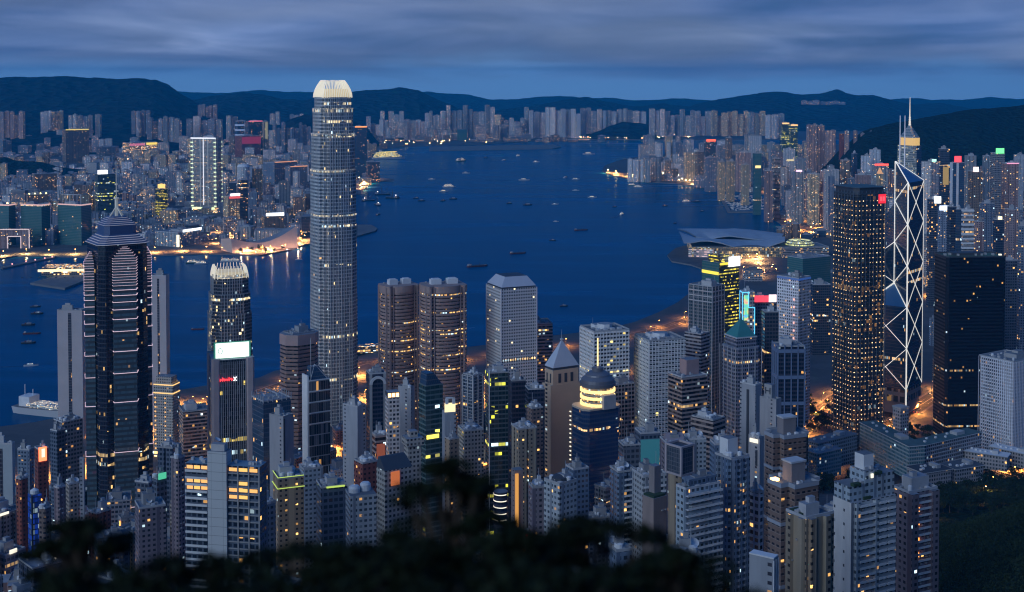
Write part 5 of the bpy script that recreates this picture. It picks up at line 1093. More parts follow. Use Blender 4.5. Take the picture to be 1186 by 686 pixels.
bl((706, 716, 738, 548), 548, 700, 'near_blue', 'dim pale blue tower half hidden by the big dark tree', name='apartment_tower', cat='apartment tower', shape='notch', kit=2, extra=balconies('r', (.5,), 4, 1.4, 6, -3))
bl((732, 745, 772, 553), 553, 680, 'near_white', 'stepped white block with planted balconies left of the framed penthouse tower', name='apartment_tower', cat='apartment tower', kit=3, extra=balconies('r', (.25, .7), 6, 1.6, 6, -3))
bl((744, 757, 772, 578), 578, 610, 'plain_tan', 'plain pinkish-grey end wall tower with a planted roof terrace', name='apartment_tower', cat='apartment tower', ratio=.9, kit=0, extra=many(lambda r, P, b, a, h: [MB().prism(rect(b*.9, a*.9), h, h+1.0, 0, 0).build('roof_planting', M_green, r), MB().prism(rect(b*.5, a*.5, b*.2, a*.2), h, h+14, 0, 1).build('upper_wing', [F['plain_tan'], M_roof], r)], acs('r', 25, 12)))
def glassbox(r, P, b, a, h):
    m = MB(); m.prism(rect(b*1.02, a*1.02), h, h+13.5, 0, 1, u0=0); g = m.build('glass_penthouse', [facade('penthouse_glass', (.12, .13, .16), (.05, .07, .10), FloorH=2.2, BayW=1.6, WinW=.86, WinH=.86, Lit=.02, Var=.05), M_dark], r)
    m = MB()
    for sx in (-1, 1):
        for sy in (-1, 1): m.box(sx*b*.51, sy*a*.51, h-.5, 1.1, 1.1, 15)
    for z in (h-.6, h+13.6): 
        for s in (-1, 1): m.box(s*b*.51, 0, z, 1.0, a*.98, 1.0); m.box(0, s*a*.51, z, b*.98, 1.0, 1.0)
    m.build('pink_frame', pmat('pink_frame', (.44, .38, .40), .7), g)
bl((772, 789, 803, 551), 551, 640, 'near_tan', 'tan tower carrying a large framed glass penthouse box', name='apartment_tower', cat='apartment tower', kit=0, ratio=1.1, shape='notch', extra=many(glassbox, acs('r', 25, 14)))
bl((783, 794, 834, 568), 568, 600, 'near_white', 'pale blue stepped apartment block with wide planted terraces', name='terraced_apartments', cat='apartment block', kit=2, ratio=.35, extra=many(balconies('r', (.26, .74), 11, 2.2, 4, -1, 3.2), setback(.78, 4, 'near_blue', .05, .1), lambda r, P, b, a, h: [MB().box(-b*.2, -a*.3, h, b*.4, a*.3, .7).build('roof_planting', M_green, r), MB().box(-b*.1, -a*.5-1.0, h-8, b*.6, 2.2, .5).build('awning', M_steel, r)]))
bl((828, 847, 868, 533), 533, 620, 'near_blue', 'tall blue apartment tower with bay window columns beside the terraced block', name='apartment_tower', cat='apartment tower', kit=2, ratio=1.0, extra=many(bays('l', (.2, .8), 3.4, 1.6, 'near_blue'), bays('r', (.18, .5, .82), 3.2, 1.6, 'near_blue'), acs('r', 60, 21), balconies('r', (.34, .66), 2.6, 1.2, 5, -2), lambda r, P, b, a, h: MB().prism(rect(b*.55, a*.5, -b*.1, a*.1), h, h+9, 0, 1).build('lift_overrun', [M_white, M_roof], r)))
bl((834, 840, 862, 548), 548, 690, 'slate', 'dark blue slab right behind the bay-windowed blue tower', name='apartment_tower', cat='apartment tower', shape='notch')
bl((776, 783, 812, 645), 645, 470, 'near_white', 'low white rooftop just above the dark leaves', name='apartment_block', cat='apartment block', kit=3)
bl((867, 880, 885, 508), 508, 820, 'blank_pale', 'grey tower with a small glowing white sign at its top', ratio=1.8, kit=1, extra=many(addsign('l', .15, .85, -3.4, -1.0, L_soft, 'lit_sign', .4), wallpanel('l', .15, .30, h0 if False else 90, -8, M_dark, 'window_slot') if False else addsign('l', .2, .35, -18, -8, M_dark, 'window_slot', .3)))
bl((868, 880, 884, 572), 572, 640, 'grid_white', 'narrow white gridded tower between the blue and brown towers', name='apartment_tower', cat='apartment tower', ratio=2.2, kit=1)
Mbrown = pmat('brown_parapet', (.28, .22, .2), .7); Mband = pmat('pale_blue_band', (.34, .37, .44), .7)
def brown_bits(r, P, b, a, h):
    pts = crossp(b, a, min(a, b)*.24)
    def gro(k): 
        return [(x*(1+k/ (b/2)), y*(1+k/(a/2))) for x, y in pts]
    m = MB(); m.prism(gro(.35), h-.9, h+1.0, 0, 0, bottom=True, caps=False); m.prism([(x*.97, y*.97) for x, y in reversed(pts)], h-.1, h+1.0, 0, 0, caps=False); m.build('parapet', Mband, r)
    for z in (h-18, h-46, h-74):
        m = MB(); m.prism(gro(.4), z, z+1.5, 0, 0, bottom=True); m.build('pale_band', Mband, r)
    m = MB(); z = 4
    while z < h-2: m.prism(gro(.18), z, z+.28, 0, 0, bottom=True); z += 3.05
    m.build('floor_ledges', Mbrown, r)
    m = MB(); m.prism(rect(b*.36, a*.36), h, h+8.5, 0, 1); m.prism(rect(b*.40, a*.40), h+8.5, h+9.3, 1, 1); m.build('lift_tower', [F['plain_tan'], M_conc], r)
    m = MB()
    for q in range(5): m.box(rnd.uniform(-.2, .2)*b, rnd.choice((-.38, .38))*a, h, 1.6, 1.6, 1.6)
    m.build('rooftop_chiller', M_white, r)
bl((881, 901, 941, 508), 508, 680, 'near_brown', 'cross-shaped brown apartment tower with pale bands, the farther of two alike', name='cross_tower', cat='apartment tower', shape='cross', kit=0, ratio=.75, extra=brown_bits)
bl((883, 912, 956, 566), 566, 560, 'near_brown', 'cross-shaped brown apartment tower with pale bands, the nearer of two alike', name='cross_tower', cat='apartment tower', shape='cross', kit=0, ratio=.8, extra=many(brown_bits, lambda r, P, b, a, h: MB().box(-b*.42, a*.12, h+.3, 3, 2.6, 1.2).build('terrace_light', L_warm, r)))
bl((910, 934, 966, 602), 602, 500, 'near_tan', 'tan apartment tower with ribbed walls and rooftop plants in front of the brown pair', name='apartment_tower', cat='apartment tower', kit=1, ratio=.8, extra=many(bays('l', (.2, .75), 3.2, 1.3, 'near_tan'), bays('r', (.2, .72), 3.6, 1.3, 'near_tan'), acs('l', 25, 31), lambda r, P, b, a, h: MB().box(-b*.3, a*.1, h, b*.3, a*.6, 1.2).build('roof_planting', M_green, r)))
def white_tower():
    P = place(965, 986, 1038, 583, 545, .45); r = root('white_stepped_tower', 'large white apartment tower stepping up in planted terraces, the brightest near tower', 'apartment tower', P); b, a, h = P['b'], P['a'], P['h']
    m = MB(); m.prism(rect(b, a), 0, h, 0, 1, u0=0)
    for i, f in enumerate(m.f):
        if m.v[f[0]][0] < -b/2+.1 and m.v[f[1]][0] < -b/2+.1 and m.m[i] == 0: m.m[i] = 2
    m.build('tower_walls', [F['near_white'], M_roof, facade('white_end_wall', (.54, .57, .61), (.04, .05, .07), FloorH=6, BayW=6.0, WinW=.16, WinH=.2, Lit=0.0, Var=.03)], r)
    hs = [(0, .34, 3.0), (.20, .30, 9.5), (.42, .30, 13), (.70, .55, 9)]
    for i, (x, w, dh) in enumerate(((-.30, .38, 6.5), (-.02, .26, 12), (.30, .40, 10))):
        m = MB(); m.prism(rect(b*w, a*.86, b*x, a*.04), h, h+dh, 0, 1, u0=i*2000.0+20000); s = m.build('upper_storeys', [F['near_white'], M_roof], r)
        m = MB()
        for q in range(4): m.box(b*(x+rnd.uniform(-.4, .4)*w), a*rnd.uniform(-.3, .3), h+dh, 1.5, 1.3, 1.3)
        m.build('rooftop_chiller', M_conc, s)
    m = MB(); m.prism(rect(b*.22, a*.5, b*.0, a*.05), h+12, h+18.5, 0, 1); m.build('lift_tower', [M_white, M_roof], r)
    for x, z in ((-.35, h+6.5), (-.12, h), (.12, h+10)):
        m = MB(); m.box(b*x, -a*.36, z, b*.16, a*.18, 1.3); m.build('roof_planting', M_green, r)
    balconies('r', (.24, .42, .66, .86), 4.2, 1.5, 5, -1, 3.0)(r, P, b, a, h)
    bays('r', (.12, .54), 3.0, 1.2, 'near_white', 0)(r, P, b, a, h); acs('r', 50, 8)(r, P, b, a, h)
    m = MB(); m.box(-b*.02, -a*.44, h+9, 1.2, .5, 1.8); m.build('lit_window', L_soft, r)
white_tower()
bl((1034, 1053, 1086, 572), 572, 585, 'near_pink', 'pinkish-blue apartment tower with recessed orange-lit bays at the edge of the park', name='apartment_tower', cat='apartment tower', kit=1, ratio=.6, extra=many(bays('r', (.12, .84), 5.0, 2.0, 'near_pink'), balconies('r', (.36, .6), 4.0, 1.3, 5, -2), acs('r', 40, 41), lambda r, P, b, a, h: [MB().prism(rect(b*.6, a*.6), h, h+6, 0, 1).build('stepped_penthouse', [M_conc, M_roof], r), [MB().box(-b*.5+b*.30, -a/2-.25, h-9-7*i, 1.6, .3, 1.8).build('lit_window', L_orange, r) for i in range(4)]]))
bl((868, 896, 901, 648), 648, 440, 'blank_pale', 'small white stair house with a louvred side wall at the bottom of the picture', name='stair_house', cat='building', ratio=2.4, kit=0, extra=lambda r, P, b, a, h: [MB().prism(rect(b*1.04, a*1.02), h, h+.5, 0, 0).build('roof_slab', M_white, r), fins(r, P, 0, h-.5, 1.4, .3, .3, M_white, 'louvre_fins', 'r'), [MB().box(-b/2-.15, a*q, h*.55, .3, .8, 1.4).build('window', M_dark, r) for q in (-.1, .15)]])
bl((706, 714, 732, 640), 640, 480, 'near_blue', 'dim blue rooftop glimpsed between the leaves', name='apartment_block', cat='apartment block', kit=2)
# --- government hill
def long_block(p0, p1, w, ztop, zb, st, label, roofm, name='office_block', cat='office block', slabs=True):
    (x0, y0), (x1, y1) = p0, p1; L = math.hypot(x1-x0, y1-y0); an = math.atan2(y1-y0, x1-x0)
    r = thing(name, label, cat, ((x0+x1)/2, (y0+y1)/2, zb), an); h = ztop-zb
    m = MB(); m.prism(rect(L, w), 0, h, 0, 1, u0=rnd.randint(1, 60)*1000.0); m.build('walls', [F[st], roofm], r)
    m = MB(); m.prism(rect(L+2, w+2), h, h+.8, 0, 1); m.build('roof_slab', [M_conc, roofm], r)
    if slabs:
        m = MB(); z = 3.6
        while z < h-.5: m.prism(rect(L+.9, w+.9), z, z+.5, 0, 0, bottom=True); z += 3.6
        m.build('floor_slabs', M_conc, r)
    m = MB(); m.box(L*.2, 0, h+.8, L*.14, w*.5, 3); m.build('plant_room', [M_conc], r)
    m = MB()
    for i in range(6): m.box(-L*.4+i*L*.12, rnd.uniform(-.25, .25)*w, h+.8, 2, 2, 1.5)
    m.build('rooftop_chiller', M_white, r); [FOOT.append((x0+(x1-x0)*q, y0+(y1-y0)*q, w*.8)) for q in (.08, .29, .5, .71, .92)]; return r
def G(px, py, z): return ground(px, py, z)
M_teal = pmat('teal_roof_felt', (.07, .13, .14), .8, noise=.3, nscale=.08)
fdef('gov_teal', (.22, .34, .40), (.05, .12, .16), FloorH=3.6, BayW=2.4, WinW=.8, WinH=.55, Lit=.02, LitStr=1, Var=.05)
fdef('gov_pale', (.36, .34, .36), (.04, .05, .06), FloorH=3.6, BayW=2.8, WinW=.6, WinH=.55, Lit=.05, LitStr=1.4, Var=.05)
zt = 62; long_block(G(1005, 489, zt), G(1062, 517, zt), 17, zt, 30, 'gov_teal', 'left wing of the long teal-roofed government offices, rows of bluish windows', M_teal)
zt = 60; long_block(G(1062, 514, zt), G(1128, 499, zt), 17, zt, 28, 'gov_pale', 'right wing of the long teal-roofed government offices, lit by orange lamps', M_teal)
zt = 58; long_block(G(940, 512, zt), G(985, 501, zt), 16, zt, 30, 'gov_pale', 'low pale blue office wing behind the farther brown cross-shaped tower', M_roof)
zt = 55; long_block(G(940, 524, zt), G(968, 518, zt), 14, zt, 30, 'gov_teal', 'short low office wing beside the trees left of the government offices', M_roof)
zt = 46; long_block(G(1120, 521, zt), G(1168, 528, zt), 15, zt, 32, 'gov_pale', 'low white house with a flat roof right of the government offices', M_white, 'low_house', 'house', False)
zt = 46; long_block(G(1150, 516, zt), G(1200, 527, zt), 14, zt, 32, 'gov_pale', 'long white villa at the right edge below the white gridded office', M_white, 'low_house', 'house', False)
zt = 52; long_block(G(1060, 545, zt), G(1092, 540, zt), 22, zt, 36, 'gov_pale', 'dark tiled mansion with a garden below the government offices', pmat('dark_tiles', (.05, .055, .07), .8), 'mansion', 'house', False)
zt = 50; long_block(G(1098, 541, zt), G(1130, 536, zt), 20, zt, 36, 'gov_pale', 'pale annex right of the dark tiled mansion, lit by garden lamps', pmat('dark_tiles2', (.09, .10, .12), .8), 'mansion', 'house', False)
def gov_tower():
    x, y = G(1057, 505, 55); r = thing('stair_tower', 'small pale square turret rising behind the government offices', 'tower', (x, y+40, 25), .5)
    m = MB(); m.prism(rect(11, 11), 0, 48, 0, 1, u0=0); m.build('walls', [F['gov_pale'], M_roof], r)
    m = MB(); m.prism(rect(12, 12), 48, 50, 0, 0); m.build('roof_slab', M_conc, r)
gov_tower()
# church tower between the offices
def church():
    x, y = ground(600, 520, 20); r = thing('church', 'small gothic church spire among low blocks left of the beige pyramid tower', 'church', (x, y, 15), .3)
    m = MB(); m.prism(rect(9, 9), 0, 26, 0, 0); m.build('tower_walls', M_beige, r)
    m = MB(); m.prism(ngon(5.5, 8, .39), 26, 42, 0, 0, pts2=ngon(.2, 8, .39)); m.build('spire', M_dark, r)
    m = MB(); m.prism(rect(11, 26, 0, 17), 0, 13, 0, 0); m.prism(rect(12, 27, 0, 17), 13, 20, 0, 0, pts2=rect(.5, 26, 0, 17)); m.build('nave', [M_beige], r)
church()
# ================================================================== THE REST OF THE CITY
def inside(pt, poly):
    x, y = pt; c = False
    for i in range(len(poly)):
        (x1, y1), (x2, y2) = poly[i], poly[i-1]
        if (y1 > y) != (y2 > y) and x < (x2-x1)*(y-y1)/(y2-y1)+x1: c = not c
    return c
def m_far(name, short, px, yt, Y, st, label, cat='office tower', ratio=.8, shape='box', base=3, kit=.6, extra=None):
    x0, x1 = px[0], px[-1]; xc = px[1] if len(px) == 3 else x0+(x1-x0)*.3
    return bl((x0, xc, x1), yt, Y, st, label, name, cat, ratio, shape, kit, base, extra)
def glow(face, s0, s1, z0, z1, col, st, name='roof_sign'): return addsign(face, s0, s1, z0, z1, lamp('glow_%s_%d' % (name, int(col[0]*99+col[1]*990+col[2]*31+st*7)), col, st), name, 1.0)
AT, OT = 'apartment_tower', 'office_tower'
# Kowloon landmarks
fdef('masterpiece', (.34, .33, .33), (.10, .11, .12), FloorH=4, BayW=3, WinW=.8, WinH=.5, Lit=.12, LitStr=.9, FloorLit=.05, Var=.05, PierP=26, PierW=.1, Wall2=(.6, .6, .55))
def edge_bars(r, P, b, a, h):
    m = MB(); z = 20
    while z < h-4:
        for y in (-.46, .46): m.box(-b/2-.6, a*y, z, 1.2, a*.10, 3.2)
        m.box(b*.44, -a/2-.6, z, b*.12, 1.2, 3.2); z += 13
    m.build('corner_light_bars', lamp('pale_lime_bars', (.85, 1, .6), 1.3), r)
    m = MB(); m.box(-b/2-1, 0, 25, 1, 2.2, h-25); m.box(-b/2-1, 0, h-3, 1, a, 4); m.build('vertical_light_line', lamp('white_line', (.9, .92, 1), 1.2), r)
    m = MB(); m.prism(rect(b*1.2, a*1.15), 0, 18, 0, 1); m.build('podium', [F['shop'], M_roof], r)
    m = MB(); m.box(-b*.6-.5, 0, 12, 1, a*.9, 6); m.build('podium_lights', lamp('podium_lime', (.8, 1, .5), 1.6), r)
m_far('lit_white_tower', '', (221, 250, 257), 160, 3950, 'masterpiece', 'tall pale tower across the harbour with lit corner bars and a bright vertical line', 'skyscraper', 2.2, extra=edge_bars)
m_far(OT, '', (177, 189, 197), 219, 3800, 'yellow_lit', 'rounded tower across the harbour with curved yellow bands and a gold cap', 'office tower', .9, 'round', extra=lambda r, P, b, a, h: [MB().lathe([(b*.28, h), (b*.28, h+12), (.1, h+14)], 14).build('gold_cap', lamp('gold_cap', (1, .6, .15), 1.6), r)])
m_far(OT, '', (110, 113, 134), 202, 3700, 'yel_floor', 'tower across the harbour with scattered lit floors and a blank white rooftop screen', extra=glow('r', .0, .55, 0, 12, (1, 1, 1), 2.2, 'roof_screen'))
def gateway(r, P, b, a, h):
    m = MB(); m.box(-b/2-.5, 0, h-1, 1, a, 3); m.box(0, -a/2-.5, h-1, b, 1, 3); m.build('pink_roof_line', lamp('pink_roof_line', (1, .6, .55), .8), r)
for px, lb in (((67, 94, 106), 'right and broadest of three teal glass blocks across the harbour, with a roof frame'), ((24, 48, 58), 'middle of three teal glass blocks across the harbour'), ((-14, 10, 18), 'left of three teal glass blocks across the harbour, cut by the picture edge')):
    m_far('teal_glass_block', '', px, 238, 3160, 'glass_teal', lb, 'office block', 2.0, extra=many(gateway, *( [lambda r, P, b, a, h: [MB().box(-b*.3, -a*.4+a*.16*i, h, 1.2, 1.2, 24).build('frame_post', M_steel, r) for i in range(6)] + [MB().box(-b*.3, 0, h+24, 1.5, a*.86, 1.5).build('frame_beam', M_steel, r)]] if px[0] == 67 else [] )))
def portal():
    x, y = ground(17, 289); r = thing('portal_building', 'rose brown building outlined by a white-lit square arch at the far left quay', 'building', (x, y+10, 3), .05)
    Z = zat(266, y)-3; w = 34*fwd(y, 20)/1500
    for s in (-1, 1): m = MB(); m.box(s*w*.36, 0, 0, w*.26, 26, Z); m.build('wing', [F['flat_pink'], M_roof], r)
    m = MB(); m.box(0, 0, Z*.62, w*.46, 26, Z*.38); m.build('bridge', [F['flat_pink'], M_roof], r)
    m = MB()
    for sx in (-.5, .5): m.box(sx*w, -13.8, 0, 1.6, 1, Z)
    for sx in (-.22, .22): m.box(sx*w, -13.8, 0, 1.6, 1, Z*.62)
    m.box(0, -13.8, Z, w, 1, 1.6); m.box(0, -13.8, Z*.62, w*.46, 1, 1.6); m.build('outline_lights', lamp('soft_pink_line', (1, .8, .8), .9), r)
portal()
m_far('harbour_hotel', '', (180, 206, 233), 270, 3130, 'flat_pale', 'long cream hotel across the harbour with a bright white lit end and roof sign', 'hotel', .9, extra=many(glow('r', .2, 1, 0, 6, (.9, .95, 1), 2.2), lambda r, P, b, a, h: MB().box(-b/2, -a/2, 3, 5, 5, h-8).build('lit_corner', lamp('lit_corner', (1, .9, .65), 1.6), r)))
m_far('harbour_hotel', '', (160, 168, 182), 272, 3150, 'flat_white', 'low white building behind the tip of the neon line tower across the water', 'hotel', .8)
m_far('quay_office', '', (303, 306, 329), 251, 3350, 'flat_brown', 'brown block across the harbour under a long tilted white sign', 'office block', .8, extra=glow('r', .1, 1, 1, 9, (.9, .95, 1), 2.4))
m_far(OT, '', (259, 264, 278), 228, 3500, 'flat_gold', 'slim tower across the harbour topped by a white and red sign', extra=many(glow('r', .2, 1, 1, 8, (1, .85, .85), 2.2), glow('r', .1, 1, -6, 0, (1, .12, .1), .9, 'sign_base')))
m_far(OT, '', (275, 277, 287), 209, 3600, 'office_dark', 'slim dark purple tower beside the white and red signed tower across the harbour')
m_far('domed_hotel', '', (272, 278, 292), 194, 4350, 'flat_white', 'pale rounded hotel with a domed top across the harbour', 'hotel', 1.0, 'round', extra=lambda r, P, b, a, h: MB().lathe([(b*.5, h), (b*.4, h+8), (.1, h+12)], 14).build('dome', M_white, r))
m_far(OT, '', (292, 296, 304), 196, 4400, 'flat_gold', 'pale gold slab tower right of the domed hotel across the harbour')
m_far('estate_slab', '', (305, 318, 344), 189, 4700, 'flat_blue', 'wide blue-grey slab with a row of amber lights along its roof', 'apartment slab', .6, extra=glow('r', 0, 1, 1, 4, (1, .4, .15), 1.0, 'roof_lights'))
m_far('estate_slab', '', (330, 336, 356), 194, 4650, 'flat_blue', 'darker slab with amber roof lights just left of the tallest tower', 'apartment slab', .6, extra=glow('r', 0, 1, 1, 4, (1, .4, .15), 1.0, 'roof_lights'))
m_far(OT, '', (408, 411, 425), 147, 5400, 'glass_blue', 'dark blue glass tower with an orange-lit roof just right of the tallest tower', extra=glow('r', 0, 1, -3, 2, (1, .35, .08), 1.8, 'roof_lights'))
m_far('flat_roofed_hall', '', (424, 426, 440), 188, 5150, 'office_dark', 'dark block at the water edge right of the tallest tower', 'building')
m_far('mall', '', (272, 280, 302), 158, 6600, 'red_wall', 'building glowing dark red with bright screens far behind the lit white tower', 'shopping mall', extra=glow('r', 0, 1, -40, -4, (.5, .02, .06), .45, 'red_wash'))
m_far(OT, '', (272, 275, 283), 141, 6800, 'glass_blue', 'blue tower with horizontal white stripes far behind the lit white tower', extra=lambda r, P, b, a, h: bands(r, P, 10, h, 26, 8, .8, lamp('blue_white_band', (.4, .6, 1), .5), 'light_bands'))
m_far(OT, '', (284, 288, 304), 141, 6750, 'office_dark', 'dark block with a red and white lit roof edge in the far district', extra=glow('r', 0, 1, 0, 4, (1, .2, .25), 1.5))
m_far(OT, '', (304, 306, 311), 141, 6700, 'flat_gold', 'slim yellowish lit tower in the far district', extra=glow('r', .2, .8, -90, -2, (.8, .7, .35), .35, 'lit_strip'))
m_far('stadium', '', (142, 150, 182), 166, 6700, 'shop', 'long low hall glowing pink and yellow below the far left towers', 'hall', .5, extra=many(glow('r', 0, .55, -14, -3, (1, .25, .4), .7, 'pink_lights'), glow('r', .6, 1, -12, 0, (1, .75, .1), 1.3, 'yellow_lights')))
m_far('office_slab', '', (72, 76, 103), 151, 6300, 'flat_brown', 'wide brown slab with a line of yellow roof lights in the far left district', 'office slab', .5, extra=glow('r', 0, 1, 0, 4, (1, .8, .15), 1.2, 'roof_lights'))
m_far('office_slab', '', (37, 40, 66), 202, 4200, 'flat_brown', 'brown twin slab standing among dark trees at the left', 'office slab', .5)
m_far('sports_hall', '', (30, 32, 56), 226, 3700, 'flat_brown', 'hall with four bright yellow floodlights on its roof at the left', 'hall', .7, extra=lambda r, P, b, a, h: [MB().box(-b*.42+b*.27*i, -a/2-1, h+2, 3, 2, 3).build('floodlight', lamp('flood_yellow', (1, .85, .3), 5), r) for i in range(4)])
# cultural hall with swooping roof
def swoop():
    x0, y0 = ground(255, 297); x1, y1 = ground(336, 290); L = math.hypot(x1-x0, y1-y0)*.95; r = thing('swooping_hall', 'windowless cream hall with a sweeping curved roofline at the far quay', 'concert hall', ((x0+x1)/2, (y0+y1)/2+55, 3), math.atan2(y1-y0, x1-x0))
    m = MB(); n = 24; hs = []
    for i in range(n+1):
        t = i/n; hh_ = 34-16*math.sin(min(1, t/.45)*PI/2) if t < .45 else 18+34*((t-.45)/.55)**1.7
        hs.append((-L/2+L*t, hh_))
    for (xa, ha), (xb, hb) in zip(hs, hs[1:]):
        m.quad([(xa, -30, 0), (xb, -30, 0), (xb, -22, hb), (xa, -22, ha)]); m.quad([(xb, 34, 0), (xa, 34, 0), (xa, 34, ha*.8), (xb, 34, hb*.8)]); m.quad([(xa, -22, ha), (xb, -22, hb), (xb, 34, hb*.8), (xa, 34, ha*.8)], None, 1)
    m.quad([(-L/2, 34, 0), (-L/2, -30, 0), (-L/2, -22, hs[0][1]), (-L/2, 34, hs[0][1]*.8)]); m.quad([(L/2, -30, 0), (L/2, 34, 0), (L/2, 34, hs[-1][1]*.8), (L/2, -22, hs[-1][1])])
    for t in (-.42, -.2, .05, .28, .45):
        q = MB(); q.box(L*t, -46, 0, 2, 1.2, 1.2); fl = q.build('floodlight', lamp('hall_flood', (1, .7, .45), 6), r)
        l = bpy.data.lights.get('hall_flood') or bpy.data.lights.new('hall_flood', 'POINT'); l.energy = 17000; l.color = (1, .55, .34); l.shadow_soft_size = 1
        lo = bpy.data.objects.new('flood_light', l); COL.objects.link(lo); lo.parent = fl; lo.location = (L*t, -48, 3)
    m.build('hall_walls', [pmat('pink_cream_tiles', (.58, .46, .40), .7, noise=.06, nscale=.04), M_roof], r)
swoop()
# ferry terminal and ocean pier
def pier(name, label, pts, z, cat='pier', kids=None):
    w = [ground(*p) for p in pts]; cx = sum(p[0] for p in w)/len(w); cy_ = sum(p[1] for p in w)/len(w)
    loc = [(x-cx, y-cy_) for x, y in w]
    ar = sum(a[0]*b[1]-b[0]*a[1] for a, b in zip(loc, loc[1:]+loc[:1]))
    if ar < 0: loc.reverse()
    r = thing(name, label, cat, (cx, cy_, 0)); m = MB(); m.prism(loc, -.5, z, 0, 0); m.build('deck', M_quay, r)
    if kids: kids(r, loc)
    return r
def ot(r, loc):
    m = MB(); m.box(30, 75, 4, 190, 55, 16, rot=.12); m.build('terminal_hall', [F['shop'], M_roof], r)
    m = MB(); m.box(24, 46, 12, 185, .8, 5, rot=.12); m.build('eave_lights', lamp('eave_cream', (1, .85, .5), 1.6), r)
    m = MB()
    for i in range(14): m.box(-90+i*17, 6+i*1.6, 4, 2.2, 4.6, 1.5)
    m.build('parked_cars_on_deck', M_dark, r)
pier('ocean_pier', 'broad flat pier with a brightly lit terminal hall, left of the neon line tower', [(35, 330), (75, 336), (98, 327), (98, 312), (68, 321)], 4, kids=ot)
pier('lamp_pier', 'thin straight pier dotted with pink and white lights at the far left', [(63, 298), (64, 299.5), (3, 312.5), (1, 311)], 3, kids=lambda r, loc: [MB().box(loc[0][0]*t+loc[2][0]*(1-t), loc[0][1]*t+loc[2][1]*(1-t), 4, 2, 2, 2.5).build('deck_light', lamp('pier_rose', (1, .45, .45), 2.2), r) for t in (.06, .2, .38, .55, .8)])
pier('jetty', 'lit jetty on the far shore right of the tallest tower', [(431, 209), (437, 206), (456, 208.6), (456, 210.4), (437, 210.5)], 3)
pier('jetty', 'pointed quay with small lights beside the tallest tower', [(414, 262), (430, 262), (437, 266), (435, 269), (414, 275)], 4)
pier('breakwater', 'bent stone breakwater enclosing the crowded boat shelter', [(831, 224), (833, 224), (846, 245), (878, 245.5), (878, 247), (843, 247)], 3, 'breakwater')
pier('airport_runway', 'long dark flat strip dotted with lamps in front of the far shore', [(497, 171), (640, 168.5), (650, 171), (640, 173), (497, 175.5)], 5, 'pier')
pier('ferry_pier', 'central ferry pier with a long bright blue roof', [(372, 414), (446, 400), (450, 407), (376, 424)], 3, kids=lambda r, loc: [MB().box(0, 6, 3, 120, 22, 9, rot=.28).build('pier_hall', [F['shop'], pmat('blue_pier_roof', (.03, .30, .42), .5)], r)])
# exhibition centre with winged roof
def expo():
    x, y = ground(842, 298); s = fwd(y, 20)/1500; r = thing('exhibition_centre', 'exhibition centre with overlapping pale wing-shaped roofs on the waterfront', 'exhibition centre', (x, y+40, 3), 0)
    Mr = pmat('wing_roof_metal', (.42, .46, .52), .45, metal=.2, noise=.16, nscale=.03)
    m = MB(); m.prism([(-42*s, -62), (62*s, -62), (64*s, 140), (-34*s, 140)], 0, 23, 0, 1, u0=0); m.build('glass_hall', [facade('expo_glass', (.34, .30, .22), (.10, .10, .08), FloorH=7, BayW=4, WinW=.85, WinH=.75, Lit=.55, LitStr=.8, Var=.1, LitCol=(1, .6, .2), LitCol2=(1, .85, .4)), M_roof], r)
    ox, oy = x, y+40
    def shell(name, back, front, Yb, Yf, sag=3.0):
        """curved roof between a back rim and a front rim, both surveyed from the photograph at their own distances"""
        n = 30; nr = 7; m = MB(); rows = []
        for j in range(nr):
            t = j/(nr-1); rw = []
            for i in range(n+1):
                u = i/n; pb = back[0][0]+(back[-1][0]-back[0][0])*u; pf = front[0][0]+(front[-1][0]-front[0][0])*u
                B_ = (xat(pb, Yb, zat(lerp_tab(back, pb), Yb)), Yb, zat(lerp_tab(back, pb), Yb)); F_ = (xat(pf, Yf, zat(lerp_tab(front, pf), Yf)), Yf, zat(lerp_tab(front, pf), Yf))
                rw.append((B_[0]+(F_[0]-B_[0])*t-ox, B_[1]+(F_[1]-B_[1])*t-oy, B_[2]+(F_[2]-B_[2])*t+sag*math.sin(PI*t)-3))
            rows.append(rw)
        for j in range(nr-1):
            for i in range(n):
                a, b_, c, d = rows[j][i], rows[j][i+1], rows[j+1][i+1], rows[j+1][i]; m.quad([d, c, b_, a]); m.quad([(p[0], p[1], p[2]-2.2) for p in (a, b_, c, d)])
        for i in range(n):
            a, b_ = rows[-1][i], rows[-1][i+1]; m.quad([(a[0], a[1], a[2]-2.2), (b_[0], b_[1], b_[2]-2.2), b_, a])
        return m.build(name, Mr, r, smooth=True)
    shell('rear_wing_roof', [(784, 265), (800, 264.8), (840, 265.2), (850, 264.6), (870, 266), (890, 268.5), (909, 271)], [(806, 274), (822, 277), (832, 274.5), (845, 273), (860, 275), (880, 277.5), (900, 277.5), (905, 275)], 3170, 3070)
    shell('front_wing_roof', [(786, 268), (805, 275.5), (822, 277), (840, 277), (860, 277.5), (880, 278), (909, 274)], [(792, 281), (800, 281), (812, 278.8), (822, 278.8), (836, 281.5), (850, 286), (864, 288.4), (876, 288.2), (888, 286), (909, 279)], 3075, 2960)
    m = MB(); m.prism([(-46*s, -60), (-18*s, -70), (-14*s, -38), (-44*s, -38)], 0, 18, 0, 1); m.build('pavilion', [facade('expo_pav', (.4, .36, .38), (.1, .1, .1), FloorH=5, BayW=6, WinW=1.1, WinH=.4, Lit=.9, LitStr=.8, LitCol=(1, .6, .55), LitCol2=(1, .8, .8)), M_roof], r)
expo()
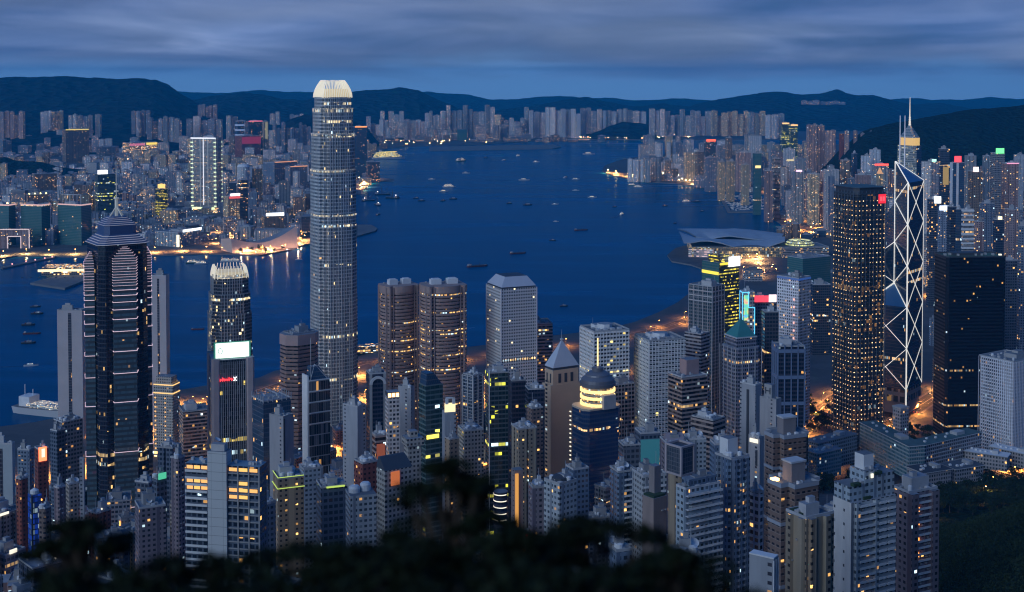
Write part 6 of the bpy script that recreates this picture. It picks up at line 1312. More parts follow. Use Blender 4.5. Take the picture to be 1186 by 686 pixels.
m_far('exhibition_annex', '', (893, 906, 960), 287, 2950, 'office_band', 'broad flat-roofed hall with an oval gallery of yellow lights on top, beside the winged roofs', 'exhibition hall', .7, extra=lambda r, P, b, a, h: [MB().lathe([(b*.3, h), (b*.3, h+5), (b*.22, h+12), (.1, h+14)], 24).build('oval_gallery', [facade('gallery_lit', (.2, .2, .15), (.1, .1, .05), FloorH=5, BayW=3, WinW=.8, WinH=.6, Lit=.9, LitStr=1.2, LitCol=(.8, .9, .3), LitCol2=(1, .95, .5))], r)])
# ---- Wan Chai and Causeway Bay, the ones that read
W = [
 ((1067, 1078, 1088), 188, 2700, 'flat_white', 'white block with a small green roof light right of the spire tower', OT, glow('r', .1, .6, 1, 6, (.5, 1, .8), 1.6)),
 ((1087, 1089, 1100), 173, 2900, 'office_dark', 'tall dark tower with amber floors right of the green-lit white block', OT, glow('r', .3, .9, -80, -40, (1, .65, .15), .35, 'amber_floors')),
 ((1100, 1104, 1117), 189, 2600, 'glass_blue', 'tower of white fins and blue glass under a square red sign', OT, many(wallpanel('l', .1, .8, 4, 0, M_white, 'white_fin'), wallpanel('r', .3, .5, 4, 0, M_white, 'white_fin'), glow('r', .1, .7, 2, 14, (1, .05, .06), 2.2))),
 ((1117, 1120, 1131), 181, 3300, 'flat_pale', 'pale apartment tower right behind the square red sign', AT, None),
 ((1121, 1126, 1138), 199, 2450, 'flat_brown', 'brown tower with a rose-white rooftop sign', OT, glow('r', .1, .6, 0, 9, (1, .8, .75), 2.2)),
 ((1138, 1141, 1147), 181, 3350, 'flat_pale', 'narrow pale tower left of the green-topped tower', AT, None),
 ((1147, 1152, 1164), 178, 2650, 'office_grey', 'tall office tower with a glowing green box on its roof', OT, glow('r', .1, .9, 0, 11, (.2, 1, .35), 1.4, 'green_roof_box')),
 ((1160, 1166, 1180), 190, 2500, 'flat_pink', 'rose grey tower with a thin pink roof line', OT, glow('r', 0, 1, 0, 2, (1, .4, .6), 1.2)),
 ((1174, 1178, 1190), 180, 3300, 'flat_white', 'white apartment tower at the right edge under the dark hill', AT, None),
 ((1074, 1077, 1091), 231, 2300, 'office_dark', 'dark block with a large blank bright white screen', OT, glow('r', .35, .9, -7, 5, (.95, 1, 1), 3.0, 'screen')),
 ((1086, 1088, 1099), 241, 2200, 'flat_blue', 'block carrying a tilted blue-white neon sign', OT, glow('r', 0, 1, -4, 4, (.7, .8, 1), 2.4)),
 ((1097, 1101, 1108), 240, 2000, 'office_dark', 'dark glass office left of the white banded office', OT, None),
 ((1107, 1108, 1115), 243, 1960, 'glass_blue', 'blue glass strip tower touching the white banded office', OT, None),
 ((1114, 1116, 1128), 243, 1930, 'office_band', 'white office with thick horizontal bands above the black glass tower', OT, lambda r, P, b, a, h: bands(r, P, 8, h, 7, 3, .5, M_white)),
 ((1134, 1139, 1152), 236, 2250, 'flat_blue', 'pale blue tower right of the white banded office', OT, None),
 ((1128, 1131, 1140), 257, 2050, 'flat_pink', 'low rose block right of the white banded office', OT, None),
 ((1150, 1154, 1163), 255, 2150, 'office_dark', 'dark narrow tower in front of the rose grey tower', OT, glow('r', .2, .7, 1, 6, (1, .8, .5), 2.4, 'warm_sign')),
 ((1163, 1168, 1180), 243, 2250, 'flat_pink', 'rose block near the right edge below the thin pink roof line', OT, None),
 ((1179, 1182, 1196), 262, 1500, 'flat_blue', 'tall pale blue tower cut by the right edge of the picture', AT, None),
 ((1160, 1164, 1180), 302, 1650, 'slate', 'blue-grey tower behind the black glass tower at the right', OT, None),
 ((1030, 1034, 1040), 232, 2500, 'white_small', 'little white block squeezed between the gold-lit and braced towers', OT, None),
 ((872, 874, 882), 178, 3900, 'glass_teal', 'glass tower with a lit crown floor on the bay waterfront', OT, glow('r', .1, .9, -44, -36, (1, .8, .3), 1.4, 'lit_floor')),
 ((885, 887, 895), 198, 3700, 'flat_pink', 'small pinkish tower on the bay waterfront', AT, None),
 ((894, 897, 904), 184, 3750, 'office_band', 'dark tower with fine white stripes on the bay waterfront', OT, None),
 ((904, 906, 914), 143, 6200, 'yel_floor', 'left of two gold-capped glass towers in the eastern district', OT, glow('r', 0, 1, -4, 3, (1, .6, .2), 1.6, 'gold_cap')),
 ((914, 916, 924), 145, 6150, 'yel_floor', 'right of two gold-capped glass towers in the eastern district', OT, glow('r', 0, 1, -4, 3, (1, .6, .2), 1.6, 'gold_cap')),
 ((907, 909, 921), 173, 4600, 'flat_white', 'white tower with a lit arch on its roof line', AT, glow('r', .2, .9, -42, -36, (1, .8, .4), .9, 'lit_arch')),
 ((917, 920, 931), 199, 3650, 'flat_pale', 'pale tower with a small pink roof sign by the park', OT, glow('r', .2, .8, 0, 5, (1, .6, .8), 2)),
 ((935, 938, 949), 202, 3600, 'flat_gold', 'cream twin-winged apartment tower beside the dark park', AT, None),
 ((954, 957, 972), 197, 3450, 'flat_white', 'whitish broad apartment tower right of the dark park', AT, None),
 ((973, 976, 985), 186, 3500, 'flat_brown', 'brown ribbed apartment tower above the gold-lit tower roof', AT, None),
 ((986, 989, 993), 178, 3550, 'glass_blue', 'slim round blue tower above the gold-lit tower roof', AT, None),
 ((997, 999, 1008), 181, 3450, 'flat_white', 'white apartment tower left of the red-signed one', AT, None),
 ((1007, 1010, 1020), 174, 3500, 'flat_white', 'tallest white apartment tower left of the braced tower masts', AT, None),
 ((1010, 1013, 1029), 192, 3300, 'flat_pale', 'pale office with a long red rooftop sign', OT, glow('r', 0, 1, 0, 5, (1, .08, .05), 2.2)),
 ((990, 993, 1009), 203, 3200, 'flat_pink', 'low broad pinkish block left of the golden spire', OT, None),
 ((1015, 1017, 1023), 202, 3100, 'flat_gold', 'small golden-lit pointed tower under the red rooftop sign', OT, lambda r, P, b, a, h: MB().prism(rect(b, a), h, h+16, 0, 0, pts2=rect(1, 1)).build('pointed_roof', lamp('golden_roof', (1, .5, .2), .7), r)),
 ((770, 772, 779), 158, 6300, 'flat_gold', 'pale gold apartment tower standing at the point beyond the slab row', AT, None),
 ((780, 783, 790), 165, 6200, 'flat_blue', 'dark blue tower next to the pale gold one at the point', OT, None),
 ((792, 795, 805), 177, 5100, 'flat_gold', 'grey-green office slab on the eastern waterfront', OT, None),
 ((805, 808, 815), 176, 5000, 'flat_brown', 'tall brown slab beside the grey-green office slab', AT, None),
 ((815, 818, 829), 164, 5600, 'office_dark', 'dark blue tower with an orange-red glowing roof', OT, glow('r', 0, 1, 0, 9, (1, .12, .03), 2.0, 'orange_roof_glow')),
 ((816, 819, 830), 183, 4700, 'flat_blue', 'blue-grey slab below the orange-roofed tower', AT, None),
 ((831, 833, 840), 188, 4350, 'flat_gold', 'left of two cream towers by the boat shelter', AT, None),
 ((841, 843, 851), 187, 4320, 'flat_gold', 'right of two cream towers by the boat shelter', AT, None),
 ((840, 842, 848), 160, 5600, 'flat_brown', 'slim brown tower rising behind the cream pair', AT, None),
 ((852, 855, 870), 177, 4700, 'flat_pink', 'wide pinkish tower block right of the cream pair', AT, None),
 ((858, 860, 868), 191, 4200, 'flat_gold', 'tan tower in front of the wide pinkish tower block', AT, None),
 ((867, 869, 882), 158, 5600, 'flat_white', 'stepped white tower group behind the glass tower with a lit crown', AT, None),
]
for px, yt, Y, st, lb, nm, ex in W:
    bl(px, yt, Y, st, lb, nm, 'apartment tower' if nm == AT else 'office tower', 1.0, 'box', .5, 3, ex)
# ---- rows and street fill
ORD = ['first', 'second', 'third', 'fourth', 'fifth', 'sixth', 'seventh', 'eighth', 'ninth', 'tenth', 'eleventh', 'twelfth', 'thirteenth', 'fourteenth', 'fifteenth', 'sixteenth', 'seventeenth', 'eighteenth', 'nineteenth', 'twentieth']
ORD += ['twenty-'+o for o in ORD[:9]] + ['thirtieth'] + ['thirty-'+o for o in ORD[:9]] + ['fortieth'] + ['forty-'+o for o in ORD[:9]]
CW = {'flat_pale': 'pale', 'flat_white': 'white', 'flat_pink': 'pinkish', 'flat_brown': 'brown', 'flat_blue': 'blue-grey', 'flat_gold': 'cream', 'office_grey': 'grey', 'office_dark': 'dark', 'office_band': 'banded', 'glass_blue': 'blue glass', 'glass_teal': 'teal glass', 'red_wall': 'red', 'slate': 'slate', 'near_cream': 'cream', 'near_tan': 'tan', 'near_white': 'whitish', 'near_brown': 'brown'}
SPEC = []
def free(x, y, rr):
    for fx, fy, fr in FOOT:
        if (x-fx)**2+(y-fy)**2 < (rr*.8+fr*.8)**2: return False
    return True
def row(desc, nm, sts, x0, x1, Y, wpx, tops=None, hts=None, gap=.15, group=None, yj=60, shapes=('box', 'notch', 'cross'), land=None, basef=None, chk=True, pair=1):
    px = x0; k = 0; got = []; s0 = rnd.choice(sts)
    while px < x1:
        w = rnd.uniform(*wpx)*(rnd.uniform(1.3, 2.2) if hts and rnd.random() < .18 else 1)
        if rnd.random() < gap: px += w*rnd.uniform(.4, 1.2); continue
        y = Y+rnd.uniform(-yj, yj); X = (px+w/2-CX)/FPX*fwd(y, 60); W_ = w*fwd(y, 60)/FPX
        d = W_*rnd.uniform(.5, .9); y2 = y+d/2
        base = basef(X, y2) if basef else 3.0
        Z = zat(rnd.uniform(*tops), y) if tops else base+hts[0]+(hts[1]-hts[0])*1.15*rnd.random()**1.7
        if (land and not inside((X, y2), land)) or (chk and not free(X, y2, W_/2)) or Z-base < 6: px += w*.7; continue
        if rnd.random() < .3: s0 = rnd.choice(sts)
        got.append(dict(X=X, Y=y2, b=W_*.93, a=d, base=base-1.5, Z=Z, rz=rnd.uniform(-.35, .35) if W_ < 60 else rnd.uniform(-.12, .12), st=s0, nm=nm, shape=rnd.choice(shapes), desc=desc, group=group or desc))
        FOOT.append((X, y2, W_*.5)); px += w*1.02
    for i, g in enumerate(got): g['ord'] = i; g['n'] = len(got)
    SPEC.extend(got)
FL = ['flat_pale', 'flat_white', 'flat_pale', 'flat_blue']; FM = FL+FL+['flat_pink', 'flat_brown', 'flat_gold', 'flat_gold']; OF = ['office_grey', 'office_dark', 'office_band', 'glass_blue', 'flat_pink', 'flat_brown']
hb = lambda h: (lambda x, y: h)
# far estates, left to right
row('row under the big left mountain', AT, ['flat_pink', 'flat_pale'], -20, 24, 7600, (5, 7), tops=(129, 134), gap=.0, basef=hb(60))
row('bright-edged cluster under the left mountain', AT, ['flat_gold', 'flat_white'], 47, 71, 7700, (4, 5), tops=(128, 130), gap=.0, basef=hb(70))
row('grey cluster under the left mountain', AT, ['flat_blue', 'flat_pale'], 74, 114, 7500, (5, 7), tops=(131, 136), gap=.05, basef=hb(50))
row('tall cluster at the mountain foot', AT, FL, 152, 169, 7600, (5, 6), tops=(128, 131), gap=0, basef=hb(40))
row('bluish row right of the tall cluster', AT, ['flat_blue', 'flat_pale'], 170, 204, 7500, (5, 7), tops=(135, 141), gap=.05, basef=hb(30))
row('rose cluster on the mountain shoulder', AT, ['flat_pink'], 229, 251, 8800, (4, 5), tops=(120, 124), gap=0, basef=hb(110))
row('spaced pale row above the lit white tower', AT, FL, 203, 283, 7800, (6, 9), tops=(134, 141), gap=.35, basef=hb(20))
row('low row on the ridge left of the tallest tower', AT, ['flat_pale'], 312, 352, 9000, (5, 7), tops=(129, 134), gap=.3, basef=hb(100))
row('blue-grey row left of the tallest tower', AT, ['flat_blue', 'flat_pale'], 313, 356, 7400, (4, 6), tops=(142, 150), gap=.05)
row('pale row right of the tallest tower', AT, FL, 418, 442, 8700, (4, 6), tops=(134, 146), gap=.05)
row('pale estate above the near end of the far shore', AT, FL, 440, 502, 8900, (4, 7), tops=(128, 142), gap=.03)
row('tall pale estate at the middle of the far shore', AT, ['flat_pale', 'flat_white', 'flat_gold'], 503, 576, 9000, (5, 7), tops=(121, 134), gap=.06)
row('short row between the two far shore estates', AT, FL, 577, 606, 8950, (5, 7), tops=(136, 143), gap=.1)
row('tight pale estate above the far shore', AT, ['flat_white', 'flat_pale'], 607, 671, 9000, (5, 7), tops=(124, 133), gap=.04)
row('pale estate left of the dark headland', AT, FL, 672, 730, 9300, (5, 7), tops=(125, 130), gap=.05, basef=hb(20))
row('few towers over the dark headland', AT, FL, 733, 752, 9900, (7, 9), tops=(129, 132), gap=.3, basef=hb(60))
row('long wall of pale towers behind the bay', AT, ['flat_white', 'flat_pale', 'flat_gold'], 752, 882, 9000, (5, 7), tops=(126, 136), gap=.02, basef=hb(20))
row('pair beyond the long wall of pale towers', AT, FL, 887, 904, 8600, (6, 8), tops=(132, 135), gap=0, basef=hb(20))
row('lit row of slabs against the far right ridge', AT, ['flat_blue'], 929, 984, 10500, (6, 8), tops=(116, 119), gap=.1, basef=hb(210), chk=False)
row('little cluster on the far right ridge', AT, ['flat_pale'], 1015, 1030, 9500, (4, 5), tops=(128, 133), gap=0, basef=hb(180), chk=False)
row('lower blocks along the far shore', OT, ['flat_pale', 'office_grey', 'flat_blue', 'glass_teal'], 440, 605, 8700, (6, 12), tops=(140, 157), gap=.1)
row('low waterside blocks of the far shore', OT, OF, 445, 700, 8500, (8, 14), hts=(12, 40), gap=.15)
row('waterside slab row at the eastern point', AT, ['flat_pale', 'flat_white'], 727, 763, 5150, (6, 7), tops=(181, 186), gap=0, land=None)
row('second waterside row behind the slab row', AT, FL, 728, 795, 5450, (6, 9), tops=(181, 190), gap=.05)
row('rose estate on the hillside behind the bay', AT, ['flat_pink', 'flat_white'], 934, 968, 4900, (5, 8), tops=(144, 152), gap=0, basef=hb(40))
row('reddish terraces climbing the dark hill', AT, ['flat_pink', 'red_wall'], 972, 1008, 4600, (4, 6), tops=(151, 157), gap=.1, basef=hb(105), chk=False)
for i, (a, b_, Y, ht) in enumerate(((745, 930, 6900, (50, 110)), (740, 940, 6300, (50, 120)), (745, 960, 5850, (50, 115)), (770, 975, 5300, (40, 115)), (800, 985, 4950, (40, 110)), (830, 990, 4550, (40, 120)))):
    row('%s street line back from the eastern waterfront' % ORD[5-i], AT if i % 2 else AT, FM, a, b_, Y, (5, 10), hts=ht, gap=.12, land=isle)
for i, (a, b_, Y, ht) in enumerate(((860, 1186, 4150, (40, 110)), (925, 1190, 3850, (50, 130)), (935, 1195, 3650, (50, 150)), (960, 1195, 3400, (50, 150)), (985, 1200, 3050, (40, 140)))):
    row('%s street line under the dark right hill' % ORD[4-i], AT, FM+['office_grey', 'office_dark'], a, b_, Y, (6, 12), hts=ht, gap=.08, land=isle)
for i, (a, b_, Y, ht) in enumerate(((1070, 1200, 2780, (50, 120)), (1072, 1200, 2500, (40, 110)), (1074, 1205, 2250, (40, 100)), (1078, 1205, 2000, (40, 90)), (1082, 1205, 1750, (30, 70)))):
    row('%s block line right of the braced tower' % ORD[4-i], OT, OF+['flat_blue', 'slate', 'flat_pale'], a, b_, Y, (7, 14), hts=ht, gap=.06, land=isle)
row('bay waterfront blocks above the boat shelter', OT, FM, 838, 935, 4050, (7, 12), hts=(20, 60), gap=.15, land=isle)
row('low waterfront sheds beside the winged roofs', OT, OF, 900, 962, 3350, (10, 16), hts=(8, 18), gap=.4, land=isle)
row('low blocks between exhibition hall and hotel', OT, OF, 862, 962, 2600, (14, 26), hts=(10, 26), gap=.35, land=isle)
for i, (a, b_, Y, ht, ws) in enumerate(((-10, 440, 8300, (40, 105), (5, 10)), (-10, 440, 7700, (30, 100), (5, 10)), (-10, 440, 7050, (30, 90), (5, 11)), (110, 440, 6500, (20, 80), (6, 13)), (-10, 440, 6050, (20, 70), (6, 14)), (90, 420, 5600, (15, 65), (7, 15)), (-10, 420, 5150, (15, 75), (6, 13)), (-10, 415, 4800, (15, 75), (6, 13)), (-10, 405, 4450, (15, 80), (6, 13)), (-10, 400, 4120, (15, 70), (7, 14)), (-10, 360, 3820, (15, 70), (7, 15)), (20, 356, 3560, (14, 60), (8, 16)), (100, 354, 3330, (12, 48), (10, 20)))):
    row('%s street line back from the Kowloon quay' % ORD[12-i], AT if i < 9 else OT, FM+(['office_grey', 'office_dark'] if i > 5 else []), a, b_, Y, ws, hts=ht, gap=.16, yj=90, land=kowl)
# Central street fill between the named towers
LIMIT = [(-20, 545), (60, 520), (100, 575), (180, 585), (215, 500), (240, 545), (300, 520), (345, 500), (395, 490), (440, 505), (500, 520), (540, 475), (600, 500), (640, 560), (700, 512), (740, 520), (800, 500), (830, 512), (870, 522), (905, 560), (960, 600), (1040, 640)]
CENT = []
for _ in range(9000):
    px, Y = rnd.uniform(-30, 965), rnd.uniform(560, 1750)
    sz = rnd.uniform(14, 30); X = (px-CX)/FPX*fwd(Y, 20)
    if Y > 1500: sz *= 1.3
    if not inside((X, Y+12), isle) and Y > 1300: continue
    if not free(X, Y, sz*.55): continue
    base = max(3.0, T(X, Y)); yt = max(lerp_tab(LIMIT, px)+rnd.uniform(-2, 30), 0)
    top = min(zat(yt, Y-sz/2), base+rnd.uniform(22, 75) if Y < 1200 else base+rnd.uniform(10, 32))
    if top-base < 9: continue
    if pxof(X, Y, top)[1] > 700: continue
    FOOT.append((X, Y, sz*.55)); CENT.append((px, X, Y, sz, base, top))
    if len(CENT) > 135: break
ANCH = [((136, 560), 'neon line tower'), ((268, 500), 'red neon bank tower'), ((255, 560), 'white-cored tower'), ((385, 450), 'tallest tower'), ((346, 470), 'octagonal brown tower'), ((408, 500), 'blank white office tower'), ((462, 440), 'left granite twin tower'), ((514, 440), 'right granite twin tower'), ((592, 430), 'round-window tower'), ((650, 500), 'beige pyramid-roofed tower'), ((690, 520), 'golden rotunda'), ((700, 440), 'left egg-crate tower'), ((765, 450), 'right egg-crate tower'), ((797, 470), 'brown banded office'), ((858, 430), 'green pyramid tower'), ((914, 440), 'blue-masted dark office'), ((990, 400), 'gold-lit tower'), ((576, 490), 'lime-lit glass office'), ((500, 500), 'teal sloped-roof office'), ((428, 550), 'dark red brick block'), ((790, 590), 'framed glass penthouse'), ((850, 590), 'bay-windowed blue tower'), ((910, 520), 'farther brown cross tower'), ((920, 600), 'nearer brown cross tower'), ((40, 600), 'deep blue lit tower'), ((80, 510), 'gridded office with white tanks'), ((325, 530), 'pale slotted slab'), ((205, 560), 'salmon pink tower'), ((745, 530), 'teal-glowing block')]
used_labels = set()
for k, (px, X, Y, sz, base, top) in enumerate(CENT):
    sty = ['slate', 'near_cream', 'near_brown', 'near_white', 'office_grey', 'near_tan', 'flat_pink', 'office_dark', 'red_wall', 'flat_blue']; rnd.shuffle(sty)
    sp = pxof(X, Y, top); a = sorted(ANCH, key=lambda q: (q[0][0]-sp[0])**2+(q[0][1]-sp[1])**2); lab = None
    for st in sty:
        for an in a[:3]:
            dx, dy = sp[0]-an[0][0], sp[1]-an[0][1]
            rel = ('right of' if dx > 0 else 'left of') if abs(dx) > abs(dy)*.7 else ('below' if dy > 0 else 'above')
            for sw in (('low' if top-base < 30 else 'mid-height'),):
                l = '%s %s block with a cluttered roof, just %s the %s' % (sw, CW.get(st, 'grey'), rel, an[1])
                if l not in used_labels: lab = l; break
            if lab: break
        if lab: break
    used_labels.add(lab)
    P = dict(X=X, Y=Y, b=sz*rnd.uniform(.8, 1.1), a=sz*rnd.uniform(.6, 1.1), rz=rnd.uniform(.2, 1.2), base=base-3, h=top-base+3, Z=top, near=Y)
    r = root('street_block', lab or 'street block', 'building', P, 'street blocks between the towers of the near shore'); sh = rnd.choice(('box', 'box', 'notch', 'cross'))
    body(P, F[st], shape_pts(sh, P['b'], P['a'])); kk = .55 if sh == 'cross' else 1
    roof_kit(r, P['b']*kk, P['a']*kk, P['h'], k, 1.6)
    m = MB(); m.prism(rect(P['b']*1.05+1, P['a']*1.05+1), 0, 9, 0, 1, u0=k*1000.0+500); m.build('street_glow_podium', [F['shop'], M_roof], r)  # lit base added to warm the street below the block
    q = rnd.random(); cl = rnd.choice(('L_warm', 'L_soft', 'L_white', 'L_orange', 'L_soft', 'L_green', 'L_yellow', 'L_red')); LM = globals()[cl]
    if q < .16: sign_on(r, P, rnd.choice('lr'), .2, rnd.uniform(.5, .8), P['h']+.3, P['h']+rnd.uniform(1.5, 3), LM, 'roof_sign')
    elif q < .34: s_ = rnd.uniform(.1, .85); sign_on(r, P, rnd.choice('lr'), s_, s_+.06, P['h']*.55, P['h']-2, LM, 'vertical_sign', .5, .4)
    elif q < .5: m = MB(); m.box(rnd.uniform(-.3, .3)*P['b']*kk, -.3*P['a']*kk, P['h']+1.5, .9, .9, .7); m.build('roof_lamp', L_soft, r)
for i, Y in enumerate((3230, 3440, 3680, 3960, 4280, 4620, 4980, 5380, 5830, 6280, 6780, 7350)):
    row('%s low street line of the Kowloon side' % ORD[i], OT, FM+['office_grey'], -10, 356 if Y < 4600 else 425, Y, (6, 13), hts=(9, 34), gap=.12, yj=70, land=kowl)
for i, Y in enumerate((3300, 3750, 4250, 4750, 5200, 5650)):
    row('%s low street line of the eastern side' % ORD[i], OT, FM+['office_grey'], 900 if Y < 4200 else 740, 1195 if Y < 4100 else 960, Y, (6, 12), hts=(10, 40), gap=.1, yj=70, land=isle)
# ---- turn the row specs into objects: the largest as things of their own, the rest as one mass per kind
def pix(g):
    x, y = pxof(g['X'], g['Y'], g['Z']); y2 = pxof(g['X'], g['Y'], g['base'])[1]; w = g['b']*FPX/fwd(g['Y'], 50)
    if x < -8 or x > 1194: return 0
    return w*(min(y2-y, 22)+4)*(1.0 if g['Y'] < 8000 else 1.4)
def tower_mesh(g, m, ox=0, oy=0, oz=0, rot=0, seed=0):
    q = random.Random(seed); u0 = q.randint(1, 190)*1000.0; h = g['Z']-g['base']; b, a = g['b'], g['a']
    pts = shape_pts(g['shape'] if g['shape'] != 'notch' or b > 22 else 'cross', b, a)
    c, s = math.cos(rot), math.sin(rot); tr = lambda pp: [(ox+c*x-s*y, oy+s*x+c*y) for x, y in pp]
    m.prism(tr(pts), oz, oz+h, 0, 1, u0=u0)
    m.prism(tr(rect(b*.4, a*.4, q.uniform(-.1, .1)*b, q.uniform(-.1, .1)*a)), oz+h, oz+h+q.uniform(2.5, 6), 1, 1)
    if q.random() < .5: m.prism(tr(rect(b*.18, a*.18, b*.24, -a*.2)), oz+h, oz+h+2.2, 1, 1)
    for s2 in (-1, 1):
        m.prism(tr(rect(b, .5, 0, s2*a*.5*(1 if g['shape'] != 'cross' else .5))), oz+h-.02, oz+h+1.1, 1, 1)
caps = {AT: 262, OT: 215}
for nm in (AT, OT):
    sel = sorted([g for g in SPEC if g['nm'] == nm and pix(g) > 0], key=pix, reverse=True); rest = sel[caps[nm]:]; keep = set(id(g) for g in sel[:caps[nm]])
    byrow = {}
    for g in SPEC:
        if id(g) in keep: byrow.setdefault(g['desc'], []).append(g)
    for desc, gs in byrow.items():
        gs.sort(key=lambda g: pxof(g['X'], g['Y'], g['Z'])[0])
        for i, g in enumerate(gs):
            m = MB(); tower_mesh(g, m, seed=hash((round(g['X']), round(g['Y']))) & 0xffff)
            o = m.build(nm, [F[g['st']], M_roof]); o.location = (g['X'], g['Y'], g['base']); o.rotation_euler = (0, 0, g['rz'])
            w = 'tower' if g['Z']-g['base'] > 45 else 'block'
            tag(o, '%s %s %s from left, %s' % (CW.get(g['st'], 'grey'), w, ORD[i], desc), 'apartment tower' if nm == AT else 'office tower', 'buildings in the '+desc)
    byst = {}
    for g in rest: byst.setdefault(g['st'], []).append(g)
    m = MB(); mats = []; idx = 0
    for st, gs in byst.items():
        i0 = len(m.f)
        mats += [F[st]]
        for g in gs: tower_mesh(g, m, g['X'], g['Y'], g['base'], g['rz'], seed=int(abs(g['X']*7+g['Y'])) & 0xffff)
        for q in range(i0, len(m.f)): m.m[q] = idx if m.m[q] == 0 else 99
        idx += 1
    mats.append(M_roof); m.m = [len(mats)-1 if q == 99 else q for q in m.m]
    if m.f: tag(m.build('distant_apartment_towers' if nm == AT else 'distant_office_blocks', mats), 'mass of smaller distant %s filling the far streets' % ('apartment towers' if nm == AT else 'office blocks'), 'distant buildings', kind='stuff')
print('SPEC', len(SPEC), 'CENT', len(CENT), 'AT', sum(g['nm'] == AT for g in SPEC))
# ================================================================== ROADS AND STREET LAMPS
M_road = pmat('asphalt', (0.055, 0.052, 0.05), .85, noise=.2, nscale=.05); M_paint = pmat('road_paint', (.7, .7, .68), .7)
def groundz(X, Y): return max(3.0, T(X, Y)) if Y < 1395 and X < 1300 else 3.0
def strip(name, pxs, w, z=None, lift=.15, world=False, marks=True, pave=True):
    P_ = [p if world else ground(p[0], p[1], 3 if z is None else z) for p in pxs]; pts = []
    for (a, b_) in zip(P_, P_[1:]):
        n = max(1, int(math.dist(a, b_)/25))
        for i in range(n): pts.append((a[0]+(b_[0]-a[0])*i/n, a[1]+(b_[1]-a[1])*i/n))
    pts.append(P_[-1]); nr = []
    for i in range(len(pts)):
        a, b_ = pts[max(0, i-1)], pts[min(len(pts)-1, i+1)]; L = math.dist(a, b_) or 1; nr.append((-(b_[1]-a[1])/L, (b_[0]-a[0])/L))
    def zz(p): return (groundz(*p) if z is None else z)+lift
    def ribbon(o0, o1, dz, m, seg=None):
        for i in range(len(pts)-1):
            if seg and i % 2: continue
            q = []
            for j, o in ((i, o0), (i, o1), (i+1, o1), (i+1, o0)): q.append((pts[j][0]+nr[j][0]*o, pts[j][1]+nr[j][1]*o, zz(pts[j])+dz))
            m.quad(q if o1 < o0 else q[::-1])
    m = MB(); ribbon(-w/2, w/2, 0, m); tag(m.build(name, M_road), kind='structure')
    if marks:
        m = MB(); 
        for o in (-w*.25, w*.25): ribbon(o-.12, o+.12, .006, m, True)
        ribbon(-.25, .25, .006, m); tag(m.build('road_markings', M_paint), kind='structure')
    if pave:
        for s in (-1, 1):
            m = MB(); ribbon(s*(w/2+1.6)-1.6, s*(w/2+1.6)+1.6, .12, m); tag(m.build('pavement', M_quay), kind='structure')
    return pts, nr, zz
def lamp_proto(kind, col, emit, rad, h=11.0):
    r = thing('street_lamp', 'street lamp', 'street lamp'); m = MB(); m.bar((0, 0, 0), (0, 0, h), .14, r2=.09, n=6); m.build('pole', M_dark, r)
    m = MB(); m.bar((0, 0, h), (2.0, 0, h+.4), .08); m.build('arm', M_dark, r)
    m = MB(); m.box(2.2, 0, h+.15, rad, rad*.8, rad*.4); hd = m.build('lamp_head', lamp('lamp_'+kind, col, emit), r)
    return r
LAMPN = [0]
def NM(g): return 'garden_lamp' if 'garden' in g else 'quay_lamp' if ('quay' in g or 'coast' in g) else 'waterfront_lamp' if ('waterfront' in g or 'shore' in g or 'headland' in g) else 'street_lamp'
def add_lamp(proto, x, y, z, rz, label, group, power, col, first=[0]):
    o = copy_tree(proto); o.name = NM(group); o.location = (x, y, z); o.rotation_euler = (0, 0, rz); tag(o, label, 'street lamp', group)
    if power:
        l = bpy.data.lights.get('lamp_light_%d_%d' % (power, int(col[1]*100)))
        if not l:
            l = bpy.data.lights.new('lamp_light_%d_%d' % (power, int(col[1]*100)), 'SPOT'); l.energy = power*5; l.color = col; l.shadow_soft_size = .6; l.spot_size = R(168); l.spot_blend = .35
        q = bpy.data.objects.new('lamp_light', l); COL.objects.link(q); q.parent = o; q.location = (2.2, 0, 10.5)
    LAMPN[0] += 1
OR, SO, WH = (1, .36, .07), (1, .58, .22), (1, .85, .6)
protos = {'near': lamp_proto('near', OR, 40, .8), 'mid': lamp_proto('mid', OR, 60, 1.5), 'far': lamp_proto('far', SO, 60, 3.2), 'white': lamp_proto('white', WH, 40, 1.6)}
def lamps_along(road, step, proto, label, group, power, col, off=8, every=1, nm='street_lamp'):
    pts, nr, zz = road; acc = 0; k = 0
    for i in range(len(pts)-1):
        acc += math.dist(pts[i], pts[i+1])
        if acc >= step:
            if pts[i][1] > 1300 and not (inside(pts[i], isle) or inside(pts[i], kowl)): continue
            acc = 0; s = 1 if k % 2 else -1; x, y = pts[i][0]+nr[i][0]*off*s, pts[i][1]+nr[i][1]*off*s
            add_lamp(protos[proto], x, y, zz(pts[i])-.1, math.atan2(-nr[i][1]*s, -nr[i][0]*s), label, group, power if k % every == 0 else 0, col); k += 1
rd = strip('waterfront_road', [(205, 476), (300, 456), (362, 434), (422, 419), (490, 415), (560, 415), (640, 405), (700, 397), (770, 380), (850, 352)], 24)
lamps_along(rd, 45, 'near', 'tall orange lamp beside the near shore waterfront road', 'street lamps along the near waterfront road', 9000, OR, 13)
rd = strip('waterfront_road', [(703, 199), (716, 202.8), (745, 207.2), (790, 209.6), (830, 214.5), (865, 217)], 26)
lamps_along(rd, 60, 'far', 'amber lamp on the curving eastern waterfront road', 'street lamps on the eastern waterfront road', 120000, (1, .50, .14), 10)
rd = strip('elevated_road', [(862, 218), (885, 218.5), (907, 222), (922, 228), (935, 234), (948, 242), (962, 252)], 26, z=10)
lamps_along(rd, 45, 'mid', 'orange lamp on the curved elevated road beyond the exhibition halls', 'street lamps on the curved elevated road', 110000, OR, 10)
